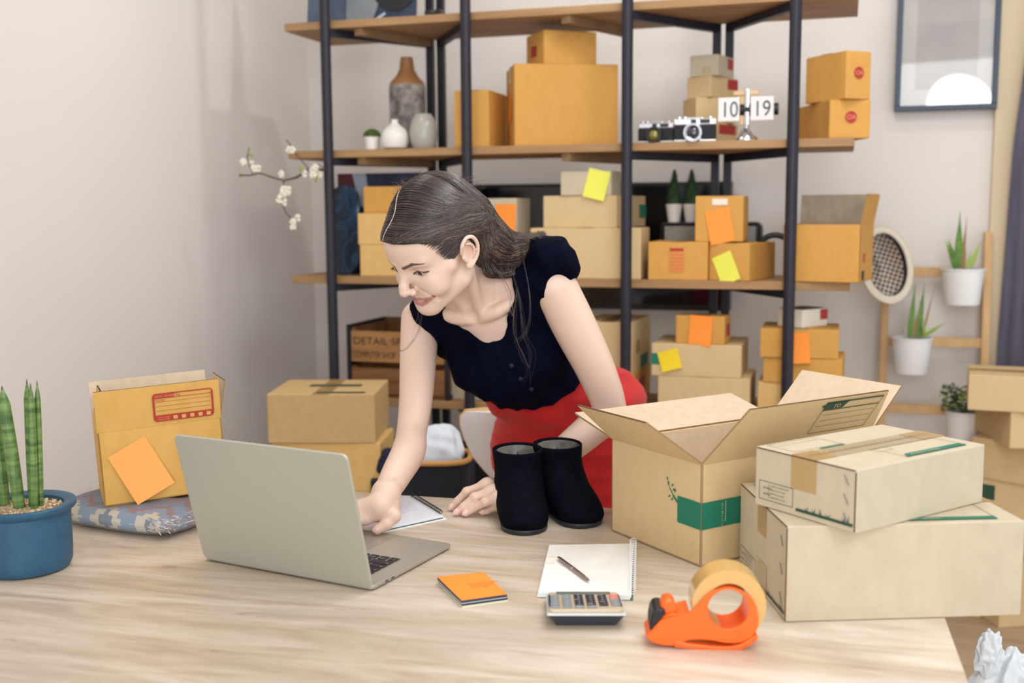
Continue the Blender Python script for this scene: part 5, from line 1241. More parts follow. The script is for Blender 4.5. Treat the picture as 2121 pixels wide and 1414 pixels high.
ramp = q2([(1385, 450), (1400, 412), (1425, 400), (1455, 402), (1475, 425), (1495, 485), (1400, 500)])
MB().prism(ramp, -.036, -.008, FX).build('tape_guide', OR, t, smooth=True, bevel=.003, seg=3)
blk = q2([(1318, 590), (1318, 545), (1330, 480), (1345, 455), (1372, 447), (1400, 452), (1418, 470), (1380, 520), (1345, 560)])
MB().prism(blk, -.046, .0012, FX).build('blade_guard', BLACK, t, smooth=True, bevel=.002, seg=3)
# ================================================================== signed-distance modelling for soft forms
class Op: pass
def _mk(kind, fn, lo, hi, k): o = Op(); o.kind = kind; o.fn = fn; o.lo = np.array(lo, float); o.hi = np.array(hi, float); o.k = k; return o
def cone(a, b, ra, rb, k=.01, kind='u', flat=None):
    a = np.array(a, float); b = np.array(b, float); ab = b-a; L2 = max(ab @ ab, 1e-12)
    def fn(X, Y, Z):
        px, py, pz = X-a[0], Y-a[1], Z-a[2]
        t = np.clip((px*ab[0]+py*ab[1]+pz*ab[2])/L2, 0, 1)
        dx, dy, dz = px-t*ab[0], py-t*ab[1], pz-t*ab[2]
        return np.sqrt(dx*dx+dy*dy+dz*dz)-(ra+(rb-ra)*t)
    r = max(ra, rb); return _mk(kind, fn, np.minimum(a, b)-r, np.maximum(a, b)+r, k)
def ball(c, r, k=.01, kind='u'): return cone(c, c, r, r, k, kind)
def ell(c, r, ax=None, k=.01, kind='u'):
    c = np.array(c, float); r = np.array(r, float); ax = np.eye(3) if ax is None else np.array(ax, float)   # rows = axes
    def fn(X, Y, Z):
        px, py, pz = X-c[0], Y-c[1], Z-c[2]; s0 = 0; s1 = 0
        for i in range(3):
            q = (px*ax[i][0]+py*ax[i][1]+pz*ax[i][2])/r[i]; s0 = s0+q*q; s1 = s1+(q/r[i])**2
        k0 = np.sqrt(s0); k1 = np.sqrt(s1)+1e-9; return k0*(k0-1)/k1
    e = np.sqrt(((ax*r[:, None])**2).sum(0)); return _mk(kind, fn, c-e, c+e, k)
def plane(p, n, k=.002, kind='i'):               # keep the side opposite to n
    p = np.array(p, float); n = np.array(n, float); n = n/np.linalg.norm(n)
    return _mk(kind, lambda X, Y, Z: (X-p[0])*n[0]+(Y-p[1])*n[1]+(Z-p[2])*n[2], (-9,)*3, (9,)*3, k)
def sdf_mesh(ops, lo, hi, h):
    """evaluate the ops on a grid and pull out the zero surface (surface nets)"""
    lo = np.array(lo, float); hi = np.array(hi, float); n = np.ceil((hi-lo)/h).astype(int)+1
    ax = [(lo[i]+h*np.arange(n[i])).astype(np.float32) for i in range(3)]
    D = np.full(n, .5, np.float32)
    for o in ops:
        pad = o.k+2.5*h
        i0 = np.clip(np.floor((o.lo-pad-lo)/h).astype(int), 0, n); i1 = np.clip(np.ceil((o.hi+pad-lo)/h).astype(int)+1, 0, n)
        if (i1 <= i0).any(): continue
        sl = tuple(slice(a, b) for a, b in zip(i0, i1))
        X, Y, Z = ax[0][sl[0]][:, None, None], ax[1][sl[1]][None, :, None], ax[2][sl[2]][None, None, :]
        d = o.fn(X, Y, Z).astype(np.float32); c = D[sl]; k = max(o.k, 1e-5)
        if o.kind == 'u': hh = np.clip(.5+.5*(c-d)/k, 0, 1); D[sl] = c+(d-c)*hh-k*hh*(1-hh)
        elif o.kind == 's': hh = np.clip(.5-.5*(c+d)/k, 0, 1); D[sl] = c+(-d-c)*hh+k*hh*(1-hh)
        elif o.kind == 'd': D[sl] = c-d
        elif o.kind == 'i': hh = np.clip(.5-.5*(c-d)/k, 0, 1); D[sl] = c+(d-c)*hh+k*hh*(1-hh)
    D[0], D[-1], D[:, 0], D[:, -1], D[:, :, 0], D[:, :, -1] = (np.maximum(x, 1e-4) for x in (D[0], D[-1], D[:, 0], D[:, -1], D[:, :, 0], D[:, :, -1]))
    S_ = D < 0; m = n-1
    cnt = sum(S_[a:m[0]+a, b:m[1]+b, c:m[2]+c].astype(np.int8) for a in (0, 1) for b in (0, 1) for c in (0, 1))
    act = (cnt > 0) & (cnt < 8); I = np.argwhere(act)
    idx = np.full(m, -1, np.int32); idx[act] = np.arange(len(I))
    acc = np.zeros((len(I), 3)); num = np.zeros(len(I))
    cor = [(a, b, c) for a in (0, 1) for b in (0, 1) for c in (0, 1)]
    for p in cor:
        for a_ in range(3):
            if p[a_]: continue
            q = list(p); q[a_] = 1
            v0 = D[I[:, 0]+p[0], I[:, 1]+p[1], I[:, 2]+p[2]]; v1 = D[I[:, 0]+q[0], I[:, 1]+q[1], I[:, 2]+q[2]]
            cr = (v0 < 0) != (v1 < 0); t = np.where(cr, v0/np.where(cr, v0-v1, 1), 0)
            pt = np.array(p, float)[None]+np.zeros((len(I), 3)); pt[:, a_] += t
            acc[cr] += pt[cr]; num[cr] += 1
    V_ = lo+(I+acc/num[:, None])*h; Fs = []
    for a_ in range(3):
        b_, c_ = (a_+1) % 3, (a_+2) % 3
        s0 = [slice(None)]*3; s1 = [slice(None)]*3; s0[a_] = slice(0, m[a_]); s1[a_] = slice(1, None)
        A = S_[tuple(s0)]; B = S_[tuple(s1)]; E = np.argwhere(A != B)
        ok = (E[:, b_] > 0) & (E[:, c_] > 0) & (E[:, b_] < m[b_]) & (E[:, c_] < m[c_]); E = E[ok]
        sg = A[E[:, 0], E[:, 1], E[:, 2]]
        def g(db, dc): q = E.copy(); q[:, b_] -= db; q[:, c_] -= dc; return idx[q[:, 0], q[:, 1], q[:, 2]]
        Q = np.stack([g(1, 1), g(0, 1), g(0, 0), g(1, 0)], 1); Q[~sg] = Q[~sg][:, ::-1]; Fs.append(Q)
    Fq = np.concatenate(Fs); Fq = Fq[(Fq >= 0).all(1)]
    return V_, Fq
def np_object(name, V_, Fq, mats, parent=None, smooth_iter=1, color=None):
    V_ = V_.copy()
    E = np.concatenate([Fq[:, [0, 1]], Fq[:, [1, 2]], Fq[:, [2, 3]], Fq[:, [3, 0]]]); 
    for it in range(smooth_iter):
        for lam in (.5, -.52):
            acc = np.zeros_like(V_); num = np.zeros(len(V_))
            for i, j in ((0, 1), (1, 0)): np.add.at(acc, E[:, i], V_[E[:, j]]); np.add.at(num, E[:, i], 1)
            ok = num > 0; V_[ok] += lam*(acc[ok]/num[ok][:, None]-V_[ok])
    me = bpy.data.meshes.new(name); me.vertices.add(len(V_)); me.vertices.foreach_set('co', V_.astype(np.float32).ravel())
    me.loops.add(Fq.size); me.loops.foreach_set('vertex_index', Fq.astype(np.int32).ravel())
    me.polygons.add(len(Fq)); me.polygons.foreach_set('loop_start', np.arange(0, Fq.size, 4, dtype=np.int32)); me.polygons.foreach_set('loop_total', np.full(len(Fq), 4, np.int32))
    me.update(calc_edges=True); me.validate(); me.polygons.foreach_set('use_smooth', [True]*len(me.polygons))
    for m_ in (mats if isinstance(mats, (list, tuple)) else [mats]): me.materials.append(m_)
    if color is not None:
        at_ = me.color_attributes.new('tint', 'FLOAT_COLOR', 'POINT'); c4 = np.ones((len(V_), 4), np.float32); c4[:, :3] = color; at_.data.foreach_set('color', c4.ravel())
    o = bpy.data.objects.new(name, me); COL.objects.link(o)
    if parent: o.parent = parent; o.matrix_parent_inverse = Matrix.Translation(-parent.location)
    return o
def tintmat(name, rough, **k):
    m = mat(name, (200, 200, 200), rough, **k); nt = m.node_tree; a = nt.nodes.new('ShaderNodeVertexColor'); a.layer_name = 'tint'
    nt.links.new(a.outputs[0], nt.nodes['Principled BSDF'].inputs['Base Color']); return m
def A3(v): return np.array(v, float)
def curve(ctrl, n=16):                           # Catmull-Rom through control points
    P = [A3(c) for c in ctrl]; P = [2*P[0]-P[1]]+P+[2*P[-1]-P[-2]]; out = []; m = len(P)-3
    for u_ in np.linspace(0, m-1e-6, n):
        i = int(u_); t = u_-i; a, b, c, d = P[i:i+4]
        out.append(.5*((2*b)+(-a+c)*t+(2*a-5*b+4*c-d)*t*t+(-a+3*b-3*c+d)*t**3))
    return np.array(out)
def folds(dirs, amp, lo=None, hi=None):          # cloth folds: a gentle displacement of the whole field
    def fn(X, Y, Z):
        s = 0
        for (a, b, c), ph, w_ in dirs: s = s+w_*(1-np.abs(np.sin(a*X+b*Y+c*Z+ph+1.3*np.sin(9*X+ph)+1.1*np.sin(11*Z-ph))))
        return amp*(s-.15*sum(d[2] for d in dirs))
    return _mk('d', fn, (-9,)*3, (9,)*3, .001)
# ================================================================== ankle boots
SUEDE = noisy('black_suede', (6, 8, 16), (12, 14, 25), (60, 60, 60), 1, 5, .8, bump=.12, spec=.05); SOLE = mat('black_sole', (34, 36, 42), .45); LIN = noisy('grey_lining', (92, 88, 86), (128, 122, 118), (60, 60, 60), 1, 3, .9)
def boot(pxs, toe, top_px, Yc, label, lean, toeX):
    tp = at(pxs, top_px, Yc); C = A3((tp.x, tp.y, TZ)); Hh = tp.z-TZ
    tx, ty = toe; c = C
    def W(x, y, z): return (c[0]+x, c[1]+y, TZ+z)
    ops = []
    for i in range(11):
        u_ = i/8; z = .045+(Hh-.045)*u_; rx = .0385+.0035*min(1, u_)-.003*math.sin(PI*min(1, u_)); ry = .047+.004*min(1, u_)
        ops.append(ell(W(lean*(u_-1)*-.0+toeX*.15*(1-u_), .004*(1-u_), z), (rx, ry, .026), None, .02))
    ops.append(ell(W(toeX*.1, .012, .03), (.037, .045, .034), None, .02))
    ops.append(ell(W(toeX*.35, -.035, .045), (.044, .055, .043), None, .03))
    ops.append(ell(W(toeX*.75, -.085, .028), (.047, .055, .036), None, .03))
    ops.append(ell(W(toeX*1.0, -.118, .019), (.041, .036, .022), None, .02))
    ops.append(plane(W(0, 0, .008), (0, 0, -1), .002)); ops.append(plane(W(0, 0, Hh), (0, 0, 1), .0012))
    inn = [ell(W(toeX*.05, 0, Hh+.01), (.0432, .0520, .06), None, .002, 's')]
    t = root('ankle_boot', (c[0], c[1]-.03, TZ), 0, label, 'boot', 'pair of black suede ankle boots')
    V_, Fq = sdf_mesh(ops+inn, W(-.09, -.19, -.01), W(.12, .1, Hh+.03), .0022)
    np_object('boot_upper', V_, Fq, SUEDE, t, 4)
    # lining: thin cup inside
    V2, F2 = sdf_mesh([ell(W(toeX*.05, 0, Hh+.01), (.0434, .0522, .06), None, .001), ell(W(toeX*.05, 0, Hh+.01), (.0418, .0506, .0585), None, .001, 's'), plane(W(0, 0, Hh-.004), (0, 0, 1), .001)], W(-.06, -.07, Hh-.07), W(.06, .07, Hh+.01), .0008*1.6)
    np_object('lining', V2, F2, LIN, t, 1)
    so = [ell(W(toeX*.9, -.105, .007), (.044, .05, .03), None, .02), ell(W(toeX*.5, -.05, .007), (.041, .06, .03), None, .02), ell(W(toeX*.1, .012, .007), (.036, .046, .03), None, .02), plane(W(0, 0, .0095), (0, 0, 1), .001), plane(W(0, 0, .0003), (0, 0, -1), .001)]
    V3, F3 = sdf_mesh(so, W(-.09, -.19, -.01), W(.12, .1, .02), .0016); np_object('sole', V3, F3, SOLE, t, 1)
    z_ = MB().tube([W(.0405+toeX*.02, .012, Hh-.002), W(.04+toeX*.05, .01, Hh-.05)], .0016, 6); zo = z_.build('zip', mat('zip_black', (10, 10, 14), .3, .5), t); zo.matrix_parent_inverse = Matrix.Translation(-t.location)
boot(1072, (1080, 1120), 928, 2.075, 'black suede ankle boot nearer the laptop, left one of the pair', 0, .012)
boot(1154, (1190, 1110), 917, 2.115, 'black suede ankle boot beside the big open carton, right one of the pair', 0, .042)

# ================================================================== the woman
HR_ = np.array([[-.727, .682, .078], [-.613, -.595, -.519], [-.308, -.425, .851]])   # rows: her right, forward, up
HR_ = np.array([r_/np.linalg.norm(r_) for r_ in HR_]); HT = np.array([-.142, 2.146, 1.261])
HS = 1.045
def Hd(x, y, z): return HT+HS*(x*HR_[0]+y*HR_[1]+z*HR_[2])
def toH(P): return (np.asarray(P)-HT) @ HR_.T / HS
def hell(c, r, k=.01, kind='u', ax=None):
    a = HR_ if ax is None else np.array(ax) @ HR_
    return ell(Hd(*c), r, a, k, kind)
def hcone(a, b, ra, rb, k=.01, kind='u'): return cone(Hd(*a), Hd(*b), ra, rb, k, kind)
shL, shR = A3(at(1148, 592, 2.20)), A3(at(870, 660, 2.36)); PC = A3(at(1180, 885, 2.56)); MS = (shL+shR)/2
TA = MS-PC; TL_ = np.linalg.norm(TA); TA /= TL_; RT_ = shR-shL; RT_ -= TA*(RT_ @ TA); RT_ /= np.linalg.norm(RT_); FT_ = np.cross(TA, RT_)
if FT_[2] > 0: FT_ = -FT_
TAX = np.array([RT_, FT_, TA])
def T3(base, r, f, a): return base+RT_*r+FT_*f+TA*a
NB = T3(MS, 0, -.015, .045); NOTCH = T3(MS, 0, .05, .022)
elR, wrR = A3(at(853, 893, 2.20)), A3(at(799, 1022, 1.955))
elL, wrL = A3(at(1261, 852, 2.27)), A3(at(1086, 1001, 2.215))
torso = [ell(T3(MS, 0, .0, -.115), (.135, .092, .135), TAX, .03), ell(T3(MS, 0, .0, -.03), (.125, .062, .06), TAX, .03),
    ell(T3(PC, 0, .0, .17), (.112, .08, .11), TAX, .04), ell(T3(PC, 0, -.01, .02), (.15, .105, .11), TAX, .05)]
for s_ in (-1, 1): torso.append(ell(T3(MS, s_*.062, .066, -.12), (.052, .042, .052), TAX, .03))
def head_ops():
    o = [hell((0, -.006, .042), (.073, .096, .088), .02), hell((0, .034, .050), (.066, .069, .060), .02),
         hell((0, .038, -.012), (.058, .056, .068), .03)]
    for s in (-1, 1):
        o += [hcone((s*.047, .014, -.050), (s*.012, .068, -.078), .016, .014, .03), hcone((s*.055, .036, -.004), (s*.036, .064, -.014), .013, .017, .02),
              hell((s*.036, .062, -.030), (.022, .022, .020), .02), hcone((s*.012, .086, .030), (s*.04, .073, .032), .0095, .008, .014)]
    o += [hell((0, .073, -.076), (.020, .019, .015), .016), hell((0, .067, -.053), (.032, .019, .026), .018)]
    for s in (-1, 1): o.append(hell((s*.032, .100, .011), (.018, .018, .0125), .012, 's'))
    for s in (-1, 1):
        o.append(hell((s*.031, .0725, .0115), (.0142, .0138, .0135), .004)); 
        o.append(hell((s*.0315, .0885, .0085), (.0132, .0078, .0050), .0015, 's'))
    o += [hcone((0, .0865, .026), (0, .105, -.008), .0074, .0080, .012), hcone((0, .108, -.012), (0, .1105, -.0195), .0090, .0102, .008)]
    for s in (-1, 1):
        o.append(hell((s*.0125, .100, -.0245), (.0078, .0095, .0072), .006)); 
    o.append(hcone((0, .102, -.026), (0, .090, -.032), .0045, .0045, .006))
    for s in (-1, 1): o.append(hell((s*.0066, .1035, -.0315), (.0034, .0048, .003), .002, 's'))
    for s in (-1, 1):
        for q, r in ((curve([(s*.030, .0715, -.0475), (s*.018, .081, -.0490), (s*.007, .0855, -.0488), (0, .0858, -.0495)], 7), (.0022, .0030, .0033, .0035, .0036, .0036, .0036)), (curve([(s*.029, .0715, -.0495), (s*.018, .0805, -.0560), (s*.008, .0840, -.0598), (0, .0848, -.0605)], 7), (.0022, .0034, .0042, .0046, .0049, .0050, .0050))):
            for i in range(6): o.append(hcone(q[i], q[i+1], r[i], r[i+1], .0035))
    q = curve([(-.0305, .074, -.0478), (-.018, .084, -.0528), (0, .0895, -.0547), (.018, .084, -.0528), (.0305, .074, -.0478)], 13)
    for i in range(12): w0, w1 = (.0004+.0021*math.sin(PI*j/12)**.8 for j in (i, i+1)); o.append(hcone(q[i], q[i+1], w0, w1, .0012, 's'))
    for s in (-1, 1):
        o.append(hcone((s*.0325, .071, -.0465), (s*.036, .069, -.041), .0022, .001, .005, 's'))
        f_ = curve([(s*.016, .092, -.024), (s*.027, .084, -.033), (s*.037, .073, -.046), (s*.036, .069, -.058)], 7)
        for i in range(6): o.append(hcone(A3(f_[i])+A3((0, .0035, 0)), A3(f_[i+1])+A3((0, .0035, 0)), .0010, .0010, .009, 's'))
    # ears
    late = []
    for s in (-1, 1):
        o.append(hell((s*.072, -.006, .004), (.0065, .017, .027), .006, 'u', [[math.cos(.35), 0+s*-.34*0, 0], [0, 1, 0], [0, 0, 1]] if False else None))
        rim = [(s*.073, .010, .008), (s*.080, .008, .024), (s*.083, -.006, .033), (s*.084, -.020, .026), (s*.083, -.025, .008), (s*.080, -.019, -.010), (s*.075, -.007, -.022), (s*.072, .003, -.024)]
        rim = curve(rim, 26)
        for a, b in zip(rim, rim[1:]): o.append(hcone(a, b, .0034, .0034, .002))
        ah = curve([(s*.0800, -.002, .022), (s*.0815, -.012, .016), (s*.081, -.016, .003), (s*.0785, -.010, -.010)], 8)
        for a, b in zip(ah, ah[1:]): late.append(hcone(a, b, .0024, .0022, .003))
        o.append(hell((s*.074, .002, -.021), (.0055, .009, .0085), .005))
        o.append(hell((s*.084, -.005, .004), (.0085, .0135, .020), .004, 's')); o += late; late = []; o.append(hcone((s*.0735, .009, -.002), (s*.0755, .007, -.010), .004, .003, .004))
    return o
def arm(pts, rs, k=.012):
    q = curve([np.append(p, r) for p, r in zip(pts, rs)], 84)
    return [cone(a[:3], b[:3], a[3], b[3], k if i == 0 else .0012) for i, (a, b) in enumerate(zip(q, q[1:]))]
NECKTOP = Hd(0, -.022, -.035)
body_ops = torso+[cone(NECKTOP, NB, .046, .050, .03), cone(NB, T3(MS, 0, -.005, .0), .050, .055, .04),
    cone(NB, shL, .032, .030, .02), cone(NB, shR, .032, .028, .02),
    cone(Hd(-.050, -.012, -.03), NOTCH-RT_*.012, .010, .006, .02), cone(Hd(.05, -.012, -.03), NOTCH+RT_*.012, .010, .006, .02)]
for s_, sh_ in ((-1, shL), (1, shR)):
    c0 = T3(MS, s_*.016, .055, .018); c1 = T3(MS, s_*.05, .050, .021); c2 = T3(MS, s_*.088, .030, .022)
    q = curve([c0, c1, c2], 7)
    for a, b in zip(q, q[1:]): body_ops.append(cone(a, b, .0068, .0062, .016))
body_ops += [ball(NOTCH+FT_*.014+TA*.008, .010, .014, 's')]
armR = [shR, A3(at(866, 745, 2.31)), A3(at(861, 830, 2.245)), elR, A3(at(846, 935, 2.13)), A3(at(822, 980, 2.03)), wrR]
body_ops += arm(armR, [.041, .0388, .0345, .031, .0335, .029, .0235], .012)
armL = [shL, A3(at(1192, 680, 2.225)), A3(at(1238, 775, 2.25)), elL, A3(at(1222, 890, 2.255)), A3(at(1150, 950, 2.235)), wrL]
body_ops += arm(armL, [.0455, .0450, .0400, .0350, .0355, .0295, .0235], .012)
body_ops.append(ball(elL+A3((.008, .0, -.01)), .026, .02))
def P_(x, y, z): return A3(onz(x, y, z))
nails = []
# left hand, palm down at the table edge, fingers towards the left of the picture
z0 = TZ
LK = [P_(1010, 1003, z0+.056), P_(1021, 1016, z0+.050), P_(1034, 1029, z0+.044), P_(1046, 1042, z0+.034)]
LF = [[LK[0], P_(967, 1018, z0+.040), P_(948, 1037, z0+.021), P_(936, 1050, z0+.0085)], [LK[1], P_(983, 1029, z0+.038), P_(960, 1049, z0+.019), P_(946, 1061, z0+.008)],
      [LK[2], P_(1005, 1039, z0+.033), P_(979, 1053, z0+.017), P_(965, 1063, z0+.008)], [LK[3], P_(1026, 1049, z0+.022), P_(1010, 1057, z0+.011), P_(999, 1061, z0+.0075)]]
FR_ = [.0098, .0086, .0076, .0066]
for i, f in enumerate(LF):
    sc = 1 if i < 3 else .88
    for j in range(3): body_ops.append(cone(f[j], f[j+1], FR_[j]*sc, FR_[j+1]*sc, .0035 if j else .006))
    body_ops.append(ball(f[1], .0090*sc, .003)); body_ops.append(cone(wrL, f[0], .019, .0125, .014)); nails.append((f[2], f[3], sc))
palmL = sum(LK)/4; body_ops += [cone(wrL, palmL+A3((.012, .006, -.008)), .0225, .020, .015)]
th = [wrL+A3((-.012, .012, -.006)), LK[0]+A3((.034, .030, -.014)), LK[0]+A3((.006, .042, -.028)), LK[0]+A3((-.016, .040, -.040))]
for a, b, ra, rb in zip(th, th[1:], (.014, .0115, .0095), (.0115, .0095, .0075)): body_ops.append(cone(a, b, ra, rb, .006))
# right hand on the laptop, thumb towards us
zd = TZ+.0100
RKn = [P_(757, 1073, zd+.028), P_(738, 1062, zd+.036), P_(722, 1056, zd+.036), P_(708, 1052, zd+.030)]
body_ops += [cone(wrR, P_(785, 1050, zd+.045), .0235, .022, .012)]
for i, kx in enumerate(RKn):
    body_ops.append(cone(P_(786, 1050, zd+.044), kx, .018, .0135, .012))
    d_ = (RKn[0]-P_(786, 1050, zd+.044)); d_ /= np.linalg.norm(d_); lf = (.043, .048, .045, .036)[i]; dirn = A3((-.80, -.52-.0*i, -.1)); dirn /= np.linalg.norm(dirn)
    m1 = kx+dirn*lf*.8+A3((0, 0, -.002)); m2 = m1+dirn*lf*.45+A3((0, 0, -.013)); m3 = m2+dirn*lf*.3+A3((0, 0, -.009)); m3[2] = max(m3[2], zd+.0085); m2[2] = max(m2[2], zd+.009)
    for a, b, ra, rb in ((kx, m1, .0105, .009), (m1, m2, .009, .0078), (m2, m3, .0078, .0066)): body_ops.append(cone(a, b, ra, rb, .004))
    nails.append((m2, m3, .95))
T0, T1, T2, T3_ = P_(808, 1046, zd+.040), P_(815, 1068, zd+.030), P_(800, 1085, zd+.018), P_(781, 1097, zd+.0095)
body_ops += [cone(wrR, T0, .021, .016, .012), cone(T0, T1, .0165, .0125, .008), cone(P_(790, 1060, zd+.034), T1, .016, .011, .010), cone(T1, T2, .0118, .0108, .004), cone(T2, T3_, .0108, .0086, .003)]
nails.append((T2, T3_, 1.15))
allb = head_ops()
SK = lambda *c: np.array(S(*c)[:3])
skin, lip, brow, blush, lid = SK(228, 198, 180), SK(186, 128, 124), SK(96, 78, 74), SK(232, 158, 146), SK(186, 138, 122)
def seg(P, a, b):
    a = A3(a); b = A3(b); ab = b-a; t = np.clip(((P-a) @ ab)/(ab @ ab), 0, 1); return np.linalg.norm(P-a-t[:, None]*ab, axis=1), t
def skin_color(Vw):
    P = toH(Vw); c = np.tile(skin, (len(P), 1)); front = (P[:, 1] > .045)[:, None]; PF = np.where(front, P*A3((1, 0, 1)), 9.0)
    def segf(a, b): return seg(PF, (a[0], 0, a[2]), (b[0], 0, b[2]))
    def mix(w, col): nonlocal c; w = np.clip(w, 0, 1)[:, None]; c = c*(1-w)+col*w
    for s in (-1, 1):
        d, t = seg(P*A3((1, 1, 1)), (s*.044, .066, -.018), (s*.058, .04, -.004)); mix((1-d/.022)*.38, blush)
        d, _ = segf((s*.026, .086, .0185), (s*.044, .078, .0175)); mix((1-d/.012)*.35, lid)
        d, t = segf((s*.012, .094, .0270), (s*.032, .088, .0335)); mix((1.3-d/(.0034-.0002*t))*1.6*.92, brow)
        d, t = segf((s*.032, .088, .0335), (s*.049, .071, .0295)); mix((1.3-d/(.0031-.0021*t))*1.6*.92, brow)
        d, t = segf((s*.0190, 0, .0090), (s*.0310, 0, .0142)); mix((1.5-d/.0014)*.95, SK(52, 38, 38)); d, t = segf((s*.0310, 0, .0142), (s*.0465, 0, .0092)); mix((1.5-d/.0016)*.95, SK(52, 38, 38))
        d, t = segf((s*.021, 0, .0060), (s*.033, 0, .0034)); mix((1.2-d/.0012)*.5, SK(110, 76, 68)); d, t = segf((s*.033, 0, .0034), (s*.0445, 0, .0070)); mix((1.2-d/.0012)*.5, SK(110, 76, 68))
        d, t = seg(P, (s*.074, -.004, .0), (s*.08, -.006, .01)); mix((1-d/.018)*.35, SK(214, 130, 108))
    pts_u = [(-.0305, 0, -.0475), (-.018, 0, -.0492), (-.007, 0, -.0480), (0, 0, -.0492), (.007, 0, -.0480), (.018, 0, -.0492), (.0305, 0, -.0475)]
    for a, b in zip(pts_u, pts_u[1:]): d, t = segf(a, b); mix((1.8-d/.0022)*.9, lip)
    pts_l = [(-.0295, 0, -.0492), (-.018, 0, -.0562), (-.008, 0, -.0602), (.008, 0, -.0602), (.018, 0, -.0562), (.0295, 0, -.0492)]
    for a, b in zip(pts_l, pts_l[1:]): d, t = segf(a, b); mix((1.8-d/.0030)*.9, lip)
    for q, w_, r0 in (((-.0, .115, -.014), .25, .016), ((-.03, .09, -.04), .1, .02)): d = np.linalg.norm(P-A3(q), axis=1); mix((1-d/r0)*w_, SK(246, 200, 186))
    # finger tips and knuckles a little pinker
    for a, b, sc in nails: d = np.linalg.norm(Vw-b, axis=1); mix((1-d/.016)*.5, SK(232, 160, 142))
    for p_ in [f[1] for f in LF]+[elL, T2]: d = np.linalg.norm(Vw-p_, axis=1); mix((1-d/.014)*.3, SK(228, 156, 136))
    # scalp along the parting stays skin; moles
    for q in ((-.058, .052, -.046),): d = np.linalg.norm(P-A3(q), axis=1); mix((1.4-d/.0011), SK(150, 84, 60))
    return c
SKIN = tintmat('skin', .42, sss=.08, spec=.4)
person = root('person', (float(PC[0]), float(PC[1]), 0), 0, 'woman in navy blouse and red trousers leaning over the table to the laptop', 'person')
full = body_ops[:]+allb
parts_ = []
NK = NECKTOP
def region(ops, lo, hi, h): return sdf_mesh(ops, lo, hi, h)
hl, hh_ = HT-A3((.13, .15, .14)), HT+A3((.13, .15, .16)); hl = A3((HT[0]-.125, HT[1]-.135, HT[2]-.16)); hh_ = A3((HT[0]+.11, HT[1]+.13, HT[2]+.135))
cut = [plane(Hd(0, -.02, -.085), Hd(0, 0, -1)-Hd(0, 0, 0), .0001)]
r1 = sdf_mesh(full, hl, hh_, .00135)
mn = np.minimum.reduce([PC-.2, shR-.1, wrR-.1, wrL-.12]); mx = np.maximum.reduce([PC+.22, shL+.12, elL+.08, HT+.02])
r2 = sdf_mesh(full, (mn[0], mn[1]-.04, TZ-.02), (mx[0], mx[1], mx[2]+.02), .0028)
hL0 = np.minimum.reduce([f[3] for f in LF]+[wrL])-A3((.02, .03, .02)); hL1 = np.maximum.reduce([f[0] for f in LF]+[wrL, th[1]])+A3((.03, .03, .03)); hL0[2] = TZ
r3 = sdf_mesh(full, hL0, hL1, .0013)
hR0 = np.minimum.reduce([T3_, wrR, RKn[3]])-A3((.085, .07, .02)); hR1 = np.maximum.reduce([T1, wrR, RKn[3]])+A3((.03, .03, .03)); hR0[2] = TZ
r4 = sdf_mesh(full, hR0, hR1, .0013)
def trim(V_, Fq, boxes):                         # drop coarse faces that a fine region covers
    c = V_[Fq].mean(1); drop = np.zeros(len(Fq), bool)
    for lo, hi in boxes: drop |= ((c > A3(lo)+.006) & (c < A3(hi)-.006)).all(1)
    return V_, Fq[~drop]
def presmooth(V_, Fq, it):
    E = np.concatenate([Fq[:, [0, 1]], Fq[:, [1, 2]], Fq[:, [2, 3]], Fq[:, [3, 0]]]); V_ = V_.copy()
    for _ in range(it):
        for lam in (.5, -.52):
            acc = np.zeros_like(V_); num = np.zeros(len(V_))
            for i, j in ((0, 1), (1, 0)): np.add.at(acc, E[:, i], V_[E[:, j]]); np.add.at(num, E[:, i], 1)
            V_ += lam*(acc/np.maximum(num, 1)[:, None]-V_)
    return V_, Fq
r2 = presmooth(*r2, 9)
r2 = trim(*r2, [(hl, hh_), (hL0, hL1), (hR0, hR1)])
def edge_trim(V_, Fq, lo, hi):                   # drop the capping faces on the borders of a fine region
    c = V_[Fq].mean(1); k = ((c > A3(lo)+.0022) & (c < A3(hi)-.0022)).all(1); return V_, Fq[k]
rs = [edge_trim(*r1, hl, hh_), edge_trim(*r3, (hL0[0], hL0[1], -9), hL1), edge_trim(*r4, (hR0[0], hR0[1], -9), hR1), r2]
Vs, Fs_, off = [], [], 0
for V_, Fq in rs: Vs.append(V_); Fs_.append(Fq+off); off += len(V_)
Vb, Fb = np.concatenate(Vs), np.concatenate(Fs_)
used = np.unique(Fb); rm = np.full(len(Vb), -1); rm[used] = np.arange(len(used)); Vb = Vb[used]; Fb = rm[Fb]
np_object('body', Vb, Fb, SKIN, person, 1, skin_color(Vb))
def own(o): o.parent = person; o.matrix_parent_inverse = Matrix.Translation(-person.location); return o
HM = Matrix([[HR_[0][i]*HS, HR_[1][i]*HS, HR_[2][i]*HS, HT[i]] for i in range(3)]+[[0, 0, 0, 1]])
EYEW = mat('eye_white', (226, 218, 214), .15, coat=.3); IRIS = mat('iris', (66, 50, 42), .2); PUP = mat('pupil', (12, 10, 12), .1)
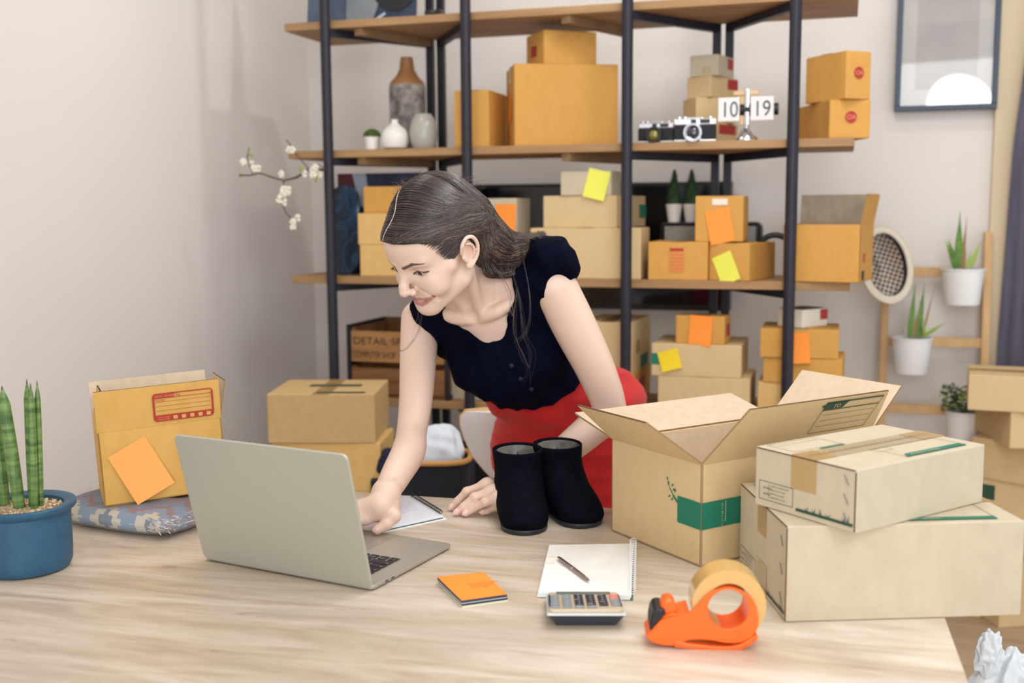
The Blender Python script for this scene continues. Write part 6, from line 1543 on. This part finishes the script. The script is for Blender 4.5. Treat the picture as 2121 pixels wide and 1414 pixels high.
for s in (-1, 1):
    e0 = Vector((s*.031, .0725, .0105)); gz = Vector((0, .97, -.16)).normalized(); q = gz.to_track_quat('Z', 'Y').to_matrix().to_4x4()
    E_ = HM @ Matrix.Translation(e0) @ q
    own(MB().ball((0, 0, 0), .0126, 20, E_).build('eye', EYEW, smooth=True))
    ey = [o for o in bpy.data.objects if o.name.startswith('eye') and o.parent == person][-1]
    own(MB().lathe([(.0058, .01125), (.0052, .0118), (.0024, .0126), (.0001, .0127)], 28, E_).build('iris', IRIS, smooth=True)); own(MB().lathe([(.0024, .01265), (.0001, .01285)], 20, E_).build('pupil', PUP, smooth=True))
    L_ = MB()
    for i in range(22):
        u_ = i/21; x = s*(.0195+.025*u_); y = .0868+.002*math.sin(PI*u_)-.008*u_**3; z = .0100+.0032*math.sin(PI*u_)
        p0 = Vector((x, y, z)); p1 = p0+Vector((s*(.0006+.003*u_), .0034, -.0010)); p2 = p1+Vector((s*.0012*u_, .0018, .0008)); L_.tube([HM @ p0, HM @ p1, HM @ p2], [.00022, .00016, .00005], 4)
    own(L_.build('eyelashes', mat('lash', (30, 22, 24), .6)))
own(MB().ball((0, 0, 0), 1, 14, HM @ Matrix.Translation((0, .0705, -.0525)) @ Matrix.Diagonal((.024, .0120, .0056, 1))).build('teeth', mat('tooth', (238, 230, 220), .25), smooth=True))
NAIL = mat('nail', (244, 206, 198), .22, coat=.4)
for a, b, sc in nails:
    d = Vector(b-a).normalized(); up = Vector((0, -.6, .8)); x = d.cross(up).normalized(); n_ = x.cross(d).normalized()
    c0 = Vector(b)+d*.0008+n_*.0052*sc
    M = Matrix(((x.x, d.x, n_.x, c0.x), (x.y, d.y, n_.y, c0.y), (x.z, d.z, n_.z, c0.z), (0, 0, 0, 1)))
    own(MB().ball((0, 0, 0), 1, 10, M @ Matrix.Rotation(-.25, 4, 'X') @ Matrix.Diagonal((.0052*sc, .0072*sc, .0018, 1))).build('fingernail', NAIL, smooth=True))
# ------------------------------------------------------------------ blouse
g = .007
bl = [ell(T3(MS, 0, .0, -.115), (.135+g, .092+g, .135+g), TAX, .03), ell(T3(MS, 0, .0, -.03), (.125+g, .062+g, .06+g), TAX, .03), ell(T3(PC, 0, .005, .19), (.122+g, .088+g, .115), TAX, .05),
      ell(T3(PC, 0, .0, .09), (.135, .1, .06), TAX, .05)]
for s_ in (-1, 1): bl.append(ell(T3(MS, s_*.062, .068, -.125), (.055+g, .045+g, .055+g), TAX, .035))
bl += [cone(T3(MS, 0, .085, -.14), A3(at(1120, 785, 2.36)), .06, .045, .05), cone(NB, shL, .034+g, .036+g, .05), cone(NB, shR, .034+g, .034+g, .05), cone(NB, T3(MS, 0, -.005, 0), .05, .06+g, .04),
       cone(shL-TA*.05, T3(MS, -.1, -.0, -.12), .045, .05, .03), cone(shR-TA*.05-RT_*.03, T3(MS, .1, .0, -.12), .04, .05, .03)]
bl.append(folds([((30, 10, -26), .4, 1), ((14, -20, 34), 2.1, .8), ((-24, 12, 18), 4.0, .6)], .0038))
bl.append(plane(T3(PC, 0, 0, .205), -TA+FT_*.16, .004))
bl.append(ell(T3(MS, -.008, .045, .078), (.096, .12, .094), TAX, .003, 's')); bl.append(ell(T3(MS, -.020, .07, -.004), (.042, .09, .036), TAX, .012, 's'))
bl.append(cone(shR+RT_*.035, armR[1]+RT_*.02, .058, .05, .004, 's'))
bl.append(cone(shL-RT_*.026-TA*.03+A3((.014, -.02, -.01)), armL[1]-RT_*.006, .047, .048, .008, 's'))
def project_on(V_, px, py, tol=.004):           # nearest surface point under a pixel
    v = ray(px, py); v = v/np.linalg.norm(v); rel = V_-CAM; t = rel @ v; d = np.linalg.norm(rel-t[:, None]*v, axis=1); ok = d < tol
    return V_[ok][np.argmin(t[ok])] if ok.any() else None
def strap(pts, r, sink):
    Vt = Vb[Vb[:, 1] > 2.19]; q = [project_on(Vt, x, y, .006) for x, y in pts]; v = ray(*pts[0]); v = v/np.linalg.norm(v)
    return [cone(a+v*sk, b+v*sk, ra, rb, .012) for a, b, ra, rb, sk in zip(q, q[1:], r, r[1:], sink) if a is not None and b is not None]
cap = [ell(A3(at(1146, 538, 2.20)), (.053, .058, .042), [[.88, 0, -.47], [0, 1, 0], [.47, 0, .88]], .02), cone(A3(at(1112, 512, 2.24)), A3(at(1150, 510, 2.23)), .022, .02, .02)]
cap += strap([(1112, 520), (1113, 560), (1122, 600), (1129, 630)], [.022, .021, .019, .015], [.014]*4)
cap.append(folds([((60, -20, 30), .4, 1), ((-34, 20, 70), 2.1, .6)], .0035)); cap.append(plane(A3(at(1152, 572, 2.14)), A3((.52, -.45, -.86)), .003)) if False else cap.append(cone(A3(at(1196, 590, 2.10)), A3(at(1150, 650, 2.08)), .046, .06, .006, 's'))
capR = strap([(886, 652), (902, 665), (914, 684)], [.020, .020, .018], [.013]*3)
ops = bl+cap+capR+[cone(A3(at(1164, 594, 2.13)), A3(at(1206, 672, 2.17)), .040, .043, .004, 's'), cone(A3(at(1206, 672, 2.17)), A3(at(1258, 800, 2.24)), .043, .04, .004, 's')]
NAVY = noisy('navy_cotton', (6, 8, 24), (9, 12, 31), (8, 8, 8), 1, 3, .9, spec=.05)
V_, Fq = sdf_mesh(ops, (shR[0]-.06, 2.0, PC[2]-.05), (PC[0]+.22, 2.75, 1.36), .0026)
blouse = np_object('blouse', V_, Fq, NAVY, person, 2)
BT = mat('navy_button', (18, 21, 42), .45, spec=.25)
pk = [project_on(V_, x, y) for x, y in curve([(1036, 716, 0), (1060, 752, 0), (1090, 786, 0), (1122, 812, 0)], 12)[:, :2]]
own(MB().tube([tuple(q) for q in pk if q is not None], .0013, 6).build('placket_seam', NAVY, smooth=True))
for px, py in ((1056, 757), (1077, 787), (1102, 808)):
    p = project_on(V_, px, py)
    if p is not None: own(MB().ball(tuple(p), (.006, .004, .006), 10).build('button', BT, smooth=True))
# ------------------------------------------------------------------ trousers, legs and shoes
hipR, hipL = T3(PC, .082, 0, -.02), T3(PC, -.082, 0, -.02)
kR, kL = A3((PC[0]-.075, PC[1]-.02, .47)), A3((PC[0]+.10, PC[1]+.02, .47)); aR, aL = A3((PC[0]-.08, PC[1]+.05, .1)), A3((PC[0]+.11, PC[1]+.08, .1))
DN = A3((0, 0, -1))
tr = [ell(T3(PC, 0, 0, .03), (.168, .12, .12), TAX, .05), ell(T3(PC, 0, 0, .17), (.132, .098, .12), TAX, .06), ell(T3(PC, -.0, -.045, -.0), (.155, .10, .11), TAX, .05), ell(PC+A3((-.012, -.0, -.07)), (.172, .12, .11), None, .05),
      cone(hipR+A3((-.018, -.01, -.03)), kR, .092, .06, .04), cone(hipL+A3((.0, 0, -.03)), kL, .09, .06, .04), cone(kR, aR, .058, .045, .02), cone(kL, aL, .058, .045, .02),
      ball(A3(at(1272, 830, 2.62)), .075, .06), ball(A3(at(1042, 822, 2.46)), .032, .04)]
tr.append(folds([((10, 6, 60), .4, 1), ((-16, 4, 44), 2.0, .8)], .0048))
tr.append(plane(T3(PC, 0, 0, .235), TA, .003)); tr.append(plane((0, 0, .09), (0, 0, -1), .003))
REDC = noisy('red_cloth', (184, 20, 24), (198, 30, 32), (12, 12, 12), 1, 3, .75, sheen=.1)
V_, Fq = sdf_mesh(tr, (PC[0]-.28, 2.2, .04), (PC[0]+.32, 2.95, 1.1), .0045); np_object('trousers', V_, Fq, REDC, person, 2)
V_, Fq = sdf_mesh([cone(aR+DN*-.03, aR+DN*.07, .03, .028), cone(aL+DN*-.03, aL+DN*.07, .03, .028)], (PC[0]-.2, 2.4, .005), (PC[0]+.25, 2.9, .2), .005); np_object('ankle', V_, Fq, mat('plain_skin', (230, 188, 162), .5), person, 1)
for i, a in enumerate((aR, aL)):
    V_, Fq = sdf_mesh([ell((a[0], a[1]+.01, .04), (.038, .05, .045), None, .03), ell((a[0]-.02, a[1]-.09, .028), (.042, .075, .03), None, .03), plane((0, 0, .001), (0, 0, -1), .001)], a-A3((.12, .22, .12)), a+A3((.1, .12, .05)), .004); np_object('shoe', V_, Fq, BLACK, person, 1)
# ================================================================== hair
def scalp(P, g=.008):                            # push a head-frame point onto the hair surface
    P = np.array(P, float); c = A3((0, -.002, .044)); r = A3((.073+g, .099+g, .088+g)); q = P-c
    return c+q/np.linalg.norm(q/r)
def pick(px, py, g=.008):
    v = ray(px, py); o = (CAM-HT) @ HR_.T; d = v @ HR_.T; c = A3((0, -.002, .044)); r = A3((.073+g, .099+g, .088+g))
    o_, d_ = (o-c)/r, d/r; a = d_ @ d_; b = o_ @ d_; cc = o_ @ o_-1; q = b*b-a*cc
    t = (-b-math.sqrt(q))/a if q > 0 else -b/a
    return o+d*t
HAIRC = [S(48, 40, 42)[:3], S(74, 62, 58)[:3], S(60, 50, 50)[:3], S(102, 84, 74)[:3], S(138, 114, 96)[:3]]
capo = [hell((0, -.018, .053), (.079, .099, .093), .01), hell((0, .0345, .0505), (.0672, .0702, .0612), .01), hell((0, -.006, .042), (.0742, .0972, .0892), .01)]
capo.append(plane(Hd(0, .006, 0), HR_[1]*1.0-HR_[2]*1.02, .004))
for s in (-1, 1): capo.append(hell((s*.080, .000, -.002), (.024, .026, .034), .006, 's'))
capo.append(hell((0, .0, -.055), (.09, .2, .02), .02, 's')); 
T_C = [(Hd(-.040, -.070, .03), .043), (A3(at(1004, 500, 2.19)), .043), (A3(at(1052, 520, 2.22)), .029), (A3(at(1098, 505, 2.25)), .012)]
tail = [cone(a[0], b[0], a[1], b[1], .03) for a, b in zip(T_C, T_C[1:])]
base = capo+tail
HAIRM = noisy('hair_base', (46, 36, 34), (74, 60, 54), (60, 60, 60), 1, 4, .6)
V_, Fq = sdf_mesh(base, (HT[0]-.14, HT[1]-.14, HT[2]-.14), (HT[0]+.26, HT[1]+.24, HT[2]+.16), .0022)
hair = np_object('hair', V_, Fq, HAIRM, person, 2)
rng = np.random.RandomState(5)
VV, FF, CC = [], [], []
def strand(pts, r0, col):
    """thin three-sided tube"""
    if not strand.go: strand.todo.append((np.array(pts), r0, col, rng.uniform(.0008, .0042))); return
    pts = np.array(pts); n = len(pts); t = np.gradient(pts, axis=0); t /= np.linalg.norm(t, axis=1)[:, None]+1e-9
    a = np.cross(t, A3((.3, -.8, .5))); a /= np.linalg.norm(a, axis=1)[:, None]+1e-9; b = np.cross(t, a)
    rr0 = r0*np.clip(np.sin(np.pi*np.linspace(.06, .97, n)), .12, 1)**.4
    off = sum(len(v) for v in VV) if False else strand.n
    ring = [pts+(a*math.cos(q)+b*math.sin(q))*rr0[:, None] for q in (0, 2.094, 4.189)]
    v = np.stack(ring, 1).reshape(-1, 3); VV.append(v); strand.n += len(v)
    i = np.arange(n-1)[:, None]*3; f = []
    for k in range(3): f.append(np.concatenate([i+k, i+(k+1) % 3, i+3+(k+1) % 3, i+3+k], 1))
    FF.append(np.concatenate(f)+off); CC.append(np.tile(col, (len(v), 1)))
strand.n = 0; strand.go = False; strand.todo = []
def hcol(bias=0):
    k = rng.rand()+bias; c = np.array(HAIRC[0 if k < .3 else 1 if k < .6 else 2 if k < .8 else 3 if k < .95 else 4]); return c*rng.uniform(.85, 1.15)
def surf(ctrl, g, n=16, wob=.0008):
    p = curve(ctrl, n); k = np.linspace(0, 1, n); ph = rng.rand(3)*6; 
    out = []
    for i, q in enumerate(p): out.append(scalp(q, g)+wob*np.sin(k[i]*9+ph))
    return np.array(out)
PL = curve([pick(797, 499), pick(815, 441), pick(838, 394), pick(858, 374)], 41)
def part(s): 
    if s <= 1: return PL[int(s*40)].copy()
    return PL[40]+(PL[40]-PL[34])*(s-1)*3
pin = pick(980, 425)
toW = lambda P: HT+P @ HR_*HS
def tailpts(u0, seed=None):
    """world points running down the loose tail with an offset inside it"""
    a = rng.rand()*2*PI; q = rng.rand()**.35; ups = A3((0, -.75, .66)) ; sd = A3((.25, -.6, -.75))
    out = []
    for i, (c, r) in enumerate(T_C[1:]): out.append(c+(A3((0, 0, 1))*math.cos(a)+A3((.2, -.97, 0))*math.sin(a))*r*q*(1 if i < 2 else 1.6)*.98)
    out.append(A3(at(1110+rng.uniform(-12, 22), 492+rng.uniform(-8, 26), 2.26))+A3((0, 0, rng.uniform(-.01, .008)))); return out
# her left side (towards the camera): parting -> pin
for i in range(2000):
    s = rng.rand(); p0 = part(s)+A3((-.003, 0, 0)); g = .0085+rng.rand()*.0035
    tgt = pin+A3((0, rng.uniform(-.006, .006), rng.uniform(-.014, .014)))
    mid = p0*.45+tgt*.55+A3((-.045, .022*(1-s), .006-.012*(1-s)))
    hp = toW(surf([p0, mid*.5+p0*.5+A3((-.02, .01*(1-s), 0)), mid, tgt], g, 14)); strand(hp, .0005, hcol(-.12))
# hairline at the temple -> above the ear -> tail
for i in range(1500):
    u_ = rng.rand(); px = 812+(955-812)*u_; py = 503-4*math.sin(u_*3.1)+10*u_**2+rng.uniform(-8, 5)
    p0 = pick(px, py); g = .0075+rng.rand()*.004; e = pin+A3((.0, .012, -.02-.03*rng.rand()))
    m = p0*.5+e*.5+A3((-.02, .004, .016*(1-u_)))
    sp_ = toW(surf([p0, p0*.7+m*.3+A3((-.004, 0, .006)), m, e], g, 13)); tp_ = tailpts(0)
    strand(np.concatenate([sp_, curve([sp_[-1]]+tp_, 12)[1:]]), .0006, hcol())
# soft sideburn in front of the ear
for i in range(420):
    u_ = rng.rand(); b_ = curve([(862, 505, 0), (893, 517, 0), (918, 536, 0), (936, 542, 0), (948, 520, 0), (956, 500, 0)], 30)[int(u_*29)]
    p0 = pick(b_[0]+rng.uniform(-3, 3), b_[1]+rng.uniform(-12, 3)); e = pin+A3((0, .02, -.03-.015*rng.rand())); m = p0*.6+e*.4+A3((-.004, -.002, .010))
    strand(toW(surf([p0, m, e], .0035, 10)), .0004, hcol(-.05))
# crown -> pin/tail over the back of the head
for i in range(1100):
    s = rng.uniform(.75, 1.5); p0 = part(min(s, 1.35))+A3((rng.uniform(-.012, .01), -.012*max(0, s-1), 0)); g = .009+rng.rand()*.004
    e = pick(988+rng.uniform(-8, 14), 400+rng.uniform(-10, 55)); m = p0*.5+e*.5+A3((-.008, -.01, .03))
    sp_ = toW(surf([p0, m, e], g, 12)); tp_ = tailpts(0); strand(np.concatenate([sp_, curve([sp_[-1]]+tp_, 12)[1:]]), .0006, hcol(.05))
# her right side: parting -> away from the camera, crimped
for i in range(1300):
    s = rng.rand()*1.1; p0 = part(s)+A3((.003, 0, 0)); g = .0085+rng.rand()*.0035
    e = A3((.078, -.03-.05*s, .02+.02*s)); m = p0*.5+e*.5+A3((.035, .03*(1-s), .012))
    strand(toW(surf([p0, m*.5+p0*.5+A3((.008, .008, .004)), m, e], g, 14, .0016)), .0006, hcol(-.1))
# tail body
for i in range(3200):
    a0 = pin+A3((rng.uniform(-.02, .02), rng.uniform(-.03, .02), rng.uniform(-.06, .03))); s0 = toW(scalp(a0, .006+rng.rand()*.006)); tp_ = tailpts(0)
    strand(curve([s0]+tp_, 18), .0005, hcol(.12))
# behind the ear
for i in range(600):
    p0 = pick(975+rng.uniform(-6, 14), 455+rng.uniform(-10, 20)); w0 = toW(scalp(p0, .008)); w1_ = A3(at(996+rng.uniform(-8, 10), 520+rng.uniform(-10, 12), 2.13+rng.uniform(0, .03))); w2_ = A3(at(1010+rng.uniform(-8, 18), 562+rng.uniform(-10, 10), 2.15+rng.uniform(0, .03)))
    w3_ = A3(at(1045+rng.uniform(-10, 22), 566+rng.uniform(-16, 6), 2.18+rng.uniform(0, .03))); strand(curve([w0, w1_, w2_, w3_, A3(at(1085+rng.uniform(-10, 14), 540+rng.uniform(-22, 10), 2.21))], 18), .0006, hcol(.02))
# flyaway wisps
wisps = [[(1030, 560, 2.14), (1052, 600, 2.1), (1060, 640, 2.08), (1064, 655, 2.07)], [(1060, 560, 2.12), (1075, 620, 2.05), (1085, 690, 2.03), (1103, 735, 2.06), (1090, 800, 2.1)],
         [(865, 615, 2.14), (870, 650, 2.16), (862, 690, 2.16), (838, 722, 2.14), (820, 728, 2.12)], [(1070, 600, 2.08), (1066, 680, 2.05), (1082, 740, 2.08), (1102, 762, 2.1)], [(1085, 540, 2.15), (1098, 620, 2.08), (1092, 680, 2.08), (1072, 708, 2.07)]]
for w_ in wisps:
    for i in range(6):
        j = rng.uniform(-1, 1, (len(w_), 2)); strand(curve([A3(at(x+dx*(2+k*2.5), y+dy*3, Y)) for k, ((x, y, Y), (dx, dy)) in enumerate(zip(w_, j))], 20), .00022, hcol(.2))
for i in range(130):
    x = rng.uniform(800, 1000); p0 = pick(x, 470-.9*abs(x-900)*0-75-rng.uniform(0, 20)); w0 = toW(scalp(p0, .009)); n_ = (w0-HT); n_ /= np.linalg.norm(n_)
    w1_ = w0+n_*rng.uniform(.002, .012)+A3((rng.uniform(-.012, .02), 0, rng.uniform(0, .006))); w2_ = w1_+n_*rng.uniform(-.004, .008)+A3((rng.uniform(-.01, .02), 0, rng.uniform(-.006, .004))); strand(curve([w0, w1_, w2_], 8), .0002, hcol(.25))
for i in range(160):
    p = T_C[2][0]+A3((rng.uniform(-.03, .05), rng.uniform(-.03, .02), T_C[2][1]*.9)); strand(curve([p, p+A3((.015, 0, rng.uniform(.004, .014))), p+A3((.035, 0, rng.uniform(-.008, .012)))], 8), .00022, hcol(.2))
def base_d(P):
    D = np.full(len(P), .5)
    for o in base:
        if o.kind == 'i': continue
        d = o.fn(P[:, 0], P[:, 1], P[:, 2]); k = o.k
        if o.kind == 'u': h_ = np.clip(.5+.5*(D-d)/k, 0, 1); D = D+(d-D)*h_-k*h_*(1-h_)
    return D
NS = [len(t_[0]) for t_ in strand.todo]; PP = np.concatenate([t_[0] for t_ in strand.todo]); G_ = np.concatenate([np.full(n, t_[3]) for n, t_ in zip(NS, strand.todo)])
thin = np.concatenate([np.full(n, t_[1] < .0005) for n, t_ in zip(NS, strand.todo)])
for _ in range(4):                               # keep every strand just outside the hair mass
    d = base_d(PP); e = 1e-3; gr = np.stack([base_d(PP+A3(v))-d for v in ((e, 0, 0), (0, e, 0), (0, 0, e))], 1)/e; gr /= np.linalg.norm(gr, axis=1)[:, None]+1e-9
    mv = np.where(thin, 0, np.where(d < G_, G_-d, np.where(d < .02, (G_-d)*.6, 0))); PP = PP+gr*mv[:, None]
strand.go = True; i0 = 0
for n, t_ in zip(NS, strand.todo): strand(PP[i0:i0+n], t_[1], t_[2]); i0 += n
Vh = np.concatenate(VV); Fh = np.concatenate(FF); Ch = np.concatenate(CC)
HM_ = tintmat('hair_strand', .3, spec=.7)
ho = np_object('hair_strands', Vh, Fh, HM_, None, 0, Ch); ho.parent = hair
ho['kind'] = 'stuff'
pl = [toW(part(t_)) for t_ in np.linspace(0, .96, 14)]
q_ = []
for p in pl:
    P1 = p[None]
    for _ in range(4):
        d = base_d(P1); e = 1e-3; gr = np.stack([base_d(P1+A3(v))-d for v in ((e, 0, 0), (0, e, 0), (0, 0, e))], 1)/e; gr /= np.linalg.norm(gr, axis=1)[:, None]; P1 = P1+gr*(.0030-d)[:, None]
    q_.append(tuple(P1[0]))
pt_ = MB().tube(q_, [.0011]*10+[.0009, .0007, .0004, .0002], 8).build('scalp_parting', mat('scalp', (214, 188, 176), .6), smooth=True); pt_.parent = hair
# bobby pin
p_ = [toW(pick(974, 392, .013)), toW(pick(978, 415, .014)), toW(pick(979, 440, .013))]
own(MB().tube([tuple(q) for q in p_], .0011, 8).tube([tuple(q+A3((.0016, 0, .001))) for q in p_], .0008, 8).build('hair_grip', mat('grip_black', (16, 16, 20), .3, .7)))
